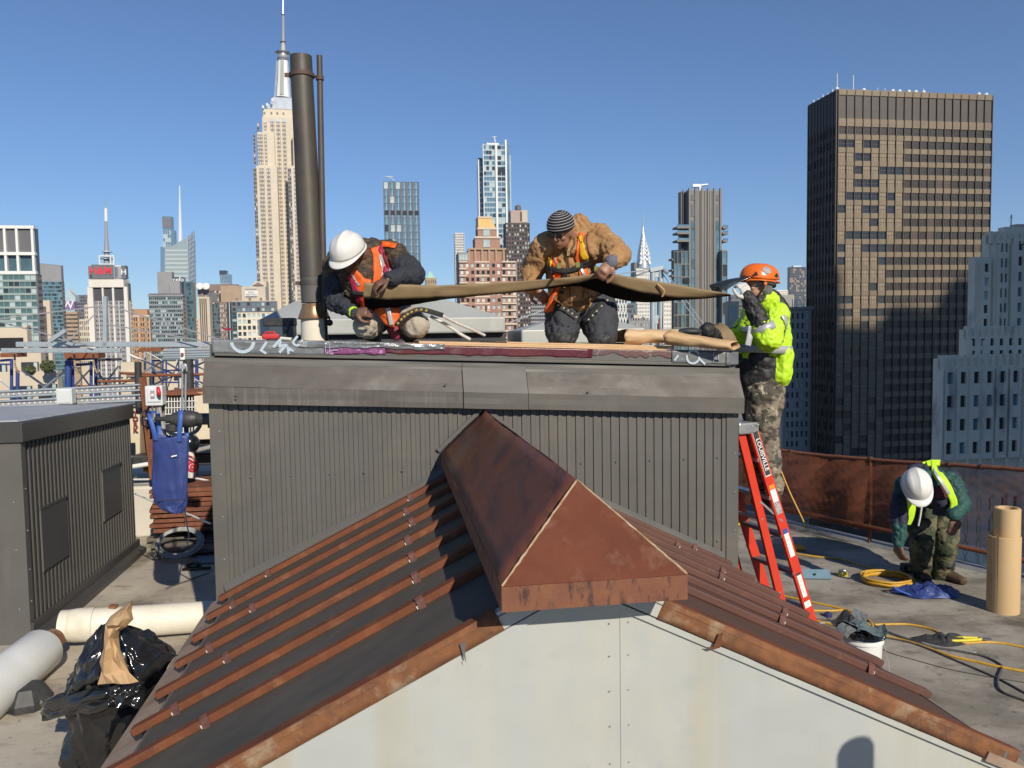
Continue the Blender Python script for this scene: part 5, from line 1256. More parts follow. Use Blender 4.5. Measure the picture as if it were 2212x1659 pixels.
m_galvb = M('galvanised_beam', (0.46, 0.51, 0.54), (0.38, 0.43, 0.46), 3, 0.4, 0.3, 0.05, 60, (0.3, 1, 1))
m_scb = M('scaffold_blue', (0.025, 0.055, 0.24), (0.04, 0.07, 0.22), 6, 0.45)
m_orust = M('scaffold_rust', (0.26, 0.085, 0.035), (0.16, 0.06, 0.03), 6, 0.8)
m_duct = M('painted_duct', (0.44, 0.45, 0.42), (0.37, 0.38, 0.36), 1.5, 0.45, 0.1, 0.08, 8, c3=(0.46, 0.46, 0.43), scale3=3, pos3=(0.58, 0.75))
m_cream_u = M('cream_unit', (0.66, 0.58, 0.44), (0.60, 0.52, 0.38), 4, 0.5)
m_steelr = M('rusted_steel', (0.20, 0.070, 0.035), (0.13, 0.045, 0.025), 5, 0.8, 0, 0.2, 60, (0.4, 1, 1), c3=(0.26, 0.12, 0.07), scale3=9)
m_hy = M('hi_vis_yellow', (0.55, 0.85, 0.03), (0.48, 0.76, 0.025), 6, 0.6, 0, 0.2, 30)

def crumple(mb_fn, nu, nv, name, m, parent, amp=0.0, solid=0.0, sub=0):
    mb = MB(); mb.grid(mb_fn, nu, nv); o = mb.build(name, m, parent, smooth=True, solid=solid)
    if sub: s = o.modifiers.new('s', 'SUBSURF'); s.levels = sub; s.render_levels = sub
    return o
def smoothpath(pts, n=8):
    out = []
    pts = [V(p) for p in pts]
    for i in range(len(pts) - 1):
        p0, p1, p2, p3 = pts[max(i - 1, 0)], pts[i], pts[i + 1], pts[min(i + 2, len(pts) - 1)]
        for k in range(n):
            t = k / n
            out.append(0.5 * ((2 * p1) + (p2 - p0) * t + (2 * p0 - 5 * p1 + 4 * p2 - p3) * t * t + (3 * p1 - p0 - 3 * p2 + p3) * t ** 3))
    out.append(pts[-1]); return out
def cord(name, label, cat, pts, r, m, group=None, n=6, parent=None):
    mb = MB(); mb.tube(smoothpath(pts), r, n); o = mb.build(name, m, parent, smooth=True)
    if label: tag(o, label, cat, group)
    return o
def bar(parent, name, a, b, w, h, m, bevel=0):
    """rectangular bar between two points"""
    a, b = V(a), V(b); d = (b - a).normalized()
    s = d.cross(EZ); s = s.normalized() if s.length > 1e-3 else EX
    t = s.cross(d).normalized()
    q = [a - s * w / 2 - t * h / 2, a + s * w / 2 - t * h / 2, a + s * w / 2 + t * h / 2, a - s * w / 2 + t * h / 2]
    mb = MB(); mb.hexa(q + [p + (b - a) for p in q]); return mb.build(name, m, parent, bevel=bevel)
def pole(parent, name, a, b, r, m, n=8):
    mb = MB(); mb.tube([a, b], r, n); return mb.build(name, m, parent, smooth=False, autosmooth=50)

# ------------------------------------------------------------------ white metal ducts behind the workers
def duct_unit(lab, u0, u1, v_top, v_bot, v_apex, ua0, ua1, Y, dep):
    a, b_ = P(u0, v_bot, Y), P(u1, v_bot, Y)
    o = thing('hooded_roof_vent', lab, 'roof vent', V((a.x + (b_.x - a.x) / 2, a.y, 2.3)), 'white metal roof vents')
    zl, zh = P(u0, v_bot, Y).z, P(u0, v_top, Y).z
    q = [V((a.x, Y, 0)), V((b_.x, Y + (b_.x - a.x) * .1, 0)), V((b_.x - .15, Y + dep, 0)), V((a.x - .15, Y + dep, 0))]
    mb = MB(); mb.hexa([p + EZ * zl for p in q] + [p + EZ * zh for p in q]); mb.build('hood_body', m_duct, o, bevel=0.02)
    za = P(ua0, v_apex, Y + dep * .45).z
    x0, x1 = P(ua0, v_apex, Y + dep * .4).x, P(ua1, v_apex, Y + dep * .4).x
    t = [V((x0, Y + dep * .35, za)), V((x1, Y + dep * .38, za)), V((x1, Y + dep * .65, za)), V((x0, Y + dep * .65, za))]
    e = 0.015
    q2 = [V((p.x, p.y, zh - .01)) for p in q]
    mb = MB(); mb.hexa(q2 + t); mb.build('hood_top', m_duct, o, bevel=0.01)
    mb = MB(); mb.hexa([V((p.x * .98, p.y + .1, 2.2)) for p in q] + [V((p.x * .98, p.y + .1, zl + .01)) for p in q]); mb.build('vent_curb', m_black, o)
    return o
duct_unit('white hooded vent behind the flue and kneeling man, the long one', 557, 1092, 690, 726, 652, 640, 960, 7.7, 1.5)
duct_unit('white hooded vent behind the legs of the man in tan', 1126, 1400, 712, 745, 682, 1215, 1290, 7.9, 1.3)
o = thing('black_motor_bracket', 'small black motor bracket beside the flue base', 'bracket', P(615, 730, 6.6))
mb = MB(); mb.box(P(605, 696, 6.6), (.26, .12, .07)); mb.build('motor_box', m_black, o, bevel=.01); mb = MB(); mb.box(P(612, 720, 6.6), (.2, .1, .12)); mb.build('motor_stand', M('navy_metal', (.06, .075, .10), None, rough=.4), o)
mb = MB(); mb.tube([P(628, 690, 6.4), P(612, 735, 6.4)], .016, 8); mb.build('motor_strut', m_black, o)
# red tool case, red rag
o = thing('red_tool_case', 'small red plastic tool case on the roof edge left of the flue', 'tool case', P(585, 733, 5.35))
c = P(585, 727, 5.35); mb = MB(); mb.box(c, (.115, .07, .040), RL); mb.build('case_body', M('red_plastic', (.50, .035, .03), None, rough=.4), o, bevel=.012)
mb = MB(); mb.tube(smoothpath([c - EX * .035 + EZ * .018, c - EX * .03 + EZ * .03, c + EX * .02 + EZ * .03, c + EX * .03 + EZ * .018]), .006, 6); mb.build('case_handle', M('red_plastic', (.5, .03, .03)), o, smooth=True)
o = thing('caulk_tube', 'short pale caulk tube lying right of the red case', 'tube', P(620, 734, 5.3)); mb = MB(); mb.tube([P(607, 731, 5.3), P(630, 733, 5.28)], .012, 10); mb.build('tube_body', m_white, o, autosmooth=40)
mb = MB(); mb.tube([P(630, 733, 5.28), P(638, 733.5, 5.28)], [.006, .002], 8); mb.build('nozzle', m_black, o)
def fn(a, b): return P(480 + 22 * a, 709 + 6 * a - 3 * b + 2 * sin(a * 5), 5.25 + .1 * b)
t = crumple(fn, 8, 4, 'red_rag', M('red_cloth', (.35, .01, .03), None, rough=.8), None, solid=.004); tag(t, 'small dark red rag at the left corner of the roof edge', 'rag')

# ------------------------------------------------------------------ sheet of roofing felt held by three workers
top_e = [(787, 610), (817, 612), (847, 613.5), (876, 614.5), (922, 616), (960, 616), (1042, 612.5), (1110, 608), (1180, 603), (1243, 597), (1288, 591), (1325, 592), (1361, 598), (1398, 604), (1466, 615), (1520, 625), (1578, 635)]
mid_e = [(785, 643), (813, 646), (845, 647), (876, 646), (926, 643.5), (960, 642.5), (1042, 636.5), (1110, 630), (1180, 621), (1243, 612), (1288, 603), (1325, 614), (1361, 625), (1398, 634), (1466, 643), (1520, 643), (1578, 637)]
low_e = [(788, 670), (817, 667.5), (857, 662.5), (896, 657.5), (936, 650.5), (965, 646), (1044, 638), (1112, 631.5), (1184, 623.5), (1247, 619), (1292, 631), (1327, 644), (1362, 650.5), (1400, 653), (1466, 648), (1522, 645), (1578, 638)]
def rows_(lst, y): return [P(u, v, y(u)) for u, v in lst]
yt = lambda u: 5.22 + (u - 785) / 800 * .42
rt_ = smoothpath(rows_(top_e, lambda u: yt(u) + .02), 6); rm_ = smoothpath(rows_(mid_e, lambda u: yt(u) + .05), 6); rl_ = smoothpath(rows_(low_e, lambda u: yt(u) + .22), 6)
o = thing('roofing_felt_sheet', 'long strip of brown faced black roofing felt held across by three men', 'roofing felt', (rm_[30].x, rm_[30].y, rm_[30].z))
nn = len(rt_)
def sheet(r0, r1, m, name, bulge, k=5, side=-1):
    mb = MB()
    def fn(a, b):
        i = min(int(round(a * (nn - 1))), nn - 1)
        p = r0[i] * (1 - b) + r1[i] * b
        w = noise.noise((a * 22, b * 1.5, side)) * .010 + noise.noise((a * 70, b * 2, side)) * .003
        return p + V((0, side * (bulge * sin(pi * b)) + w, w * .3))
    mb.grid(fn, nn - 1, k); return mb.build(name, m, o, smooth=True, solid=.003)
sheet(rt_, rm_, m_kraft_sh, 'kraft_face', .004)
sheet(rm_, rl_, m_tar, 'tar_face', .01, side=1)
for uu, va, vb in ((1428, 614, 641),):
    mb = MB(); a = P(uu - 8, va, yt(uu) - .0); b_ = P(uu + 2, vb, yt(uu) + .03); mid = P(uu + 6, (va + vb) / 2, yt(uu) + .012)
    mb.tube(smoothpath([a, mid, b_]), [.004] * 17 if uu != 1428 else [.008] * 17, 6); mb.build('crease', m_kraft if uu == 1428 else m_kraft_sh, o, smooth=True)

# loose kraft paper on the right part of the roof
def paper_roll(label, pts0, pts1, Y0, Y1, r0, r1, m, open_=3.5, name='kraft_paper_roll'):
    a, b_ = P(*pts0, Y0), P(*pts1, Y1); d = (b_ - a).normalized(); u = EZ - d * EZ.dot(d); u.normalize(); w = d.cross(u)
    def fn(i, j):
        th = -1.2 + open_ * 1.45 * j; rr = r0 + (r1 - r0) * i; rr *= 1 - .10 * j + .22 * noise.noise((i * 2.5, j * 3, Y0)) + .08 * noise.noise((i * 7, j * 9, Y0))
        p = a + (b_ - a) * i + d * (.10 * noise.noise((j * 3, 2, Y0)))
        return p + u * (sin(th) * rr * .60) + w * (cos(th) * rr * (1.1 + .25 * j))
    mb = MB(); mb.grid(fn, 14, 36); t = mb.build(name, m, None, smooth=True, solid=.002); return tag(t, label, 'kraft paper', 'loose kraft paper on the roof')
paper_roll('curled kraft paper lying nearest the man in tan', (1338, 729), (1452, 726), 5.75, 5.95, .105, .085, M('kraft_pale', (.62, .44, .26), (.56, .39, .22), 3, .65, 0, .1, 12))
paper_roll('curled kraft paper roll lying in front of the ladder man', (1440, 730), (1585, 748), 5.62, 5.58, .095, .06, m_kraft)
def fn(a, b):
    e0, e1 = P(1540, 703, 5.72), P(1556, 696, 5.78); f0, f1 = P(1566, 752, 5.60), P(1593, 742, 5.66)
    p = (e0 * (1 - a) + e1 * a) * (1 - b) + (f0 * (1 - a) + f1 * a) * b
    return p + V((.012 * noise.noise((a * 3, b * 4, 2)), -.06 * sin(pi * b), 0.02 * sin(pi * b)))
t = crumple(fn, 8, 10, 'kraft_paper_flap', m_kraft_sh, None, solid=.003); tag(t, 'stiff kraft flap sticking up in front of the yellow jacket', 'kraft paper', 'loose kraft paper on the roof')
o = thing('work_glove_pile', 'dark work glove lying behind the kraft paper', 'glove', P(1498, 722, 6.0))
mb = MB(); c = P(1490, 716, 6.0); mb.ball(c, (.10, .06, .03)); mb.build('glove_palm', m_black, o, smooth=True)
for k in range(4): mb = MB(); mb.tube([c - EX * .06 + EY * (-.04 + k * .025), c - EX * .16 + EY * (-.05 + k * .03) - EZ * .01], [.014, .01], 8); mb.build('glove_finger', m_black, o, smooth=True)

# ------------------------------------------------------------------ steel post with guy wires beyond the roof
o = thing('guyed_steel_post', 'galvanised steel H post with guy wires beneath the needle tower', 'post', P(1419, 760, 9.5))
for uu in (1410, 1427): pole(o, 'post_flange', P(uu, 580, 9.5), P(uu, 800, 9.5), .035, m_galvb)
for vv in (590, 640, 690): bar(o, 'post_web', P(1410, vv, 9.5), P(1427, vv, 9.5), .04, .10, m_galvb)
bar(o, 'post_head', P(1404, 584, 9.48), P(1432, 578, 9.48), .05, .05, m_galvb)
for a, b_ in (((1404, 584), (1120, 690)), ((1404, 586), (1100, 697)), ((1432, 580), (1550, 742)), ((1432, 592), (1540, 744)), ((1404, 581), (1290, 600))):
    pole(o, 'guy_wire', P(*a, 9.5), P(*b_, 8.6), .007, m_galvb, 5)
mb = MB(); mb.tube([P(1434, 582, 9.45), P(1441, 590, 9.4)], .022, 8); mb.build('turnbuckle', m_mast, o)
o = thing('orange_marker_rod', 'thin orange rod standing left of the brick complex base', 'rod', P(1054, 735, 9)); pole(o, 'rod', P(1050, 660, 9), P(1050, 740, 9), .012, m_orust)
o = thing('rusty_marker_rod', 'thin rusty rod standing under the kraft paper near the castle building', 'rod', P(1424, 745, 8.5)); pole(o, 'rod', P(1424, 688, 8.5), P(1424, 745, 8.5), .010, m_orust)

# ------------------------------------------------------------------ ladder
lad = thing('step_ladder', 'red fibreglass step ladder folded and leaning on the bronze enclosure', 'ladder', (2.3, 6.3, 0))
WV = V((-.19, .45, 0))
f1t, f1b = P(1628, 925, 6.1), P(1773, 1399, 6.1); f2t, f2b = P(1602, 935, 6.1), P(1714, 1399, 6.1)
def rail(a, b_, wa, m=m_red):
    d = (b_ - a).normalized(); nrm = WV.normalized(); s = d.cross(nrm).normalized()
    mb = MB()
    # C channel
    w, t, fl = wa, .006, .030
    prof_ = [(-w / 2, 0), (w / 2, 0), (w / 2, fl), (w / 2 - t, fl), (w / 2 - t, t), (-w / 2 + t, t), (-w / 2 + t, fl), (-w / 2, fl)]
    mb.prism([a + s * x + nrm * y for x, y in prof_], b_ - a); return mb.build('side_rail', m, lad, bevel=.0015)
R1 = rail(f1t, f1b, .085); rail(f2t, f2b, .070); rail(f1t + WV, f1b + WV, .085); rail(f2t + WV, f2b + WV, .070)
for k in range(1, 6):
    z = .30 * k; t = 1 - z / 1.75; p = f1t + (f1b - f1t) * t
    mb = MB(); mb.box(p + WV / 2 - V((.01, 0, 0)), (WV.length, .085, .028), Matrix.Rotation(atan2(WV.y, WV.x), 3, 'Z')); mb.build('step', m_alu if k > 3 else M('step_dirty', (.12, .11, .10), (.2, .19, .18), 20, .5, .3), lad, bevel=.003)
for z in (.45, 1.05):
    t = 1 - z / 1.75; p = f2t + (f2b - f2t) * t; pole(lad, 'rear_brace', p, p + WV, .012, m_alu)
# top cap
c = (f1t + f2t) / 2 + WV / 2; Rw = Matrix.Rotation(atan2(WV.y, WV.x), 3, 'Z')
mb = MB(); mb.box(c + V((-.005, 0, .02)), (WV.length + .06, .20, .09), Rw); mb.build('top_cap', m_alu, lad, bevel=.012)
for kx in (-.06, 0, .05):
    mb = MB(); mb.lathe(f1t + V((kx - .02, -.02, .02 + kx * .2)), [(.007, 0), (.007, .004), (.003, .006)], 8, ax=(0, -1, 0)); mb.build('rivet', m_screw, lad)
# label plates on the near rail
dR = (f1b - f1t).normalized(); sR = dR.cross(WV.normalized()).normalized(); 
if sR.x < 0: sR = -sR
def plate(t0, t1, w, m, name='label_plate', off=.0015, par=None, sh=0):
    a, b_ = f1t + (f1b - f1t) * t0, f1t + (f1b - f1t) * t1; n = -WV.normalized() * off
    mb = MB(); mb.hexa([p + n + sR * x + V((0, 0, 0)) for p, x in ((a, -w / 2 + sh), (a, w / 2 + sh), (b_, w / 2 + sh), (b_, -w / 2 + sh))] + [p + n * 2 + sR * x for p, x in ((a, -w / 2 + sh), (a, w / 2 + sh), (b_, w / 2 + sh), (b_, -w / 2 + sh))]); return mb.build(name, m, par or R1)
pw = plate(.005, .215, .058, m_wp); plate(.010, .210, .050, m_black, off=.003, par=R1)
n_ = -WV.normalized()
letters('LOUISVILLE', .054, m_wp, R1, f1t + (f1b - f1t) * .118 + n_ * .008, frame(dR, sR), .0006, .0006)
plate(.255, .272, .055, M('orange_label', (.75, .25, .03), None, rough=.5)); plate(.275, .33, .055, m_label); plate(.33, .385, .055, M('grey_label', (.4, .4, .38), (.2, .2, .2), 80, .6, mixpos=(.5, .55)))
plate(.455, .475, .045, M('blue_label', (.03, .08, .35), None, rough=.5)); plate(.475, .58, .048, m_label); plate(.655, .665, .045, m_black); plate(.665, .765, .045, m_label); plate(.785, .812, .062, m_wp)
mb = MB(); a = f2t + (f2b - f2t) * .30 + n_ * -.02; b_ = f1t + (f1b - f1t) * .42; mb.tube([a, b_], .010, 6); mb.build('spreader', m_alu, lad)
o = thing('yellow_foot_block', 'small yellow block standing at the corner of the enclosure behind the ladder', 'block', P(1600, 1132, 8.2)); mb = MB(); mb.box(P(1601, 1116, 8.2), (.055, .04, .14)); mb.build('block_body', M('yellow_block', (.65, .42, .03), None, rough=.5), o, bevel=.005)
mb = MB(); mb.box(P(1602, 1131, 8.2), (.10, .08, .015)); mb.build('block_base', M('yellow_block', (.65, .42, .03)), o)

# ------------------------------------------------------------------ debris net along the deck edge
m_net = bpy.data.materials.new('debris_net'); m_net.use_nodes = True; MATS['debris_net'] = m_net
nt = m_net.node_tree; N_ = nt.nodes; b_ = N_['Principled BSDF']; b_.inputs['Base Color'].default_value = (.25, .092, .05, 1); b_.inputs['Roughness'].default_value = 1.0; b_.inputs['Specular IOR Level'].default_value = 0.05
tr = N_.new('ShaderNodeBsdfTransparent'); mx = N_.new('ShaderNodeMixShader'); out = N_['Material Output']
tc = N_.new('ShaderNodeTexCoord'); mp = N_.new('ShaderNodeMapping'); mp.inputs['Scale'].default_value = (1, 1, 4); nz = N_.new('ShaderNodeTexNoise'); nz.inputs['Scale'].default_value = .9; nz.inputs['Detail'].default_value = 4
mr = N_.new('ShaderNodeMapRange'); mr.inputs[1].default_value = .35; mr.inputs[2].default_value = .68; mr.inputs[3].default_value = .32; mr.inputs[4].default_value = .58
nt.links.new(tc.outputs['Object'], mp.inputs[0]); nt.links.new(mp.outputs[0], nz.inputs['Vector']); nt.links.new(nz.outputs[0], mr.inputs[0]); nt.links.new(mr.outputs[0], mx.inputs[0])
nt.links.new(tr.outputs[0], mx.inputs[1]); nt.links.new(b_.outputs[0], mx.inputs[2]); nt.links.new(mx.outputs[0], out.inputs[0])
netT = thing('debris_net', 'rust brown debris netting hung between pipes along the deck edge', 'netting', PZ(1950, 1190, 0))
tp = [(1560, 960), (1690, 972), (1800, 985), (1960, 998), (2100, 1006), (2212, 1014), (2420, 1030)]
def edge_pt(u, hgt):
    # point above the deck edge line on pixel column u
    d = ray(u, 1150); dd = V((d.x, d.y, 0)); n2 = V((edge_dir.y, -edge_dir.x, 0)); t = (DE1 - V((0, 0, 0))).dot(n2) / dd.dot(n2); p = dd * t; return V((p.x, p.y, hgt))
def net_top(u):
    for (a, va), (b, vb_) in zip(tp[:-1], tp[1:]):
        if a <= u <= b: v = va + (vb_ - va) * (u - a) / (b - a)
    p = edge_pt(u, 0) - kn * .12; d = ray(u, v); return V((p.x, p.y, CAM.z + d.z * (p.y / d.y)))
us = [1560 + k * 20 for k in range(44)]
for li, (off, sag, zb_, u_to) in enumerate(((0.0, .05, .26, 2420), (-.10, .14, .20, 1985), (-.05, .10, .22, 1900))):
    tpts = [net_top(u) for u in us if u <= u_to]
    def fn(a, b):
        x = a * (len(tpts) - 1); i = min(int(x), len(tpts) - 2); p = tpts[i].lerp(tpts[i + 1], x - i)
        z = p.z * (1 - b) + zb_ * b
        w = sag * sin(pi * b) * (.6 + .4 * noise.noise((a * 5, 1, li))) + .035 * noise.noise((a * 6, b * 5 + a * 9, li + 4)) + .03 * noise.noise((a * 3, b * 15 + a * 16, li)) + .012 * noise.noise((a * 9, b * 34 + a * 30, li))
        return V((p.x, p.y, z)) - kn * (w + off * 0 + li * .10 * b) + EZ * (.03 * noise.noise((a * 6, b * 3, 7)))
    mb = MB(); mb.grid(fn, 90, 30); mb.build('net_layer', m_net, netT, smooth=True)
m_roll = M('rolled_net', (.25, .085, .04), (.16, .055, .03), 8, .8, 0, .4, 40, (1, 1, 6))
mb = MB(); pp = [net_top(u) + EZ * .012 * noise.noise((u * .03, 1, 1)) for u in us]; mb.tube(pp, [.022 + .010 * noise.noise((u * .05, 3, 1)) for u in us], 8); mb.build('rolled_top_edge', m_roll, netT, smooth=True)
mb = MB(); pp = [V((p.x, p.y, .22 + .02 * noise.noise((p.x, 2, 2)))) - kn * .02 for p in [net_top(u) for u in us]]; mb.tube(pp, [.026 + .012 * noise.noise((u * .05, 8, 1)) for u in us], 8); mb.build('rolled_bottom_edge', m_roll, netT, smooth=True)
for uu in (1620, 1892, 2330): p = net_top(uu); pole(netT, 'net_post', V((p.x, p.y, .0)), p + EZ * .03, .022, m_orust)
for uu, vv in ((1720, 976), (1892, 992), (2130, 1008), (2060, 1003)):
    p = net_top(uu); mb = MB(); mb.lathe(p - edge_dir * .015, [(.030, 0), (.033, .015), (.030, .03)], 10, ax=edge_dir); mb.build('tie', M('dark_tie', (.07, .03, .02), None, rough=.8), netT)
cord('yellow_tie_rope', 'thin yellow rope hanging from the net down to the deck edge', 'rope', [P(1674, 985, 9.3), P(1691, 1027, 9.2), P(1708, 1068, 9.1), P(1732, 1118, 9.0), P(1741, 1140, 8.9)], .010, m_yel)

# ------------------------------------------------------------------ things on the right part of the deck
o = thing('standing_kraft_rolls', 'two nested rolls of kraft paper standing upright at the right edge', 'paper roll', PZ(2166, 1322, 0))
c = PZ(2166, 1320, 0)
mb = MB(); mb.lathe(c, [(.129, 0), (.129, .68), (.122, .685), (.10, .67)], 40); mb.build('outer_roll', M('kraft_roll', (.60, .42, .22), (.54, .37, .19), 2, .6, 0, .06, 20, (1, 1, .3)), o, autosmooth=40)
mb = MB(); mb.lathe(c + EX * .022, [(.104, .6), (.104, .925), (.098, .93), (.075, .93), (.07, .86)], 40, close=True); mb.build('inner_roll', M('kraft_roll', (.6,) * 3), o, autosmooth=40)
mb = MB(); mb.hexa([c + V((-.10, -.075, .02)), c + V((-.14, .0, .02)), c + V((-.142, .0, .02)), c + V((-.102, -.08, .02)), c + V((-.10, -.078, .69)), c + V((-.142, .02, .66)), c + V((-.144, .02, .66)), c + V((-.102, -.082, .69))]); mb.build('loose_edge', m_kraft, o)
def q6(x, y, z=.012): return PZ(1645.8 + x * .2725, 1207 + y * .2725, z)
cg = 'cords across the deck'
cord('yellow_extension_lead', 'yellow cord looping behind the red ladder foot', 'cord', [q6(x, y) for x, y in ((-150, 240), (0, 262), (150, 290), (400, 345), (650, 400), (780, 450), (860, 500), (880, 545))], .011, m_yel, cg)
cord('yellow_extension_lead', 'yellow cord joining the loop near the ladder foot', 'cord', [q6(x, y) for x, y in ((330, 418), (400, 412), (560, 412), (650, 408), (720, 450), (860, 530))], .010, m_yel, cg)
cord('yellow_extension_lead', 'yellow cord running under the snips to the right edge', 'cord', [q6(x, y) for x, y in ((890, 522), (1050, 518), (1180, 522), (1350, 560), (1480, 630), (1580, 665), (1750, 660), (1900, 668), (2100, 705), (2300, 740))], .010, m_yel, cg)
cord('yellow_extension_lead', 'yellow cord running from the bucket to the lower right edge', 'cord', [q6(x, y) for x, y in ((430, 490), (640, 540), (760, 555), (900, 600), (1100, 640), (1300, 700), (1500, 770), (1700, 815), (1850, 850), (2100, 897), (2300, 940))], .011, m_yel, cg)
cord('dark_extension_lead', 'dark cable snaking past the bucket to the lower right corner', 'cable', [q6(x, y) for x, y in ((420, 480), (700, 500), (900, 550), (1100, 620), (1300, 690), (1550, 730), (1750, 770), (1880, 830), (1900, 870), (1870, 960), (1900, 1050), (2100, 1130), (2300, 1200))], .009, m_cable, cg)
cord('dark_extension_lead', 'dark cable with the sharp kink near the lower right corner', 'cable', [q6(x, y) for x, y in ((900, 610), (1200, 670), (1500, 790), (1750, 895), (1875, 950), (1990, 1010), (2100, 1070), (2300, 1160))], .008, m_cable, cg)
cord('thin_black_wire', 'thin black wire trailing from the white bucket', 'wire', [q6(x, y, .006) for x, y in ((915, 680), (1000, 740), (1200, 800), (1500, 880), (1850, 945), (2100, 985))], .004, m_black, cg)
cord('grey_hose', 'pale grey hose lying beside the yellow cords near the ladder', 'hose', [q6(x, y) for x, y in ((420, 512), (560, 505), (700, 495), (860, 515), (980, 565), (1250, 660), (1480, 715), (1700, 745))], .008, m_greyc, cg)
cord('yellow_extension_lead', 'shaded yellow cord running along the net to the coil', 'cord', [PZ(1810.4 + x * .2645, 932.6 + y * .2645, .012) for x, y in ((-420, 980), (-250, 1010), (0, 1040), (100, 1062), (250, 1110), (420, 1150), (520, 1200))], .010, m_yel, cg)
# coil of yellow cord
cc_ = PZ(1916, 1259, 0)
pts = []
for k in range(150):
    a = k * .27; r = .20 + .045 * noise.noise((k * .05, 1, 1)); pts.append(cc_ + V((cos(a) * r * 1.15 + .03 * noise.noise((k * .04, 4, 1)), sin(a) * r + .03 * noise.noise((k * .045, 7, 1)), .012 + .0004 * k + .02 * abs(noise.noise((k * .3, 2, 2))))))
t = MB(); t.tube(pts, .011, 6); tag(t.build('coiled_yellow_cord', m_yel, None, smooth=True), 'loose coil of yellow cord left of the blue bag', 'cord coil')
# crumpled blue bag on the deck
cb = PZ(2005, 1284, 0)
o = thing('crumpled_blue_bag', 'crumpled blue nylon bag lying at the feet of the bending man', 'bag', cb)
def fn(a, b):
    th = 2 * pi * a; rr = .02 + .98 * b
    x = cos(th) * rr * (.30 + .05 * sin(3 * th)); y = sin(th) * rr * (.20 + .04 * cos(2 * th))
    z = .012 + .10 * max(0, 1 - rr ** 2.2) * (.55 + .9 * abs(noise.noise((x * 9, y * 9, 3)))) + .035 * abs(noise.noise((x * 22, y * 22, 5))) * (1 - rr * .7)
    return cb + V((x, y, z))
mb = MB(); mb.grid(fn, 56, 18, True); mb.build('bag_cloth', m_blue, o, smooth=False)
mb = MB()
def fn(a, b):
    th = pi * a; return cb + V((-.20 - .14 * sin(th), -.10 + .14 * a + .03 * b, .02 + .05 * sin(th) + .01 * b))
mb.grid(fn, 12, 2); mb.build('bag_strap', m_bluestrap, o, smooth=True, solid=.004)
# white bucket with tools
cbk = PZ(1862, 1500, 0); cbk = V((P(1862, 1385, 5.3).x, 5.3, 0))
o = thing('white_bucket', 'white plastic bucket heaped with dark scraps behind the roof eave', 'bucket', cbk)
mb = MB(); mb.lathe(cbk, [(.115, 0), (.120, .02), (.132, .33), (.142, .335), (.142, .35), (.137, .36), (.145, .365), (.145, .375), (.135, .375), (.128, .32)], 32, close=True); mb.build('bucket_body', M('bucket_white', (.70, .70, .68), None, rough=.4), o, autosmooth=40)
def fn(a, b):
    th = 2 * pi * a; r = .155 * b; return cbk + V((cos(th) * r, sin(th) * r, .375 + .05 * (1 - b) * abs(noise.noise((cos(th) * 2, sin(th) * 2, b * 3))) * 2 + .012 * noise.noise((th * 3, b, 1))))
mb = MB(); mb.grid(fn, 30, 6, True); mb.build('black_liner', m_bag, o)
for k, (dx, dy, ang, ln_, mm) in enumerate(((-.08, -.02, .5, .22, m_membrane), (.04, -.05, -.2, .2, M('teal_scrap', (.10, .14, .14), None, rough=.5)), (-.02, .05, .9, .24, m_membrane), (-.14, .03, .2, .16, m_black))):
    c = cbk + V((dx, dy, .42 + .015 * k)); d = V((cos(ang), sin(ang), .12)); e = V((-sin(ang), cos(ang), .3))
    def fn(a, b): return c + d * (a - .5) * ln_ + e * (b - .5) * .10 + EZ * (.03 * sin(a * 5 + k) + .012 * noise.noise((a * 5, b * 5, k)))
    mb = MB(); mb.grid(fn, 8, 4); mb.build('scrap_sheet', mm, o, solid=.003)
mb = MB(); mb.tube(smoothpath([cbk + V((.146, 0, .33)), cbk + V((.165, -.04, .2)), cbk + V((.15, -.09, .12)), cbk + V((.09, -.13, .16))]), .003, 5); mb.build('bucket_handle', m_alu, o)
# black cloth and snips
cl = PZ(2032, 1387, 0); o = thing('black_cloth_heap', 'flat heap of black cloth on the deck beside the yellow snips', 'cloth', cl)
def fn(a, b):
    th = 2 * pi * a; r = b; x = cos(th) * r * .26; y = sin(th) * r * .11; return cl + V((x + .05 * sin(2 * th) * b, y, .006 + .07 * (1 - b ** 2) * (.5 + abs(noise.noise((x * 14, y * 14, 2))))))
mb = MB(); mb.grid(fn, 40, 10, True); mb.build('cloth', M('black_cloth', (.018, .018, .02), (.035, .035, .035), 20, .8, 0, .3, 60), o)
cs_ = PZ(2106, 1384, .02); o = thing('yellow_snips', 'yellow handled sheet metal snips on the deck', 'snips', cs_)
for s in (-1, 1):
    mb = MB(); mb.tube(smoothpath([cs_ + V((-.20, .02 * s, .01)), cs_ + V((-.08, .028 * s, .015)), cs_ + V((.04, .012 * s, .015))]), [.012] * 17, 8); mb.build('handle', M('snip_yellow', (.62, .55, .03), (.05, .05, .04), 7, .5, mixpos=(.6, .62)), o, smooth=True)
    mb = MB(); mb.tube([cs_ + V((.04, .006 * s, .015)), cs_ + V((.13, .010 * s, .012))], [.012, .004], 8); mb.build('jaw', m_black, o)
mb = MB(); mb.lathe(cs_ + V((.045, 0, .01)), [(.016, 0), (.016, .018)], 10); mb.build('pivot', m_screw, o)
pb = PZ(1758, 1254, 0); o = thing('blue_metal_plate', 'pale blue drilled metal plate lying right of the ladder', 'plate', pb)
mb = MB(); mb.box(pb + V((0, .05, .05)), (.36, .012, .11), Matrix.Rotation(-.12, 3, 'Z') @ Matrix.Rotation(-.9, 3, 'X')); mb.build('plate_sheet', M('blue_plate', (.16, .26, .32), (.13, .22, .28), 5, .5), o)
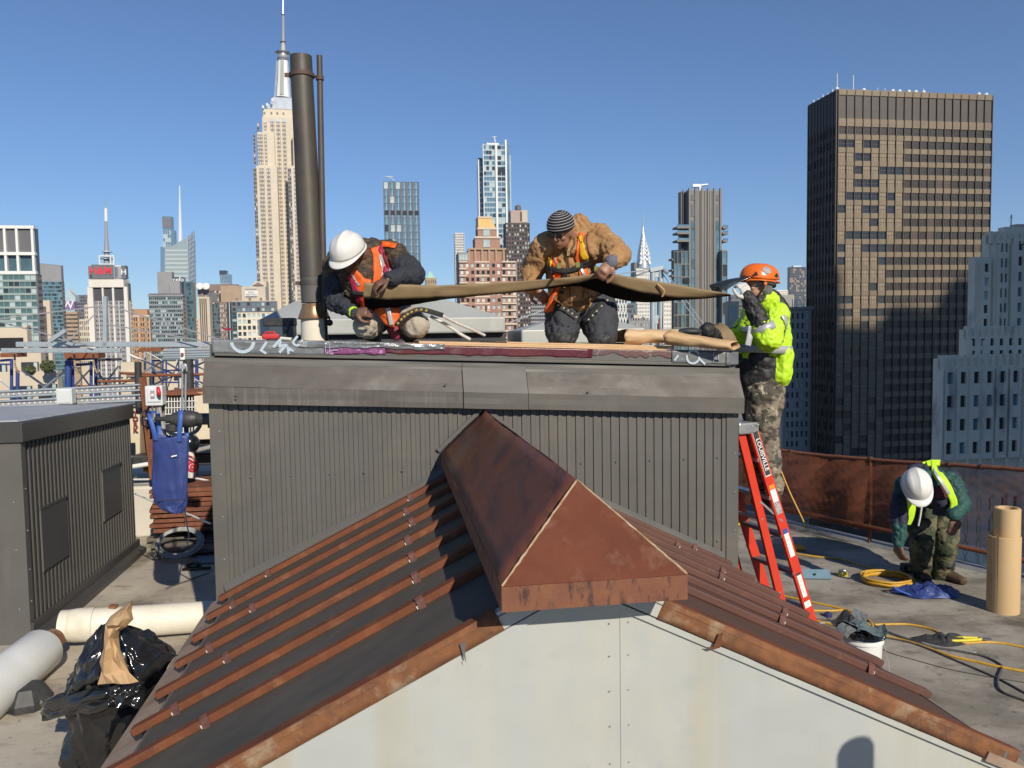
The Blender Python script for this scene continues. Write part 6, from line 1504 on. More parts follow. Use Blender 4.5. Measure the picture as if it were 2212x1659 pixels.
mb = MB(); mb.lathe(pb + V((.02, .025, .055)), [(.012, 0), (.012, .004)], 10, ax=(0, -.6, .78)); mb.build('plate_hole', m_dark, o)
ys = PZ(1820, 1246, 0); o = thing('yellow_plug_pair', 'pair of small yellow plugs lying on the deck left of the cord coil', 'plug', ys)
for dx in (-.025, .03):
    mb = MB(); mb.lathe(ys + V((dx, 0, .0)), [(.018, 0), (.022, .03), (.016, .05)], 10); mb.build('plug', M('plug_yellow', (.55, .42, .03), None, rough=.5), o, autosmooth=40)
mb = MB(); mb.box(ys + V((0, .01, .06)), (.07, .03, .02)); mb.build('plug_cap', m_alu, o, bevel=.006)
o = thing('small_blue_cap', 'tiny dark blue cap on the deck right of the ladder foot', 'cap', q6(525, 460, 0)); mb = MB(); mb.lathe(q6(525, 462, 0), [(.035, 0), (.035, .03), (.02, .045)], 12); mb.build('cap_body', M('navy_plastic', (.03, .04, .12), None, rough=.4), o, autosmooth=40)
yb = PZ(1720, 1190, 0); o = thing('yellow_plug_connector', 'yellow rubber plug connector on the deck behind the ladder', 'plug', yb); mb = MB(); mb.tube([yb + V((-.10, 0, .03)), yb + V((-.03, 0, .04)), yb + V((.06, -.01, .035)), yb + V((.10, -.02, .02))], [.02, .04, .035, .012], 10); mb.build('connector_body', m_yel, o, smooth=True)
bb = PZ(1960, 1236, 0); o = thing('small_black_charger', 'small black box beside the bending man', 'box', bb); mb = MB(); mb.box(bb + EZ * .045, (.12, .09, .09)); mb.build('charger_body', m_black, o, bevel=.008); mb = MB(); mb.box(bb + V((.01, -.047, .05)), (.06, .006, .04)); mb.build('charger_label', M('plug_yellow', (.5, .4, .1)), o)
# vent stub behind the camera whose shadow falls on the gable
tgt = CAM + ray(1855, 1612) * ((L(0, GY - .01, 0) - CAM).dot(EY) / ray(1855, 1612).dot(EY))
vp = tgt - LDIR * 1.9
o = thing('vent_stub_pipe', 'round vent pipe just behind the viewpoint, its shadow on the gable', 'pipe', V((vp.x, vp.y, 0))); mb = MB(); mb.lathe(V((vp.x, vp.y, 0)), [(.075, 0), (.075, vp.z - .02), (.065, vp.z)], 24); mb.build('pipe_body', m_galv, o, autosmooth=40)

# ------------------------------------------------------------------ left: pipes, bag, scaffold, units
o = thing('white_wrapped_pipe', 'white wrapped pipe lying across the deck behind the black bag', 'pipe', P(300, 1380, 6.3))
a, b_ = P(131, 1353, 6.15), P(470, 1330, 6.5); d = (b_ - a)
mb = MB(); mb.tube([a + d * k / 14 for k in range(15)], [.128 + .004 * noise.noise((k, 1, 1)) for k in range(15)], 28); mb.build('pipe_body', m_wdirty, o, autosmooth=40)
mb = MB(); mb.tube([a - d * .005, a + d * .10, a + d * .2, a + d * .205], [.120, .136, .137, .128], 28); mb.build('end_wrap', M('wrap_cloth', (.70, .66, .56), (.6, .55, .44), 9, .75, 0, .5, 12), o, autosmooth=40)
mb = MB(); mb.box(a + d * .33 + EZ * .135, (.06, .05, .03)); mb.build('rusty_lug', m_rust, o)
o = thing('white_capped_pipe', 'thick white pipe with rounded end pointing to the lower left', 'pipe', P(60, 1470, 5.5))
a, b_ = P(96, 1398, 5.75), P(-60, 1530, 4.9); d = (b_ - a)
mb = MB(); mb.tube([a, a + d * .03, a + d * .06, a + d * .5, a + d * 1.0], [.10, .15, .165, .172, .172], 28); mb.build('pipe_body', M('pvc_white', (.74, .75, .73), (.68, .69, .67), 4, .45), o, autosmooth=40)
mb = MB(); mb.tube([a - d * .16, a + d * .01], .085, 20); mb.build('rusty_coupling', m_rust, o, autosmooth=40)
fb = PZ(62, 1524, 0); mb = MB(); mb.lathe(fb, [(.15, 0), (.15, .05), (.10, .14)], 8); o2 = mb.build('pipe_support_foot', m_black); tag(o2, 'black rubber pipe support foot under the white capped pipe', 'support')
# garbage bag
gb = thing('black_garbage_bag', 'open black garbage bag stuffed with brown paper left of the eave', 'garbage bag', (-2.36, 4.45, 0))
ring_px = [((205, 1668), 76, 0), ((207, 1640), 72, 0), ((216, 1600), 76, 0), ((226, 1555), 84, 0), ((228, 1507), 104, 0), ((252, 1458), 110, 0), ((274, 1420), 106, 0), ((268, 1386), 84, 0), ((248, 1358), 40, 0)]
cs2 = [P(u, v, 4.45) for (u, v), w, s in ring_px]; ws = [w / F * 4.45 * .93 for _, w, s in ring_px]
def fn(a, b):
    x = b * (len(cs2) - 1); i = min(int(x), len(cs2) - 2); f = x - i; c = cs2[i].lerp(cs2[i + 1], f); w = ws[i] + (ws[i + 1] - ws[i]) * f; th = 2 * pi * a
    n1 = noise.noise((cos(th) * 1.3, sin(th) * 1.3, b * 3)); n2 = abs(noise.noise((cos(th) * 2.2 + b * 2.5, sin(th) * 2.2, b * 4 + cos(th)))); n3 = abs(noise.noise((cos(th) * 5 + b * 5, sin(th) * 5, b * 7)))
    r = w * (1.06 + .22 * n1 - .42 * n2 - .10 * n3)
    return c + V((cos(th) * r, sin(th) * r * .72, 0))
mb = MB(); mb.grid(fn, 64, 46, True); mb.build('bag_skin', m_bag, gb, autosmooth=24)
# wing flaps of plastic
def flap(p, name='bag_flap'):
    pts = [P(u, v, y) for u, v, y in p]
    def fn(a, b):
        q = (pts[0] * (1 - a) + pts[1] * a) * (1 - b) + (pts[3] * (1 - a) + pts[2] * a) * b
        return q + V((0, -.05 * sin(pi * a) * sin(pi * b) + .045 * noise.noise((a * 4, b * 5, p[0][0])), .03 * noise.noise((a * 5, b * 4, p[1][0] * .1))))
    mb = MB(); mb.grid(fn, 16, 16); mb.build(name, m_bag, gb, smooth=True, solid=.003)
flap([(88, 1512, 4.25), (235, 1478, 4.02), (250, 1530, 4.02), (91, 1560, 4.3)]); flap([(235, 1482, 3.98), (312, 1478, 4.02), (318, 1530, 4.05), (235, 1525, 3.98)]); flap([(250, 1358, 4.08), (325, 1362, 4.2), (386, 1418, 4.25), (300, 1472, 3.99)]); flap([(208, 1360, 4.3), (230, 1345, 4.25), (214, 1470, 4.03), (135, 1506, 4.15)])
def fn(a, b):
    cl_ = [(280, 1301), (232, 1336), (226, 1364), (221, 1420), (212, 1478)]; cr_ = [(285, 1298), (284, 1346), (252, 1366), (264, 1420), (298, 1474)]
    x = b * 4; i = min(int(x), 3); f = x - i
    lu = [cl_[i][k] + (cl_[i + 1][k] - cl_[i][k]) * f for k in (0, 1)]; ru = [cr_[i][k] + (cr_[i + 1][k] - cr_[i][k]) * f for k in (0, 1)]
    return P(lu[0] + (ru[0] - lu[0]) * a, lu[1] + (ru[1] - lu[1]) * a, 3.97 - .05 * sin(pi * a) + .05 * noise.noise((a * 2.5, b * 5, 3)) + (.12 if b < .2 else 0) * (1 - b * 5))
mb = MB(); mb.grid(lambda a, b: fn(a, b) + V((0, .05 * noise.noise((a * 3.1, b * 7.3, 8)), .012 * noise.noise((a * 5, b * 9, 4)))), 5, 9); t = mb.build('brown_paper_scrap', m_kraft, None, solid=.002); tag(t, 'crumpled brown kraft paper sticking out of the garbage bag', 'kraft paper')
cord('thin_rod', 'thin dark rod lying on the deck left of the enclosure', 'rod', [PZ(358, 1271, .01), PZ(452, 1237, .01)], .006, m_cable)

# raised white platform and units behind
pl = thing('white_roof_platform', 'raised white coated roof platform behind the rusty steel', 'platform', (-4, 10.2, 0))
mb = MB(); mb.box(V((-4.6, 11.6, .33)), (6.4, 3.6, .66), RL); mb.build('platform_body', M('white_coating', (.60, .57, .50), (.50, .47, .41), 1.5, .8, 0, .1, 12), pl, bevel=.03)
o = thing('cream_condenser_unit', 'cream and brown condenser unit lettered YORK behind the dark enclosure', 'condenser', P(300, 985, 9.9))
a = P(284, 985, 9.9); b_ = P(284, 872, 9.9); w = (P(301, 985, 9.9) - a).length; w2 = (P(330, 985, 9.9) - P(301, 985, 9.9)).length
mb = MB(); mb.hexa([a - EX * .6, a + EX * w, a + EX * w + EY * .8, a - EX * .6 + EY * .8, b_ - EX * .6, b_ + EX * w, b_ + EX * w + EY * .8, b_ - EX * .6 + EY * .8]); mb.build('cream_panel', m_cream_u, o, bevel=.015)
mb = MB(); mb.hexa([a + EX * (w + .003) + EY * .06, a + EX * (w + w2) + EY * .06, a + EX * (w + w2) + EY * .8, a + EX * (w + .003) + EY * .8, b_ + EX * (w + .003) + EY * .06, b_ + EX * (w + w2) + EY * .06 - EZ * .03, b_ + EX * (w + w2) + EY * .8, b_ + EX * (w + .003) + EY * .8]); mb.build('coil_side', M('coil_brown', (.17, .115, .075), (.13, .09, .06), 30, .8), o)
for k, ch in enumerate('YORK'): letters(ch, .085, M('maroon_letter', (.20, .03, .03), None, rough=.6), o, P(292.5, 893 + k * 12.2, 9.88), frame(EX, EZ), .002, .004)
o = thing('caged_condenser_unit', 'cream condenser unit with black coil behind a white wire guard', 'condenser', P(405, 960, 9.2))
def pbox(u0, v0, u1, v1, Y, dep, m, name, par, bev=.008):
    a, b_ = P(u0, v1, Y), P(u1, v1, Y); wv = EX * ((b_ - a).dot(EX)); h = P(u0, v0, Y).z - a.z
    mb = MB(); q = [a, a + wv, a + wv + EY * dep, a + EY * dep]; mb.hexa(q + [p + EZ * h for p in q]); return mb.build(name, m, par, bevel=bev)
pbox(354, 853, 470, 965, 9.3, .9, m_black, 'coil_block', o)
pbox(422, 855, 475, 950, 9.24, .5, m_cream_u, 'cream_panel', o); pbox(345, 849, 470, 857, 9.2, 1.0, M('rim_orange', (.50, .30, .14), (.35, .2, .1), 6, .7), 'top_rim', o); pbox(345, 915, 363, 955, 9.22, .3, m_cream_u, 'side_panel', o)
pbox(352, 858, 358, 960, 9.22, .1, m_brown, 'corner_post', o)
for k in range(11): pole(o, 'guard_wire', P(358 + k * 6.3, 858, 9.2), P(358 + k * 6.3, 962, 9.2), .006, m_wp, 5)
for k in range(8): pole(o, 'guard_wire', P(356, 868 + k * 13.5, 9.19), P(424, 866 + k * 13.5, 9.19), .006, m_wp, 5)
mb = MB(); c = P(405, 849, 9.5); mb.lathe(c, [(.36, 0), (.30, .03), (.1, .05)], 20); mb.build('fan_grille', m_orust, o)
# black valve assembly
Yv = 6.0
vv = thing('black_gate_valve', 'black pipe valve with handwheel sticking out left of the enclosure', 'valve', P(380, 905, Yv))
ax_ = (P(455, 905, Yv) - P(330, 905, Yv)).normalized()
mb = MB(); c = P(380, 905, Yv); mb.lathe(P(335, 905, Yv), [(.018, 0), (.018, .09), (.034, .09), (.034, .13), (.05, .14), (.05, .165), (.060, .17), (.068, .23), (.068, .27), (.056, .33), (.046, .34), (.046, .62), (.052, .62), (.052, .70)], 24, ax=ax_); mb.build('valve_body', M('valve_black', (.028, .028, .028), (.05, .05, .05), 10, .5, 0, .2, 60), vv, autosmooth=40)
mb = MB(); cw_ = P(315, 904, Yv); pts = []
for k in range(25):
    a = 2 * pi * k / 24; pts.append(cw_ + EZ * (cos(a) * .064) + EY * (sin(a) * .060) + EX * (sin(a) * .018))
mb.tube(pts, .008, 6, cap=False); mb.build('handwheel', M('valve_black', (.03,) * 3), vv, smooth=True)
for k in range(3):
    a = pi * k / 3; d = EZ * (cos(a) * .062) + EY * (sin(a) * .058) + EX * (sin(a) * .017); pole(vv, 'spoke', cw_ - d, cw_ + d, .005, m_black, 5)
pole(vv, 'stem', cw_ - EX * .01, P(338, 905, Yv), .009, m_mast); mb = MB(); mb.lathe(P(373, 916, Yv) , [(.052, 0), (.052, .05), (.043, .06)], 18, ax=-EZ); mb.build('bonnet', M('valve_black', (.03,) * 3), vv, autosmooth=40)
pbox(448, 893, 460, 925, Yv - .05, .15, m_black, 'pipe_flange', vv)
hg = thing('pipe_hanger', 'galvanised clevis hanger rod above the valve', 'hanger', P(397, 800, Yv))
for du in (-3.5, 3.5): pole(hg, 'hanger_rod', P(398 + du, 808, Yv), P(397 + du, 884, Yv), .009, m_alu)
mb = MB(); mb.lathe(P(396, 792, Yv) - EY * .02, [(.022, 0), (.022, .05)], 12, ax=EY); mb.build('hanger_bolt', m_alu, hg); mb = MB(); mb.tube(smoothpath([P(390, 800, Yv), P(393, 788, Yv), P(401, 788, Yv), P(404, 802, Yv)]), .008, 6); mb.build('shackle', m_alu, hg, smooth=True)
cord('grey_conduit_loop', 'grey conduit drooping in a loop below the valve', 'conduit', [P(356, 900, 6.3), P(358, 925, 6.3), P(375, 938, 6.25), P(400, 940, 6.2), P(425, 930, 6.2), P(437, 905, 6.2)], .016, m_greyc)
# hanging blue tote
tb = thing('hanging_blue_tote', 'long blue tote bag hanging by its straps from the valve pipe', 'tote bag', P(365, 1108, Yv))
def rows_interp(tab, b):
    x = b * (len(tab) - 1); i = min(int(x), len(tab) - 2); f = x - i; return [tab[i][k] + (tab[i + 1][k] - tab[i][k]) * f for k in range(len(tab[0]))]
tabb = [(331, 408, 944), (330, 407, 975), (329, 406, 1010), (329, 405, 1050), (331, 405, 1075), (338, 404, 1090), (352, 400, 1102), (368, 392, 1108)]
def fn(a, b):
    l, r, v = rows_interp(tabb, b); th = 2 * pi * a; u = (l + r) / 2 + (r - l) / 2 * cos(th); p = P(u, v + (4 * sin(th * 2) if b < .1 else 0), Yv)
    w = .012 * noise.noise((cos(th) * 2 + 3, b * 6, 1)) + .008 * noise.noise((cos(th) * 6, b * 10 + cos(th) * 4, 2))
    return p + V((0, -.045 * sin(th) * -1 * (1 - .3 * b) + w, 0))
mb = MB(); mb.grid(fn, 48, 44, True); mb.build('tote_body', m_blue, tb, smooth=True, solid=.002)
pbox(340, 1079, 398, 1083, Yv - .06, .004, M('navy_base', (.02, .03, .10), None, rough=.6), 'base_seam', tb, 0)
def strap(pts, w, m, par, name='strap', th=.003, side=EX):
    pts = smoothpath(pts, 6); mb = MB()
    def fn(a, b):
        i = min(int(round(a * (len(pts) - 1))), len(pts) - 1); return pts[i] + side * (w * (b - .5))
    mb.grid(fn, len(pts) - 1, 1); return mb.build(name, m, par, smooth=True, solid=th)
for us_, yo in (((322, 325, 332, 337), -.07), ((341, 342, 344, 345), .06)): strap([P(us_[0], 893, Yv + yo * .3), P(us_[1], 905, Yv + yo), P(us_[2], 930, Yv + yo), P(us_[3], 952, Yv + yo * .6)], .035, m_bluestrap, tb)
for us_, yo in (((391, 390, 388, 387), -.07), ((401, 402, 403, 404), .06)): strap([P(us_[0], 886, Yv + yo * .3), P(us_[1], 900, Yv + yo), P(us_[2], 930, Yv + yo), P(us_[3], 955, Yv + yo * .6)], .035, m_bluestrap, tb)
for u0 in (331, 394): strap([P(u0 - 8, 893, Yv + .03), P(u0 - 2, 888, Yv), P(u0 + 2, 893, Yv - .04)], .035, m_bluestrap, tb)
mb = MB(); mb.box(P(376, 1005 - 20, Yv - .058), (.042, .002, .010), RL @ Matrix.Rotation(-.2, 3, 'Y')); mb.build('sewn_tag', m_wp, tb)
# red ringed shopping bag
rb_ = thing('red_ring_shopping_bag', 'white plastic shopping bag with red rings hanging right of the tote', 'shopping bag', P(414, 1030, 6.4))
def fn(a, b):
    l, r, v = rows_interp([(408, 414, 974), (404, 420, 985), (403, 426, 1000), (404, 428, 1018), (406, 427, 1031)], b); th = 2 * pi * a
    return P((l + r) / 2 + (r - l) / 2 * cos(th), v, 6.4) + V((0, -.035 * sin(th) + .008 * noise.noise((cos(th) * 4, b * 5, 2)), 0))
mb = MB(); mb.grid(fn, 24, 16, True); mb.build('bag_skin', M('bag_white', (.70, .62, .55), None, rough=.5), rb_, smooth=True)
for r0, r1 in ((.008, .022), (.032, .050)):
    c = P(416, 1008, 6.35); q = MB()
    def fn(a, b):
        th = 2 * pi * a; r = r0 + (r1 - r0) * b; return c + EX * (cos(th) * r) + EZ * (sin(th) * r) + EY * (.0 + .25 * r * r / .05)
    q.grid(fn, 24, 1); q.build('red_ring', M('bag_red', (.65, .03, .05), None, rough=.5), rb_, solid=.002)
for k in range(2): strap([P(407, 984 + k * 8, 6.35), P(414, 986 + k * 9, 6.345), P(421, 990 + k * 9, 6.35)], .0001, M('bag_red', (.6, .03, .05)), rb_, 'red_band', .006, EZ * 90)
cord('bag_string', 'thin string holding the red ringed bag', 'string', [P(404, 935, 6.2), P(407, 960, 6.3), P(411, 976, 6.4)], .004, m_rope)
# rusted steel stack on boards
st = thing('rusted_steel_stack', 'stack of rusted steel plates on boards beside the enclosure', 'steel stack', P(390, 1190, 9.2))
for k in range(9):
    v1 = 1152 - k * 10.6; rr = random.Random(k); u0 = 325 + rr.uniform(-4, 8) - (k > 6) * 2; Y = 9.15 + .05 * rr.random()
    pbox(u0, v1 - 7.5, 396 + rr.uniform(-1, 3), v1, Y, .9, m_steelr, 'steel_plate', st, .004); pbox(400 + rr.uniform(-2, 2), v1 - 9.5 - 3, 480, v1 - 4, Y - .02, .9, m_steelr, 'steel_plate', st, .004)
bd = thing('weathered_boards', 'weathered grey boards under the rusted steel stack', 'boards', PZ(380, 1200, 0))
for k in range(3):
    a = PZ(323 + k * 9, 1165 + k * 14, .05); mb = MB(); mb.box(a + EX * .75 + EZ * .02, (1.5, .24, .045), RL); mb.build('board', M('grey_board', (.16, .14, .115), (.11, .095, .08), 6, .85, 0, .2, 40, (.3, 3, 3)), bd, bevel=.004)
# grey cable coil on the boards
cg_ = P(386, 1172, 8.75); pts = []
for k in range(190):
    a = k * .25; r = .235 + .065 * noise.noise((k * .045, 1, 3)); e = EX * cos(a) * r + (EY * .62 + EZ * .52) * (sin(a) * r)
    pts.append(cg_ + e + V((.0, .02 * noise.noise((k * .07, 4, 3)), .03 * noise.noise((k * .06, 9, 3)))))
mb = MB(); mb.tube(pts, .012, 6); t = mb.build('grey_cable_coil', m_greyc, None, smooth=True); tag(t, 'coil of grey cable leaning on the boards under the blue tote', 'cable coil')
cord('cable_tie_rope', 'thin white rope from the tote down to the grey cable coil', 'rope', [P(400, 1105, 6.1), P(401, 1120, 7.0), P(405, 1140, 8.2), P(408, 1158, 8.6), P(404, 1175, 8.55), P(392, 1185, 8.5)], .008, m_rope)
cord('slack_white_rope', 'white rope stretched from the dark enclosure to the bronze one', 'rope', [P(293, 1067, 7.4), P(335, 1085, 7.1), P(400, 1108, 6.6), P(455, 1131, 6.2)], .009, m_rope)
cord('platform_rope', 'twisted rope lying along the edge of the white platform', 'rope', [P(288, 1036, 9.7), P(340, 1035, 9.7), P(410, 1032, 9.7), P(460, 1041, 9.7)], .014, m_rope)
pq = PZ(432, 1215, .01); o = thing('blue_sheet_scrap', 'flat blue sheet with a black clamp on the deck by the enclosure corner', 'sheet', pq); mb = MB(); mb.box(pq + V((.12, .12, .005)), (.46, .32, .01), RL); mb.build('sheet', M('blue_plate', (.16, .26, .32)), o)
mb = MB(); mb.ball(PZ(419, 1222, .03), (.09, .06, .05)); mb.box(PZ(425, 1228, .02), (.30, .03, .02), RL); mb.build('black_clamp', M('gloss_black', (.02, .02, .02), None, rough=.2), o, smooth=True)

# scaffold, beams, boxes beyond the dark enclosure
sc = thing('pipe_scaffold', 'blue and galvanised pipe scaffold with cross braces on the left', 'scaffold', P(200, 900, 11))
YS = 10.8
def sp(u, v, y=YS): return P(u, v, y)
for (u, v0, v1, r, m_, y) in ((25, 775, 900, .035, m_scb, YS), (38, 800, 900, .040, m_scb, YS - .3), (147, 779, 900, .065, m_scb, YS - .2), (157, 780, 900, .036, m_scb, YS), (197, 780, 900, .036, m_scb, YS), (207, 768, 900, .040, m_scb, YS + .2),
                              (215, 764, 900, .02, m_galvb, YS + .3), (259, 752, 880, .022, m_galvb, YS + .3), (325, 752, 885, .032, m_galvb, YS + 1), (331, 777, 885, .03, m_scb, YS + 1), (352, 778, 860, .022, m_scb, YS + 1.2), (359, 778, 870, .022, m_scb, YS + 1.2), (386, 778, 850, .02, m_scb, YS + 1.5), (425, 778, 850, .045, m_scb, YS + 1.0), (313, 755, 800, .03, m_galvb, YS + .5)):
    pole(sc, 'upright', sp(u, v0, y), sp(u, v1, y), r * .6, m_)
for (a, b_, m_, r) in (((0, 779), (26, 777), m_scb, .028), ((0, 787), (26, 787), m_scb, .02), ((146, 777), (208, 774), m_scb, .03), ((157, 789), (207, 785), m_scb, .028), ((212, 777), (262, 776), m_black, .03), ((328, 779), (360, 779), m_scb, .02), ((328, 804), (360, 804), m_scb, .02), ((352, 826), (387, 826), m_scb, .018), ((352, 800), (387, 800), m_scb, .018),
                       ((0, 869), (86, 866), m_orust, .05), ((150, 836), (300, 832), m_orust, .035), ((210, 824), (300, 822), m_orust, .03), ((210, 818), (265, 816), m_galvb, .02), ((260, 806), (420, 812), m_orust, .03), ((305, 812), (455, 808), m_orust, .03)):
    pole(sc, 'ledger', sp(*a, YS + .1), sp(*b_, YS + .1), r * .62, m_)
for (a, b_, m_, r) in (((0, 821), (68, 872), m_wp, .028), ((50, 801), (114, 847), m_wp, .030), ((143, 800), (52, 872), m_galvb, .028), ((146, 835), (104, 867), m_galvb, .026), ((162, 790), (195, 835), m_galvb, .02), ((196, 797), (160, 835), m_galvb, .02), ((212, 806), (240, 840), m_mast, .02), ((256, 790), (212, 850), m_mast, .02),
                       ((280, 766), (452, 842), m_wp, .022), ((318, 760), (455, 838), m_wp, .02), ((355, 778), (232, 848), m_galvb, .022), ((450, 778), (300, 845), m_galvb, .022), ((405, 782), (458, 806), m_wp, .02), ((330, 792), (362, 845), m_mast, .016), ((385, 782), (352, 860), m_mast, .016)):
    pole(sc, 'cross_brace', sp(*a, YS - .05), sp(*b_, YS + .4), r * .62, m_, 6)
for u0, u1, v0, v1 in ((0, 35, 763, 772), (139, 208, 762, 775), (300, 360, 752, 760)): pbox(u0, v0, u1, v1, YS, .3, m_orust, 'rusty_seat', sc, .004)
for u0 in (31, 160, 201): cord(None or 'chain', None, None, [sp(u0, 763, YS - .35), sp(u0 + 1, 775, YS - .35), sp(u0 + 2, 790, YS - .35), sp(u0 + 9, 806, YS - .3)], .022, m_caulk, parent=None) if False else None
for u0 in (31, 160, 201):
    mb = MB(); mb.tube(smoothpath([sp(u0, 763, YS - .35), sp(u0 + 1, 775, YS - .35), sp(u0 + 2, 790, YS - .35), sp(u0 + 9, 806, YS - .3)]), [.011 + .006 * (k % 2) for k in range(25)], 6); mb.build('chain', m_caulk, sc)
for u0, v0, u1, v1, y, hh, lab in ((36, 744, 470, 744, 10.4, .07, 'upper pale galvanised beam running behind the bronze enclosure corner'), (4, 757, 261, 757, 10.3, .062, 'lower galvanised beam with bolt holes left of the flag pole')):
    o = thing('galvanised_channel', lab, 'beam', sp(u0, v0, y), 'galvanised beams'); a, b_ = sp(u0, v0, y), sp(u1, v1, y)
    bar(o, 'beam_web', a, b_, .05, hh, m_galvb, .006)
    for k in range(9):
        p = a.lerp(b_, (k + .4) / 9); mb = MB(); mb.lathe(p - EY * .026, [(.010, 0), (.010, .006)], 8, ax=-EY); mb.build('bolt', m_mast, o)
o = thing('ribbed_aluminium_channel', 'wide ribbed aluminium beam ending beside the enclosure corner', 'beam', sp(358, 765, 6.35)); a, b_ = sp(357, 765, 6.35), sp(475, 762, 6.3)
bar(o, 'beam_web', a, b_, .06, .090, m_galvb, .004)
for dz in (-.030, -.012, .008, .028): bar(o, 'beam_rib', a + V((0, -.034, dz)), b_ + V((0, -.034, dz)), .008, .006, m_galvb)
pbox(388.5, 752, 399, 778, 6.26, .02, m_wp, 'clip_plate', o); mb = MB(); mb.lathe(sp(394, 765, 6.25), [(.012, 0), (.012, .012)], 8, ax=-EY); mb.build('clip_bolt', m_orust, o)
o = thing('galvanised_flag_pole', 'galvanised pole with guy wires standing in front of the white finned tower', 'pole', sp(228, 750, 10.4)); bar(o, 'pole_shaft', sp(228, 640, 10.4), sp(228, 752, 10.4), .05, .05, m_galvb)
for a, b_ in (((228, 660), (-10, 690)), ((-10, 693), (200, 748)), ((200, 748), (125, 732)), ((228, 658), (480, 735)), ((228, 700), (470, 742)), ((228, 655), (150, 735))): pole(o, 'guy_wire', sp(*a, 10.4), sp(*b_, 10.2), .009, m_mast, 5)
bar(o, 'turnbuckle', sp(108, 737, 10.2), sp(142, 714, 10.2), .05, .05, m_galvb)
o = thing('black_stub_pipe', 'thick black vertical pipe left of the disconnect box', 'pipe', sp(300, 870, 9.8)); pole(o, 'pipe_body', sp(298, 782, 9.8), sp(300, 880, 9.8), .042, m_black, 16)
o = thing('black_stub_pipe', 'thick black vertical pipe behind the hanger rod', 'pipe', sp(408, 850, 9.8)); pole(o, 'pipe_body', sp(406, 776, 9.8), sp(409, 845, 9.8), .062, m_black, 16)
o = thing('rusty_angle_post', 'rusty steel angle post behind the disconnect box', 'post', sp(318, 990, 9.6)); bar(o, 'angle_leg', sp(307, 815, 9.6), sp(330, 1035, 9.6), .06, .05, m_orust); bar(o, 'angle_leg', sp(311, 815, 9.55), sp(334, 1035, 9.55), .02, .05, m_steelr)
for v0, v1, lab in ((853, 836, 'upper slotted conduit rail running to the disconnect box'), (874, 858, 'lower slotted conduit rail running to the disconnect box')):
    o = thing('slotted_rail', lab, 'rail', sp(0, v0, 9.7), 'slotted rails'); a, b_ = sp(-20, v0, 9.6), sp(318, v1, 9.8)
    bar(o, 'rail_channel', a, b_, .04, .035, m_mast); 
    for dz in (-.035, .035): pole(o, 'conduit', a + V((0, -.03, dz)), b_ + V((0, -.03, dz)), .014, m_galvb)
    for k in range(30):
        mb = MB(); p = a.lerp(b_, (k + .5) / 30); mb.lathe(p - EY * .022, [(.011, 0), (.011, .004)], 6, ax=-EY); mb.build('slot', m_wp, o)
o = thing('white_junction_box', 'white steel junction box mounted on the slotted rails', 'junction box', sp(140, 874, 9.45)); pbox(122, 840, 154, 874, 9.4, .14, M('enclosure_white', (.62, .65, .65), None, rough=.4), 'box_body', o, .008); pbox(125, 843, 151, 871, 9.393, .02, M('enclosure_white', (.62,) * 3), 'box_lid', o, .004)
o = thing('disconnect_switch_box', 'white disconnect switch box with red handle above the valve', 'switch box', sp(333, 877, 9.1)); pbox(314, 834, 350, 877, 9.0, .18, M('enclosure_white', (.62,) * 3), 'box_body', o, .01); pbox(318, 839, 346, 869, 8.99, .02, M('enclosure_white', (.62,) * 3), 'box_door', o, .006)
pbox(325, 844, 333, 860, 8.98, .015, m_mast, 'rating_plate', o, .001); pbox(326.5, 851, 332, 856, 8.975, .015, m_wp, 'rating_label', o, .001)
mb = MB(); mb.tube([sp(341, 836, 8.96), sp(343, 848, 8.94), sp(345, 856, 8.96)], [.018, .026, .016], 10); mb.build('red_handle', M('handle_red', (.6, .03, .04), None, rough=.4), o, smooth=True)
for du in (-8, 0, 7): pole(o, 'conduit_drop', sp(333 + du, 877, 9.08), sp(334 + du, 905, 9.08), .014, m_greyc)
o = thing('grey_conduit_run', 'grey conduit dropping from the switch box behind the tote', 'conduit', sp(345, 980, 9)); pole(o, 'conduit_pipe', sp(344, 880, 6.2), sp(358, 950, 6.2), .016, m_greyc)
# black rubbish and pipes on the platform behind
o = thing('unit_shade_and_legs', 'black block standing for shadow and unit legs under the caged condenser', 'base', P(400, 985, 9.6)); pbox(285, 985, 470, 1012, 9.7, 1.2, m_black, 'base_block', o, .02)  # black block paints in the shadow below the units along with their dark legs
pole(o, 'white_pipe', P(288, 1008, 9.6), P(331, 1001, 9.6), .03, m_wp); pole(o, 'grey_pipe', P(418, 975, 9.3), P(470, 962, 9.3), .03, m_greyc)
mb = MB(); mb.ball(P(402, 958, 8.9), (.16, .12, .13), 14, 10); t = mb.build('black_bundle', m_bag, None, smooth=True); tag(t, 'black bundle of plastic behind the blue tote', 'bundle')
o = thing('orange_paint_can', 'small orange container lying on the white platform', 'container', P(316, 1012, 9.9)); mb = MB(); mb.tube([P(313, 1013, 9.9), P(323, 1013, 9.9)], [.05, .045], 12); mb.build('can_body', M('can_orange', (.45, .24, .06), None, rough=.5), o, autosmooth=40); mb = MB(); mb.tube([P(323, 1013, 9.9), P(333, 1012.5, 9.9)], [.012, .010], 8); mb.build('can_neck', m_brown, o)
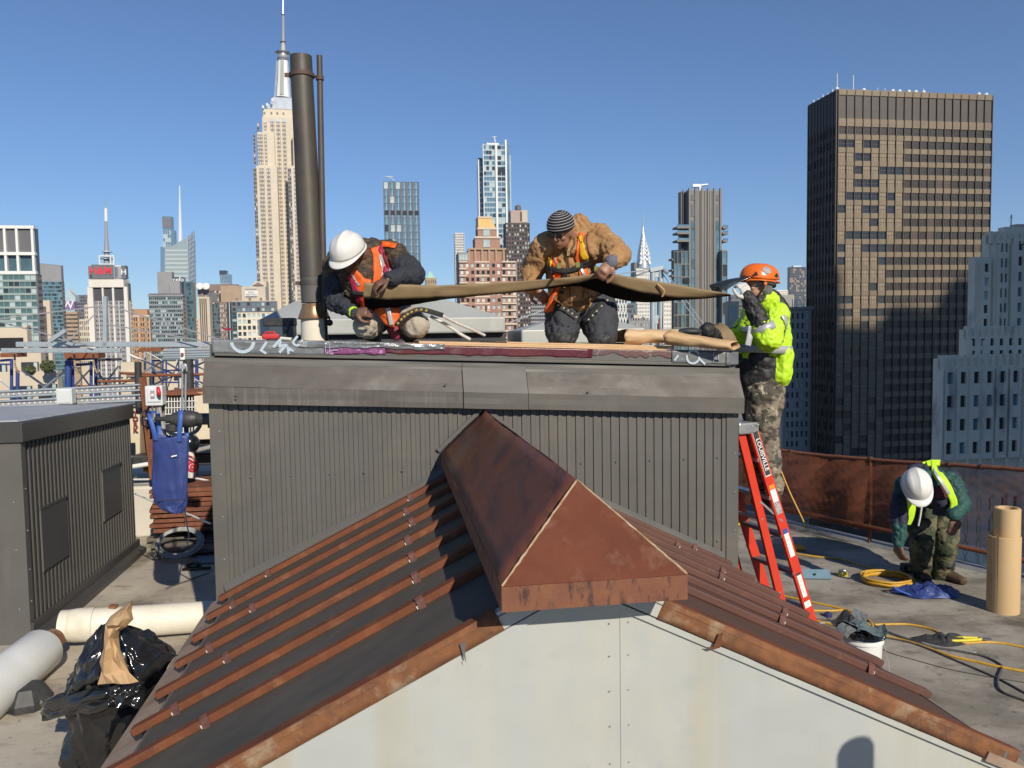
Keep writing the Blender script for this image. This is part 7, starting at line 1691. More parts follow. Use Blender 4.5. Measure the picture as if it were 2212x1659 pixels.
# ------------------------------------------------------------------ people
def chain_mesh(mb, pts, radii, side=None, n=14):
    """tapered tube through pts with rounded ends; radii are numbers or (a, b) with a along `side`"""
    pts = [V(p) for p in pts]; rr = [r if isinstance(r, (tuple, list)) else (r, r) for r in radii]
    # resample smoothly
    if len(pts) > 2:
        P2 = smoothpath(pts, 5); R2 = []
        for i in range(len(rr) - 1):
            for k in range(5):
                t = k / 5; t = t * t * (3 - 2 * t)
                R2.append(tuple(rr[i][j] * (1 - t) + rr[i + 1][j] * t for j in (0, 1)))
        R2.append(rr[-1]); pts, rr = P2, R2
    def capped(end):
        p, q = (pts[0], pts[1]) if end == 0 else (pts[-1], pts[-2]); d = (p - q).normalized(); r = rr[0] if end == 0 else rr[-1]; m = min(r)
        return [(p + d * (m * sin(a)), tuple(x * cos(a) for x in r)) for a in (.45, .9, 1.25, 1.5)]
    a = capped(0); b = capped(1)
    full = [x for x in reversed(a)] + list(zip(pts, rr)) + b
    ps = [f[0] for f in full]; rs = [f[1] for f in full]
    m = len(ps); vs = []; fs = []; u = None
    for i in range(m):
        t = ps[min(i + 1, m - 1)] - ps[max(i - 1, 0)]; t.normalize()
        h = V(side) if side is not None else (u if u is not None else (V((1, 0, 0)) if abs(t.x) < .8 else V((0, 1, 0))))
        u = (h - t * h.dot(t)); u = u.normalized() if u.length > 1e-5 else t.orthogonal().normalized()
        w = t.cross(u)
        for k in range(n):
            th = 2 * pi * k / n; vs.append(ps[i] + u * (cos(th) * rs[i][0]) + w * (sin(th) * rs[i][1]))
    for i in range(m - 1):
        for k in range(n): fs.append((i * n + k, i * n + (k + 1) % n, (i + 1) * n + (k + 1) % n, (i + 1) * n + k))
    fs.append(tuple(reversed(range(n)))); fs.append(tuple(range((m - 1) * n, m * n)))
    mb.add(vs, fs)
_tex = {}
def ctex(kind, scale):
    k = (kind, scale)
    if k not in _tex:
        t = bpy.data.textures.new('%s_%s' % k, kind); t.noise_scale = scale
        if kind == 'MUSGRAVE': t.noise_intensity = 1
        _tex[k] = t
    return _tex[k]
def organic(name, chains, m, parent, voxel=.009, smooth=6, wrinkle=0.0, wscale=.09, balls=(), extra=None):
    mb = MB()
    for c in chains: chain_mesh(mb, c[0], c[1], c[2] if len(c) > 2 else None)
    for c, r, R in balls: mb.ball(c, r, 16, 12, R)
    if extra: extra(mb)
    o = mb.build(name, m, parent, smooth=True)
    md = o.modifiers.new('remesh', 'REMESH'); md.mode = 'VOXEL'; md.voxel_size = voxel; md.use_smooth_shade = True
    if smooth: md = o.modifiers.new('smooth', 'SMOOTH'); md.iterations = smooth; md.factor = .5
    if wrinkle:
        t = _tex.get('marble%s' % wscale)
        if t is None:
            t = bpy.data.textures.new('creases', 'MARBLE'); t.marble_type = 'SHARP'; t.noise_basis_2 = 'TRI'; t.noise_scale = wscale * 1.6; t.turbulence = 9; t.noise_depth = 2; _tex['marble%s' % wscale] = t
        md = o.modifiers.new('creases', 'DISPLACE'); md.texture = t; md.strength = wrinkle * 1.35; md.mid_level = .55; md.texture_coords = 'LOCAL'
        md = o.modifiers.new('folds', 'DISPLACE'); md.texture = ctex('CLOUDS', wscale); md.strength = wrinkle * .45; md.mid_level = .5; md.texture_coords = 'LOCAL'
        md = o.modifiers.new('folds2', 'DISPLACE'); md.texture = ctex('CLOUDS', wscale * .38); md.strength = wrinkle * .55; md.mid_level = .5; md.texture_coords = 'LOCAL'
    return o
def fr3(fwd, up):
    f = V(fwd).normalized(); u = V(up); u = (u - f * u.dot(f)).normalized(); r = f.cross(u).normalized()   # right hand side of the wearer
    return r, f, u
def head_chains(c, fwd, up, s=1.0):
    r, f, u = fr3(fwd, up); c = V(c); R = Matrix((r, f, u)).transposed()
    balls = [(c + u * .02 * s - f * .008, (.076 * s, .096 * s, .10 * s), R), (c + f * .022 - u * .055 * s, (.058 * s, .070 * s, .066 * s), R), (c + f * .062 - u * .088 * s, (.030, .030, .024), R)]
    for sx in (-1, 1):
        balls += [(c + r * sx * .076 - f * .004 - u * .02, (.010, .022, .034), R), (c + r * sx * .040 + f * .070 - u * .03, (.020, .020, .018), R), (c + r * sx * .032 + f * .083 + u * .018, (.022, .012, .008), R)]
    ch = [([c + f * .088 + u * .008, c + f * .104 - u * .022, c + f * .108 - u * .032], [.008, .012, .013]), ([c + f * .098 - u * .034 - r * .012, c + f * .098 - u * .034 + r * .012], [.010, .010]),
          ([c + f * .092 - u * .060 - r * .020, c + f * .097 - u * .058, c + f * .092 - u * .060 + r * .020], [.006, .009, .006]), ([c + f * .090 - u * .071 - r * .016, c + f * .094 - u * .071, c + f * .090 - u * .071 + r * .016], [.006, .009, .006])]
    return ch, balls
def hand_chains(wrist, direc, normal, curl=.9, s=1.0, thumb_side=1, spread=.12):
    """palm, four bent fingers and a thumb. normal: out of the back of the hand; curl in radians per joint"""
    d = V(direc).normalized(); n = V(normal); n = (n - d * n.dot(d)).normalized(); x = d.cross(n) * thumb_side
    w = V(wrist); ch = []
    k = w + d * .085 * s
    ch.append(([w - d * .02, w + d * .02 * s, w + d * .055 * s, k], [(.026 * s, .020 * s), (.033 * s, .019 * s), (.041 * s, .018 * s), (.040 * s, .015 * s)], x))
    for i, (off, ln) in enumerate(((.030, .075), (.010, .083), (-.011, .078), (-.031, .062))):
        b = k + x * off * s; a = 0.15 + .05 * i; dirn = d; pts = [b - d * .012]; L_ = (ln * .45 * s, ln * .32 * s, ln * .27 * s); p = b
        for j in range(3):
            a += curl * (.75 if j == 0 else 1.0); dv = d * cos(a) - n * sin(a) + x * (off * spread * 3 if j == 0 else 0); p = p + dv.normalized() * L_[j]; pts.append(p)
        ch.append((pts, [.0105 * s, .0100 * s, .0092 * s, .0082 * s]))
    t0 = w + d * .03 * s + x * .034 * s; t1 = t0 + (d * .6 + x * .75 - n * .25).normalized() * .038 * s; t2 = t1 + (d * .9 + x * .15 - n * .45).normalized() * .034 * s; t3 = t2 + (d * .85 - x * .25 - n * .5).normalized() * .026 * s
    ch.append(([w + d * .025 * s + x * .02 * s, t0, t1, t2, t3], [.017 * s, .016 * s, .0135 * s, .012 * s, .010 * s]))
    return ch
def helmet(name, c, fwd, up, m, parent, s=1.0, climbing=False):
    r, f, u = fr3(fwd, up); c = V(c)
    rx, ry, rz = (.118 * s, .148 * s, .122 * s)
    def fn(a, b):
        th = 2 * pi * a; ph = (pi / 2) * b
        e = cos(ph) ** .8; x = sin(th) * rx * e; y = cos(th) * ry * e; z = rz * sin(ph) ** .92
        ridge = .010 * s * max(0, 1 - abs(x) / (.022 * s)) * sin(ph) ** .5 if not climbing else 0
        groove = -.004 * s * math.exp(-((abs(x) - .045 * s) / (.008 * s)) ** 2) * sin(ph) if not climbing else 0
        return c + r * x + f * y + u * (z + ridge + groove + (.012 * s * cos(th) ** 2 * (1 - b) if climbing else 0))
    mb = MB(); mb.grid(fn, 56, 18, True); sh = mb.build('helmet_shell' if parent else name, m, parent, smooth=True, solid=.004)
    def br(a, b):
        th = 2 * pi * a; fr_ = max(0, cos(th)); ext = (.010 + (.048 if not climbing else .014) * fr_ ** 2.2) * s * b
        x = sin(th) * (rx + ext * .8); y = cos(th) * (ry + ext); return c + r * x + f * y - u * (.004 + .020 * b * fr_ ** 2 + .010 * (1 - fr_) * b) * s
    mb = MB(); mb.grid(br, 56, 3, True); mb.build('helmet_brim', m, sh if False else parent, smooth=True, solid=.004)
    return sh
def ribbon(name, pts, w, m, parent, target, off=.006, th=.004, wd=None, n=6, nw=4):
    """strap following pts, pressed on the target garment along the view"""
    pts = smoothpath(pts, n); mb = MB(); ww = w if isinstance(w, (list, tuple)) else [w, w]
    def fn(a, b):
        x = a * (len(pts) - 1); i = min(int(x), len(pts) - 2); p = pts[i].lerp(pts[i + 1], x - i); t = (pts[i + 1] - pts[i]).normalized()
        s = wd if wd is not None else t.cross(V((0, 1, 0))).normalized(); q = a * (len(ww) - 1); j = min(int(q), len(ww) - 2); wi = ww[j] + (ww[j + 1] - ww[j]) * (q - j)
        return p + V(s) * (wi * (b - .5))
    mb.grid(fn, len(pts) - 1, nw); o = mb.build(name, m, parent, smooth=True)
    if target:
        md = o.modifiers.new('wrap', 'SHRINKWRAP'); md.target = target; md.wrap_method = 'PROJECT'; md.use_project_y = True; md.use_positive_direction = True; md.use_negative_direction = False; md.offset = off; md.wrap_mode = 'ABOVE_SURFACE'
        md.project_limit = .35
        s_ = o.modifiers.new('sm', 'SMOOTH'); s_.iterations = 2; s_.factor = .4
    md = o.modifiers.new('solid', 'SOLIDIFY'); md.thickness = th; md.offset = 0
    return o
def band_ring(name, c, axis, side, ra, rb, h, m, parent):
    ax = V(axis).normalized(); u = V(side); u = (u - ax * u.dot(ax)).normalized(); w = ax.cross(u)
    mb = MB()
    def fn(a, b):
        th = 2 * pi * a; k = 1 + .012 * noise.noise((cos(th) * 3, sin(th) * 3, c[0])); return V(c) + ax * (h * (b - .5)) + u * (cos(th) * ra * k) + w * (sin(th) * rb * k)
    mb.grid(fn, 40, 2, True); return mb.build(name, m, parent, smooth=True, solid=.004)

m_skin1 = M('skin_brown', (.165, .085, .054), (.125, .063, .04), 14, .5, 0, .06, 60)
m_skin2 = M('skin_tan', (.30, .150, .092), (.24, .118, .072), 14, .48, 0, .06, 60)
m_skin3 = M('skin_fair', (.42, .23, .15), (.36, .19, .125), 14, .5, 0, .05, 60)
m_skin4 = M('skin_dark', (.15, .077, .05), (.115, .058, .039), 14, .5, 0, .06, 60)
m_helm = M('helmet_white', (.72, .71, .68), (.66, .65, .61), 9, .32, 0, .02, 30)
m_helmo = M('helmet_orange', (.78, .16, .015), (.72, .14, .014), 9, .28)
m_navy = M('jacket_navy', (.022, .025, .034), (.03, .034, .046), 12, .85, 0, .7, 15)
m_camo1 = M('jacket_brown_print', (.05, .038, .026), (.115, .072, .036), 16, .85, 0, .25, 50, (1, 1, 2.6), (.48, .56), c3=(.02, .018, .016), scale3=26, pos3=(.52, .60), stretch3=(1, 1, 3))
m_orangev = M('vest_orange', (.80, .13, .012), (.72, .11, .01), 8, .6, 0, .5, 16)
m_pinkstrap = M('harness_magenta', (.34, .015, .06), None, rough=.6)
m_refl = M('reflective_tape', (.50, .51, .52), (.42, .43, .44), 30, .35, .3)
m_khaki = M('khaki_trousers', (.46, .41, .33), (.40, .35, .28), 7, .85, 0, .8, 14, c3=(.28, .24, .18), scale3=5, pos3=(.58, .75))
m_blackw = M('black_webbing', (.018, .018, .018), (.03, .03, .03), 30, .7)
m_duck = M('tan_duck_canvas', (.37, .205, .085), (.31, .168, .068), 6, .85, 0, .9, 13, (1, 1.6, .7), c3=(.42, .25, .115), scale3=4)
m_slate = M('slate_trousers', (.036, .039, .047), (.046, .049, .057), 8, .85, 0, .8, 14)
m_hv2 = M('hi_vis_lime', (.52, .80, .025), (.46, .72, .02), 8, .55, 0, .8, 12)
m_jblack = M('jacket_black', (.014, .014, .015), (.024, .024, .025), 10, .6, 0, .25, 40)
m_camo_g = M('camo_grey', (.22, .185, .135), (.070, .064, .048), 7, .85, 0, .2, 60, (1, 1, 1.5), (.49, .52), c3=(.36, .31, .235), scale3=8, pos3=(.56, .58))
m_camo_w = M('camo_woodland', (.125, .115, .062), (.036, .050, .026), 7, .85, 0, .2, 60, (1, 1, 1), (.48, .52), c3=(.016, .015, .013), scale3=9, pos3=(.56, .58))
m_green_j = M('jacket_green', (.016, .075, .068), (.014, .060, .055), 6, .7, 0, .2, 40)
m_navy_j = M('jacket_navy_blue', (.016, .018, .045), (.02, .022, .05), 6, .75, 0, .2, 40)
m_maroon = M('jacket_maroon', (.075, .014, .03), None, rough=.75)
m_gold_e = M('brass_eyelet', (.62, .45, .12), None, rough=.3, metal=.8)
m_boot = M('boot_leather', (.10, .065, .035), (.06, .04, .025), 14, .7)

# ===== A: kneeling man at the left, white helmet
Pa = lambda x, y, Y: P(658.3 + x * .1983, 466.3 + y * .1983, Y)
wa = thing('person', 'kneeling worker in white helmet and orange vest beside the flue', 'person', P(845, 735, 5.6))
sR, sL = Pa(345, 520, 5.66), Pa(945, 400, 5.66); eR, eL = Pa(330, 930, 5.56), Pa(1195, 640, 5.46); wR, wL = Pa(540, 1055, 5.36), Pa(915, 690, 5.24)
hipc = Pa(900, 1080, 6.02); chest = Pa(690, 600, 5.66); neck = Pa(655, 430, 5.58); headc = P(754, 548, 5.42)
hR, hL = Pa(780, 1110, 6.0), Pa(1040, 1100, 6.0); kR, kL = Pa(655, 1205, 5.52), Pa(1215, 1190, 5.54); aR, aL = Pa(760, 1300, 5.98), Pa(1130, 1300, 6.0)
hupA, hfwA = V((-.20, -.52, .83)), V((-.22, -.78, -.58))
hc, hb = head_chains(headc - hupA.normalized() * .0 , hfwA, hupA)
bch = hc + [([headc, neck], [.055, .058]), ([neck, chest + V((.02, .09, 0)), hipc], [(.05, .05), (.10, .06), (.12, .08)], EX), ([sR, eR, wR], [.045, .038, .028]), ([sL, eL, wL], [.045, .038, .028]), ([chest + V((.02, .09, 0)), sR], [.05, .05]), ([chest + V((.02, .09, 0)), sL], [.05, .05]), ([hipc, hR, kR, aR], [.08, .08, .05, .04]), ([hipc, hL, kL, aL], [.08, .08, .05, .04])]
bch += hand_chains(wR, V((.9, -.1, .05)), V((.0, -.8, .35)), .75, .98, 1) + hand_chains(wL, V((-.75, -.25, -.32)), V((-.3, -.55, .75)), .62, 1.0, -1)
organic('body', bch, m_skin1, wa, .0065, 3, balls=hb)
jk = organic('jacket', [([neck + V((.02, .05, .02)), Pa(690, 420, 5.70), Pa(640, 640, 5.62), Pa(740, 880, 5.72), hipc + V((0, -.03, .06))], [(.075, .075), (.16, .12), (.185, .135), (.17, .13), (.165, .125)], EX), ([Pa(600, 470, 5.66), sR, sR.lerp(eR, .45)], [.085, .085, .072]), ([Pa(760, 430, 5.68), sL, sL.lerp(eL, .55)], [.09, .092, .078])], m_camo1, wa, .008, 6, .020, .05)
organic('sleeve', [([sR.lerp(eR, .38), eR, eR.lerp(wR, .5), wR - (wR - eR).normalized() * .01], [.076, .071, .058, .046])], m_navy, wa, .008, 6, .020, .05)
organic('sleeve', [([sL.lerp(eL, .48), eL, eL.lerp(wL, .5), wL - (wL - eL).normalized() * .01], [.080, .074, .060, .046])], m_navy, wa, .008, 6, .020, .05)
organic('collar', [([neck + V((-.05, -.01, -.005)), neck + V((.0, .05, .03)), neck + V((.06, .0, .01))], [.030, .032, .030])], m_hy, wa, .007, 4)
tr_a = organic('trousers', [([hipc + V((0, 0, .05)), hR, hR.lerp(kR, .5), kR], [(.12, .11), (.115, .115), .108, .090]), ([hipc + V((0, 0, .05)), hL, hL.lerp(kL, .5), kL], [(.12, .11), (.115, .115), .108, .090]), ([kR + V((0, .03, -.005)), kR.lerp(aR, .5), aR], [.075, .066, .05]), ([kL + V((0, .03, -.005)), kL.lerp(aL, .5), aL], [.075, .066, .05])], m_khaki, wa, .009, 8, .018, .06)
for a_ in (aR, aL): organic('boot', [([a_ + V((0, 0, .01)), a_ + V((0, .06, -.03)), a_ + V((0, .10, -.08))], [.045, .042, .035])], m_boot, wa, .009, 4)
hm = helmet('helmet', headc + hupA.normalized() * .022, hfwA, hupA, m_helm, wa, 1.0)
# vest and harness
yv = 5.30
ribbon('vest_panel', [Pa(700, 285, yv), Pa(745, 400, yv), Pa(775, 560, yv), Pa(770, 720, yv)], [.085, .10, .12, .13], m_orangev, wa, jk, .010)
ribbon('vest_panel', [Pa(455, 590, yv), Pa(500, 660, yv), Pa(560, 740, yv), Pa(640, 770, yv)], [.07, .10, .13, .13], m_orangev, wa, jk, .010)
ribbon('vest_panel', [Pa(590, 820, yv), Pa(590, 900, yv), Pa(610, 970, yv)], .11, m_orangev, wa, jk, .010)
ribbon('reflective_stripe', [Pa(735, 380, yv), Pa(772, 520, yv), Pa(775, 690, yv)], .022, m_refl, wa, jk, .016)
ribbon('reflective_stripe', [Pa(460, 600, yv), Pa(505, 690, yv), Pa(545, 740, yv)], .020, m_refl, wa, jk, .016)
ribbon('vest_shoulder', [Pa(790, 275, yv + .1), Pa(860, 285, yv + .1), Pa(960, 310, yv + .1)], .04, m_orangev, wa, jk, .010)
ribbon('harness_strap', [Pa(745, 275, yv), Pa(790, 380, yv), Pa(850, 520, yv), Pa(890, 620, yv)], .046, m_pinkstrap, wa, jk, .018)
ribbon('harness_strap', [Pa(435, 610, yv), Pa(470, 720, yv), Pa(510, 850, yv), Pa(520, 920, yv)], .046, m_pinkstrap, wa, jk, .014)
ribbon('chest_strap', [Pa(460, 805, yv), Pa(540, 815, yv), Pa(640, 820, yv)], .030, m_blackw, wa, jk, .020)
def fn(a, b):
    x = 740 + (1040 - 740) * a + (60 * b - 70 * b * a); y = 1000 + (185 + 25 * sin(pi * a)) * b
    return Pa(x + (80 * b * (1 - a)), y, 5.47 - .03 * sin(pi * a)) + V((0, .01 * noise.noise((a * 4, b * 4, 3)), 0))
crumple(fn, 14, 10, 'vest_tail', m_orangev, wa, solid=.005)
ribbon('reflective_stripe', [Pa(905, 1000, 5.425), Pa(925, 1090, 5.42), Pa(945, 1190, 5.425)], .030, m_refl, wa, None)
belt_pts = [Pa(1000, 1190, 5.43), Pa(1060, 1120, 5.41), Pa(1130, 1065, 5.41), Pa(1230, 1025, 5.42), Pa(1340, 1035, 5.44), Pa(1505, 1085, 5.5)]
ribbon('leg_strap', belt_pts, .036, m_blackw, wa, None, th=.006)
bp = smoothpath(belt_pts, 8)
for k in range(3, 34, 4):
    mb = MB(); mb.lathe(bp[k] - V((0, .004, 0)), [(.0065, 0), (.0105, .003), (.0105, .0), (.0065, .002)], 12, ax=(0, -1, 0)); mb.build('eyelet', m_gold_e, wa)
organic('pouch', [([Pa(960, 1230, 5.62), Pa(1000, 1310, 5.62)], [(.05, .03), (.04, .03)])], M('red_pattern', (.14, .015, .03), (.30, .03, .05), 30, .7), wa, .008, 3)
mb = MB(); mb.tube(smoothpath([Pa(300, 370, 5.75), Pa(262, 410, 5.75), Pa(258, 460, 5.72), Pa(275, 500, 5.70)]), .010, 6); mb.build('harness_loop', m_blackw, wa, smooth=True)
mb = MB(); mb.lathe(wR - (wR - eR).normalized() * .02, [(.040, 0), (.042, .012), (.038, .02)], 16, ax=(wR - eR)); mb.build('glove_cuff', m_hy, wa)
# white ropes behind him
cord('white_safety_rope', 'twisted white rope from the kneeling man to the roof, upper strand', 'rope', [Pa(1500, 1090, 5.5), Pa(1600, 1140, 5.6), Pa(1720, 1195, 5.7), Pa(1840, 1245, 5.8), Pa(1960, 1300, 5.9)], .012, m_rope, 'white safety ropes')
cord('white_safety_rope', 'twisted white rope from the kneeling man to the roof, lower strand', 'rope', [Pa(1370, 1095, 5.6), Pa(1480, 1150, 5.6), Pa(1580, 1210, 5.65), Pa(1700, 1290, 5.7), Pa(1800, 1345, 5.75)], .012, m_rope, 'white safety ropes')

# ===== B: man in tan canvas jacket and striped cap
Pb = lambda x, y, Y: P(1097.2 + x * .2051, 427.9 + y * .2051, Y)
wb = thing('person', 'worker kneeling upright in tan canvas jacket and striped knit cap', 'person', P(1250, 741, 5.75))
sR, sL = Pb(400, 500, 5.72), Pb(930, 400, 5.76); eR, eL = Pb(255, 770, 5.80), Pb(1165, 590, 5.55); wR, wL = Pb(255, 930, 5.70), Pb(1085, 680, 5.42)
hipc = Pb(770, 1090, 5.95); chest = Pb(660, 720, 5.78); neck = Pb(660, 440, 5.70); headc = Pb(560, 345, 5.58)
hR, hL = Pb(610, 1110, 5.93), Pb(930, 1110, 5.93); kR, kL = Pb(565, 1450, 5.72), Pb(985, 1450, 5.72); aR, aL = Pb(590, 1480, 6.12), Pb(960, 1480, 6.12)
hupB, hfwB = V((-.06, -.30, .93)), V((-.42, -.72, -.40))
hc, hb = head_chains(headc, hfwB, hupB, 1.08)
bch = hc + [([headc, neck], [.06, .065]), ([neck, chest, hipc], [(.07, .06), (.16, .10), (.15, .10)], EX), ([sR, eR, wR], [.045, .038, .028]), ([sL, eL, wL], [.045, .040, .030]), ([chest, sR], [.06, .05]), ([chest, sL], [.06, .05]), ([hipc, hR, kR, aR], [.08, .08, .05, .04]), ([hipc, hL, kL, aL], [.08, .08, .05, .04])]
bch += hand_chains(wL, V((-.55, -.40, -.62)), V((.25, -.85, .35)), .85, 1.1, -1) + hand_chains(wR, V((.55, -.05, -.55)), V((-.2, -.8, .2)), .35, 1.05, 1)
organic('body', bch, m_skin2, wb, .0065, 3, balls=hb)
jkb = organic('jacket', [([neck + V((.01, .04, .0)), Pb(670, 520, 5.76), chest, Pb(700, 930, 5.82), Pb(720, 1045, 5.84)], [(.085, .08), (.155, .115), (.185, .140), (.195, .150), (.180, .140)], EX), ([Pb(600, 490, 5.74), sR, sR.lerp(eR, .5), eR, wR - (wR - eR).normalized() * .0], [.095, .092, .085, .080, .060]), ([Pb(790, 450, 5.76), sL, sL.lerp(eL, .5), eL, eL.lerp(wL, .62)], [.095, .100, .092, .088, .068]), ([Pb(705, 290, 5.73), Pb(745, 250, 5.76), Pb(778, 340, 5.76), Pb(760, 440, 5.72), Pb(680, 525, 5.63)], [.03, .056, .066, .066, .05]), ([Pb(750, 300, 5.84), Pb(740, 440, 5.86)], [.09, .11]), ([Pb(760, 560, 5.74), Pb(980, 520, 5.68)], [.13, .10])], m_duck, wb, .008, 6, .022, .05)
organic('cuff', [([eL.lerp(wL, .55), wL - (wL - eL).normalized() * .005], [.052, .048])], M('grey_knit', (.13, .13, .17), None, rough=.9), wb, .007, 3, .006, .02)
trb = organic('trousers', [([hipc + V((0, 0, .03)), hR, hR.lerp(kR, .5), kR], [(.15, .13), (.145, .14), .138, .112]), ([hipc + V((0, 0, .03)), hL, hL.lerp(kL, .5), kL], [(.15, .13), (.145, .14), .138, .112]), ([kR, kR.lerp(aR, .5), aR], [.08, .07, .055]), ([kL, kL.lerp(aL, .5), aL], [.08, .07, .055])], m_slate, wb, .009, 8, .022, .06)
for k_ in (kR, kL):
    organic('knee_pad', [([k_ + V((-.07, -.06, -.03)), k_ + V((0, -.085, -.03)), k_ + V((.07, -.06, -.03))], [(.05, .03), (.055, .032), (.05, .03)], EZ)], m_jblack, wb, .007, 4, .008, .03)
for a_ in (aR, aL): organic('boot', [([a_, a_ + V((0, .06, -.02)), a_ + V((0, .12, -.05))], [.05, .045, .035])], m_boot, wb, .009, 4)
# knit cap with stripes (rings of alternating wool)
r, f, u = fr3(hfwB, hupB)
m_wool, m_woolw = M('black_wool', (.012, .012, .013), None, rough=.9), M('white_wool', (.42, .42, .42), None, rough=.9)
capc = headc + u * .030 - f * .004
mb = MB()
def capf(a, b, o_=0.0):
    th = 2 * pi * a; ph = -.18 + (pi / 2 + .16) * b; tilt = .02 * cos(th)
    return capc + r * (sin(th) * (.094 + o_) * cos(ph)) + f * (cos(th) * (.112 + o_) * cos(ph)) + u * ((.110 + o_) * sin(ph) + .012 * (1 - b))
mb.grid(capf, 40, 20, True); mb.build('knit_cap', m_wool, wb, smooth=True, solid=.004)
for k in range(8):
    b0 = .08 + k * .108; mb = MB(); mb.grid(lambda a, b: capf(a, b0 + .020 * b, .0045), 40, 1, True); mb.build('cap_stripe', m_woolw, wb, smooth=True, solid=.002)
# zip, placket, drawstrings, pocket seams of the canvas jacket
m_zip = M('zip_dark', (.10, .055, .025), None, rough=.7)
ribbon('jacket_placket', [Pb(655, 545, 5.40), Pb(668, 700, 5.40), Pb(680, 850, 5.40), Pb(695, 1085, 5.40)], .034, m_duck, wb, jkb, .006)
ribbon('jacket_zip', [Pb(655, 545, 5.40), Pb(668, 700, 5.40), Pb(680, 850, 5.40), Pb(695, 1085, 5.40)], .010, m_zip, wb, jkb, .011)
ribbon('hem_band', [Pb(480, 1040, 5.40), Pb(580, 1085, 5.40), Pb(700, 1100, 5.40), Pb(840, 1080, 5.40), Pb(950, 1020, 5.40)], .040, M('hem_knit', (.17, .09, .035), None, rough=.9), wb, jkb, .004)
ribbon('pocket_seam', [Pb(500, 890, 5.40), Pb(540, 960, 5.40), Pb(560, 1030, 5.40)], .008, m_zip, wb, jkb, .005)
ribbon('pocket_seam', [Pb(870, 900, 5.40), Pb(840, 960, 5.40), Pb(825, 1030, 5.40)], .008, m_zip, wb, jkb, .005)
ribbon('shoulder_seam', [Pb(880, 300, 5.45), Pb(860, 400, 5.42), Pb(870, 500, 5.42), Pb(900, 600, 5.42)], .007, m_zip, wb, jkb, .004)
ribbon('collar_edge', [Pb(690, 300, 5.45), Pb(720, 380, 5.42), Pb(715, 460, 5.40), Pb(660, 540, 5.40)], .012, m_zip, wb, jkb, .006)
for x0 in (640, 625):
    mb = MB(); mb.tube(smoothpath([Pb(x0 + 20, 520, 5.52), Pb(x0 + 5, 560, 5.51), Pb(x0, 610, 5.51)]), .004, 5); mb.build('drawstring', m_caulk, wb, smooth=True)
# glasses
for sx in (-1, 1):
    mb = MB(); c = headc + f * .108 + r * sx * .034 + u * .004; mb.lathe(c, [(.022, 0), (.024, .004), (.020, .006)], 14, ax=f); mb.build('eyeglass_lens', M('dark_lens', (.015, .015, .016), None, rough=.1), wb)
    mb = MB(); mb.tube([c + r * sx * .022, headc + r * sx * .080 - f * .01 + u * .006], .003, 5); mb.build('eyeglass_arm', m_blackw, wb)
# vest and harness
yv = 5.35
ribbon('vest_panel', [Pb(500, 540, yv), Pb(520, 620, yv), Pb(560, 700, yv), Pb(545, 780, yv), Pb(510, 850, yv)], [.045, .055, .060, .060, .06], m_orangev, wb, jkb, .012)
ribbon('vest_panel', [Pb(830, 300, yv), Pb(800, 420, yv), Pb(785, 560, yv), Pb(820, 700, yv), Pb(850, 800, yv)], [.045, .05, .06, .07, .07], m_orangev, wb, jkb, .012)
ribbon('reflective_stripe', [Pb(520, 570, yv), Pb(550, 650, yv), Pb(570, 690, yv)], .016, m_refl, wb, jkb, .018)
ribbon('reflective_stripe', [Pb(800, 690, yv), Pb(830, 760, yv), Pb(855, 800, yv)], .018, m_refl, wb, jkb, .018)
m_yst = M('harness_yellow', (.72, .42, .012), None, rough=.6)
ribbon('harness_strap', [Pb(810, 360, yv), Pb(815, 450, yv), Pb(830, 530, yv), Pb(855, 590, yv)], .044, m_yst, wb, jkb, .022)
ribbon('harness_strap', [Pb(470, 560, yv), Pb(468, 620, yv), Pb(475, 680, yv)], .036, m_yst, wb, jkb, .020)
ribbon('chest_strap', [Pb(445, 715, yv), Pb(560, 715, yv), Pb(680, 720, yv), Pb(780, 680, yv), Pb(900, 610, yv)], .046, m_blackw, wb, jkb, .026, th=.006)
for x, y in ((735, 705), (535, 715), (930, 745)):
    c = Pb(x, y, 5.50); mb = MB(); mb.box(c, (.032, .008, .040)); o = mb.build('buckle', M('buckle_green', (.22, .22, .06), None, rough=.35, metal=.5), wb, bevel=.004)
    md = o.modifiers.new('w', 'SHRINKWRAP'); md.target = jkb; md.wrap_method = 'PROJECT'; md.use_project_y = True; md.offset = .04
    o.modifiers.remove(md)
ribbon('strap_end', [Pb(660, 740, yv), Pb(615, 800, yv), Pb(600, 900, yv), Pb(605, 980, yv)], .024, m_blackw, wb, jkb, .020)
def fn(a, b):
    x = 395 + 85 * b + (90 - 20 * b) * a - 30 * (1 - b); y = 1200 - 270 * b; return Pb(x + 10, y + 8 * sin(a * 6), 5.60 - .03 * sin(pi * a)) + V((0, .012 * noise.noise((a * 4, b * 5, 9)), 0))
crumple(fn, 8, 14, 'vest_tail', m_orangev, wb, solid=.006)
for pts_ in ([Pb(500, 1120, 5.62), Pb(580, 1165, 5.60), Pb(650, 1205, 5.60), Pb(715, 1260, 5.62)], [Pb(820, 1300, 5.62), Pb(880, 1240, 5.60), Pb(950, 1165, 5.60), Pb(1040, 1075, 5.62)]):
    ribbon('leg_strap', [p - V((0, .12, 0)) for p in pts_], .040, m_blackw, wb, trb, .012, th=.006)
    pp = smoothpath(pts_, 8)
    for k in range(3, 25, 5):
        mb = MB(); mb.lathe(V((0, 0, 0)), [(.004, .002), (.0055, .004), (.0075, .003), (.008, 0)], 12, ax=(0, -1, 0)); o = put('eyelet', mb.mesh('eyelet', M('steel_eyelet', (.55, .50, .38), None, rough=.35, metal=.7)), wb, pp[k] - V((0, .080, 0)))

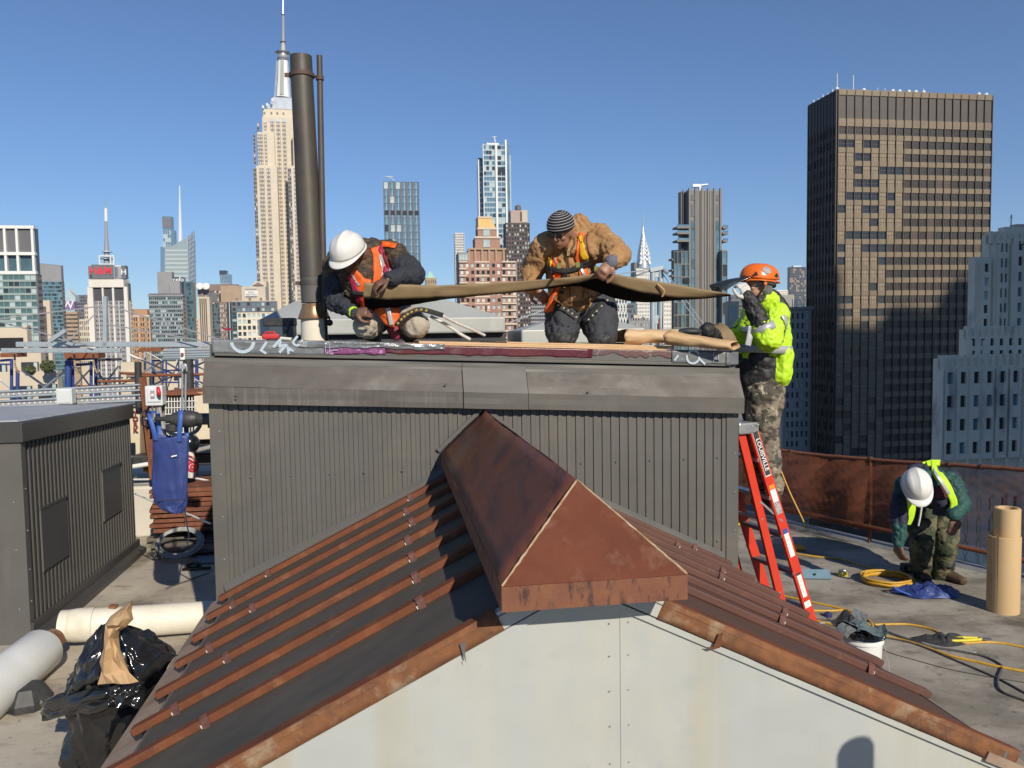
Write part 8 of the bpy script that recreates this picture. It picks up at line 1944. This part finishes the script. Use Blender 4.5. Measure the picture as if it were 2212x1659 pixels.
# ===== C: man on the ladder in lime jacket
Pc = lambda x, y, Y: P(1508.7 + x * .3305, 548.6 + y * .3305, Y)
wc = thing('person', 'worker on the ladder in lime jacket, camouflage trousers and orange helmet', 'person', Pc(480, 1600, 6.3))
sL, sR = Pc(500, 400, 6.12), Pc(400, 400, 6.45); eL, wL = Pc(462, 560, 5.98), Pc(330, 300, 6.02); eR, wR = Pc(230, 560, 6.38), Pc(60, 505, 6.2)
hipc = Pc(420, 830, 6.3); chest = Pc(425, 540, 6.3); neck = Pc(430, 300, 6.28); headc = Pc(395, 205, 6.25)
hL, hR = Pc(430, 880, 6.22), Pc(390, 880, 6.40); kL, kR = Pc(425, 1190, 6.22), Pc(400, 1180, 6.40); aL, aR = Pc(480, 1530, 6.26), Pc(455, 1520, 6.44)
hupC, hfwC = V((.08, .0, 1)), V((-1, -.12, .08))
hc, hb = head_chains(headc, hfwC, hupC, 1.05)
bch = hc + [([headc, neck], [.062, .066]), ([neck, chest, hipc], [(.07, .07), (.11, .15), (.12, .15)], EX), ([sL, eL, wL], [.045, .038, .028]), ([sR, eR, wR], [.045, .038, .028]), ([chest, sL], [.06, .05]), ([chest, sR], [.06, .05]), ([hipc, hL, kL, aL], [.085, .085, .055, .04]), ([hipc, hR, kR, aR], [.085, .085, .055, .04])]
organic('body', bch, m_skin3, wc, .0065, 3, balls=hb)
org = V((-.55, -.15, .8))
organic('glove', hand_chains(wL, V((-.35, -.1, .9)), V((.35, -.9, .1)), .7, 1.15, -1), M('glove_white', (.62, .60, .56), (.54, .52, .48), 12, .8), wc, .0055, 3)
organic('glove', hand_chains(wR, V((-.9, -.1, -.15)), V((0, -.3, .9)), .5, 1.15, 1), m_jblack, wc, .006, 3)
jkc = organic('jacket', [([neck + V((.02, 0, -.03)), Pc(435, 400, 6.3), chest, Pc(420, 640, 6.3)], [(.10, .11), (.185, .19), (.215, .20), (.215, .20)], EX), ([Pc(440, 390, 6.22), sL, sL.lerp(eL, .5), eL, eL.lerp(wL, .30)], [.11, .105, .10, .105, .085]), ([Pc(400, 400, 6.4), sR, sR.lerp(eR, .5), eR, eR.lerp(wR, .6)], [.11, .10, .09, .085, .07])], m_hv2, wc, .008, 6, .022, .06)
organic('jacket_hem', [([Pc(420, 655, 6.3), Pc(410, 740, 6.3), Pc(400, 790, 6.3)], [(.217, .203), (.215, .20), (.195, .185)], EX)], m_jblack, wc, .009, 6, .022, .08)
organic('jacket_back_panel', [([Pc(500, 650, 6.28), Pc(498, 790, 6.28)], [(.120, .205), (.115, .200)], EX)], m_hv2, wc, .009, 6, .014, .08)
organic('sleeve_cuff', [([eL.lerp(wL, .36), eL.lerp(wL, .7), wL + (wL - eL).normalized() * .02], [.080, .070, .058])], m_jblack, wc, .008, 5, .016, .05)
organic('sleeve_cuff', [([eR.lerp(wR, .5), wR + (wR - eR).normalized() * .02], [.078, .062])], m_jblack, wc, .008, 5, .016, .05)
organic('hood', [([Pc(500, 300, 6.3), Pc(470, 275, 6.3), Pc(400, 300, 6.2)], [.06, .055, .04]), ([Pc(520, 320, 6.3), Pc(560, 370, 6.32)], [.06, .05])], m_jblack, wc, .009, 6, .010, .04)
for t0, lab in ((.30, 0),): band_ring('sleeve_reflective_band', eL.lerp(wL, .27), wL - eL, EX, .092, .092, .062, m_refl, wc)
band_ring('reflective_band', Pc(418, 622, 6.29), EZ + EX * .06, EX, .228, .238, .062, m_refl, wc)
ribbon('reflective_stripe', [Pc(345, 470, 5.9), Pc(335, 540, 5.9), Pc(322, 600, 5.9)], .050, m_refl, wc, jkc, .010)
ribbon('reflective_stripe', [Pc(565, 400, 5.95), Pc(590, 480, 5.95), Pc(585, 580, 5.95)], .040, m_refl, wc, jkc, .010)
ribbon('jacket_zip', [Pc(300, 385, 5.95), Pc(262, 450, 5.95), Pc(240, 530, 5.95)], .012, m_jblack, wc, jkc, .008)
trc = organic('trousers', [([hipc + V((0, 0, .06)), hipc, hL, hL.lerp(kL, .5), kL, kL.lerp(aL, .5), aL], [(.17, .16), (.165, .16), (.15, .13), .128, .105, .092, .080]), ([hipc, hR, hR.lerp(kR, .5), kR, kR.lerp(aR, .5), aR], [(.165, .16), (.14, .13), .125, .10, .09, .078])], m_camo_g, wc, .009, 8, .034, .085)
organic('cargo_pocket', [([Pc(525, 890, 6.16), Pc(515, 1000, 6.17)], [(.055, .05), (.05, .045)])], m_camo_g, wc, .009, 4, .012, .05)
for a_ in (aL, aR):
    organic('boot', [([a_ + V((.0, 0, .03)), a_ + V((.01, 0, -.09)), a_ + V((-.10, 0, -.12))], [.062, .060, .045])], m_boot, wc, .008, 4)
helmet('helmet', headc + hupC.normalized() * .042, hfwC, hupC, m_helmo, wc, 1.07, True)
r, f, u = fr3(hfwC, hupC)
organic('balaclava', [], M('grey_fleece', (.13, .13, .13), None, rough=.9), wc, .007, 4, balls=[(headc - f * .018 + u * .012, (.089, .098, .085), Matrix((r, f, u)).transposed()), (headc - f * .05 - u * .04, (.078, .062, .06), Matrix((r, f, u)).transposed())])
mb = MB(); c = headc - r * .118 + u * .115 - f * .0
side_out = -r if (-r).y < 0 else r
c = headc + side_out * .112 + u * .112 - f * .004
mb.lathe(c, [(.034, 0), (.034, .003)], 18, ax=(side_out + u * .55)); mb.build('helmet_sticker', M('sticker_silver', (.6, .6, .62), (.35, .35, .4), 40, .25, .4), wc)
for df in (.085, -.088):
    mb = MB(); q = headc + side_out * (.104 if df > 0 else .10) + f * df + u * .068; mb.prism([q - f * .02, q + f * .02, q + u * .028 - f * .002], side_out * .014); mb.build('helmet_vent', m_dark, wc)
mb = MB(); mb.tube([headc + side_out * .112 + u * .03, headc + side_out * .100 - u * .03, headc + side_out * .085 + f * .03 - u * .09], .006, 6); mb.build('chin_strap', m_blackw, wc)
mb = MB(); mb.box(headc + side_out * .118 + u * .012, (.024, .012, .034)); mb.build('strap_clip', m_helmo, wc, bevel=.003)
mb = MB(); mb.ball(headc - f * .125 + u * .01, (.02, .03, .025)); mb.build('helmet_dial', m_black, wc, smooth=True)
# raised face shield
m_shield = bpy.data.materials.new('smoked_shield'); m_shield.use_nodes = True; MATS['smoked_shield'] = m_shield
pbn = m_shield.node_tree.nodes['Principled BSDF']; pbn.inputs['Base Color'].default_value = (.03, .035, .04, 1); pbn.inputs['Roughness'].default_value = .12; pbn.inputs['Alpha'].default_value = .72
def fn(a, b):
    th = (a - .5) * 2.2; base = headc + f * (.075 + .055 * cos(th)) + r * (.125 * sin(th)) + u * .055
    out_ = (f * .95 + u * (-.10 - .42 * (1 - cos(th)))).normalized(); return base + out_ * (.27 * b) * (.75 + .25 * cos(th)) - u * (.05 * b * b)
mb = MB(); mb.grid(fn, 24, 10); mb.build('face_shield', m_shield, wc, smooth=True, solid=.003)
mb = MB(); mb.tube([fn(k / 16, 1.0) for k in range(17)], .004, 6); mb.build('shield_rim', m_black, wc, smooth=True)

# ===== D: bending man at the right
Pd = lambda x, y, Y: P(1810.4 + x * .2645, 932.6 + y * .2645, Y)
wd_ = thing('person', 'worker bending to the deck in green jacket, lime vest and white helmet', 'person', PZ(2010, 1262, 0))
sR, sL = Pd(560, 430, 7.28), Pd(930, 420, 7.28); eR, eL = Pd(500, 640, 7.20), Pd(1000, 585, 7.18); wR, wL = Pd(498, 915, 7.12), Pd(945, 690, 7.08)
hipc = Pd(790, 560, 7.78); chest = Pd(760, 430, 7.40); neck = Pd(680, 400, 7.18); headc = Pd(640, 440, 7.02)
hR, hL = Pd(710, 640, 7.76), Pd(880, 640, 7.76); kR, kL = Pd(680, 900, 7.52), Pd(880, 890, 7.50); aR, aL = Pd(680, 1150, 7.66), Pd(850, 1160, 7.60)
hupD, hfwD = V((-.22, -.74, .62)), V((-.08, -.60, -.80))
hc, hb = head_chains(headc, hfwD, hupD)
bch = hc + [([headc, neck], [.055, .06]), ([neck, chest, hipc], [(.07, .07), (.16, .11), (.15, .11)], EX), ([sR, eR, wR], [.045, .038, .028]), ([sL, eL, wL], [.045, .038, .028]), ([chest, sR], [.06, .05]), ([chest, sL], [.06, .05]), ([hipc, hR, kR, aR], [.08, .08, .055, .04]), ([hipc, hL, kL, aL], [.08, .08, .055, .04])]
bch += hand_chains(wR, V((.05, -.15, -.98)), V((-.9, -.3, 0)), .42, 1.15, 1) + hand_chains(wL, V((-.1, -.15, -.97)), V((.1, -.95, .1)), .22, 1.15, -1)
organic('body', bch, m_skin4, wd_, .0075, 3, balls=hb)
jkd = organic('jacket', [([neck + V((.02, .03, .02)), Pd(740, 420, 7.36), Pd(790, 450, 7.55), hipc + V((0, -.04, .02))], [(.10, .09), (.20, .135), (.205, .14), (.17, .13)], EX), ([Pd(650, 420, 7.32), sR, sR.lerp(eR, .55)], [.10, .095, .08]), ([Pd(850, 410, 7.34), sL, sL.lerp(eL, .75)], [.105, .10, .088])], m_green_j, wd_, .009, 6, .024, .06)
organic('sleeve', [([sR.lerp(eR, .45), eR, eR.lerp(wR, .4)], [.084, .080, .072])], m_navy_j, wd_, .009, 6, .022, .06)
organic('sleeve', [([eR.lerp(wR, .38), eR.lerp(wR, .7), wR - V((0, 0, -.01))], [.072, .066, .052])], m_green_j, wd_, .009, 6, .020, .06)
organic('sleeve', [([sL.lerp(eL, .70), eL, wL + V((0, .0, .02))], [.088, .084, .058])], m_green_j, wd_, .009, 6, .024, .06)
organic('shoulder_patch', [([sL + V((.03, .06, .04)), sL.lerp(eL, .55) + V((.04, .03, .02))], [.088, .078])], m_navy_j, wd_, .010, 6, .018, .06)
def fn(a, b):
    x = 770 + 190 * a - 10 * b + 60 * b * (1 - a) * 0; y = 440 + 230 * b + 20 * sin(3 * a); return Pd(x + 10 * b, y, 7.20 + .10 * b - .04 * sin(pi * a)) + V((0, .02 * noise.noise((a * 3, b * 4, 1)), 0))
crumple(fn, 10, 12, 'jacket_flap', m_navy_j, wd_, solid=.012)
def fn(a, b): return Pd(785 + 120 * a, 440 + 100 * b, 7.17 - .03 * sin(pi * a)) + V((0, .012 * noise.noise((a * 4, b * 4, 2)), 0))
crumple(fn, 8, 8, 'maroon_panel', m_maroon, wd_, solid=.008)
ribbon('vest_panel', [Pd(780, 255, 7.30), Pd(810, 340, 7.12), Pd(880, 430, 7.06), Pd(925, 520, 7.06), Pd(945, 590, 7.08), Pd(915, 690, 7.12)], [.10, .09, .07, .065, .065, .04], m_hy, wd_, None, th=.010)
ribbon('reflective_stripe', [Pd(775, 262, 7.28), Pd(795, 335, 7.10), Pd(850, 420, 7.045), Pd(905, 510, 7.045)], .028, m_refl, wd_, None, th=.006)
ribbon('vest_panel', [Pd(585, 530, 7.12), Pd(600, 620, 7.12), Pd(592, 700, 7.14), Pd(575, 760, 7.16)], [.065, .075, .06, .03], m_hy, wd_, None, th=.010)
ribbon('vest_back', [Pd(690, 270, 7.30), Pd(760, 255, 7.40), Pd(830, 255, 7.45)], [.05, .06, .06], m_hy, wd_, None, th=.008)
organic('jacket_collar', [([Pd(590, 300, 7.22), Pd(670, 282, 7.26), Pd(745, 330, 7.20), Pd(755, 430, 7.14)], [.028, .034, .034, .03])], m_navy_j, wd_, .009, 4, .008, .04)
trd = organic('trousers', [([hipc + V((0, 0, .02)), hR, hR.lerp(kR, .5), kR, kR.lerp(aR, .55), aR], [(.14, .13), (.125, .125), .118, .098, .088, .082]), ([hipc + V((0, 0, .02)), hL, hL.lerp(kL, .5), kL, kL.lerp(aL, .55), aL], [(.14, .13), (.125, .125), .118, .10, .088, .080])], m_camo_w, wd_, .010, 8, .036, .09)
for a_, k_ in ((aR, kR), (aL, kL)):
    organic('knee_guard', [([k_.lerp(a_, .66) + V((-.055, -.055, 0)), k_.lerp(a_, .68) + V((.0, -.085, 0)), k_.lerp(a_, .66) + V((.055, -.055, 0))], [.028, .034, .028])], m_jblack, wd_, .009, 3, .006, .03)
for a_, dx in ((aR, -.02), (aL, .06)):
    z0 = .045
    organic('boot', [([a_ + V((0, 0, .02)), V((a_.x, a_.y, .09)), V((a_.x + dx, a_.y - .10, .055)), V((a_.x + dx * 1.6, a_.y - .18, .045))], [.062, .058, .050, .042])], m_boot, wd_, .009, 4, .006, .03)
helmet('helmet', headc + hupD.normalized() * .022, hfwD, hupD, m_helm, wd_, 1.05)
mb = MB(); mb.tube(smoothpath([Pd(690, 500, 7.0), Pd(688, 560, 6.99), Pd(672, 680, 7.0), Pd(655, 768, 7.02)]), [.010] * 25, 6); mb.build('chin_strap', m_rope, wd_, smooth=True)
mb = MB(); mb.tube(smoothpath([Pd(725, 470, 7.02), Pd(728, 500, 7.02), Pd(722, 525, 7.03)]), [.014] * 17, 6); mb.build('strap_end', m_wp, wd_, smooth=True)
# ------------------------------------------------------------------ thin city haze
m_haze = bpy.data.materials.new('haze_air'); m_haze.use_nodes = True
hn = m_haze.node_tree.nodes; hn.remove(hn['Principled BSDF'])
pvn = hn.new('ShaderNodeVolumePrincipled'); pvn.inputs['Color'].default_value = (0.80, 0.87, 0.95, 1); pvn.inputs['Density'].default_value = 0.00008; pvn.inputs['Anisotropy'].default_value = 0.0
m_haze.node_tree.links.new(pvn.outputs[0], hn['Material Output'].inputs['Volume'])
mb = MB(); mb.box((0, 2200, 220), (7600, 5200, 566))
hz = mb.build('haze', m_haze); tag(hz, kind='stuff')
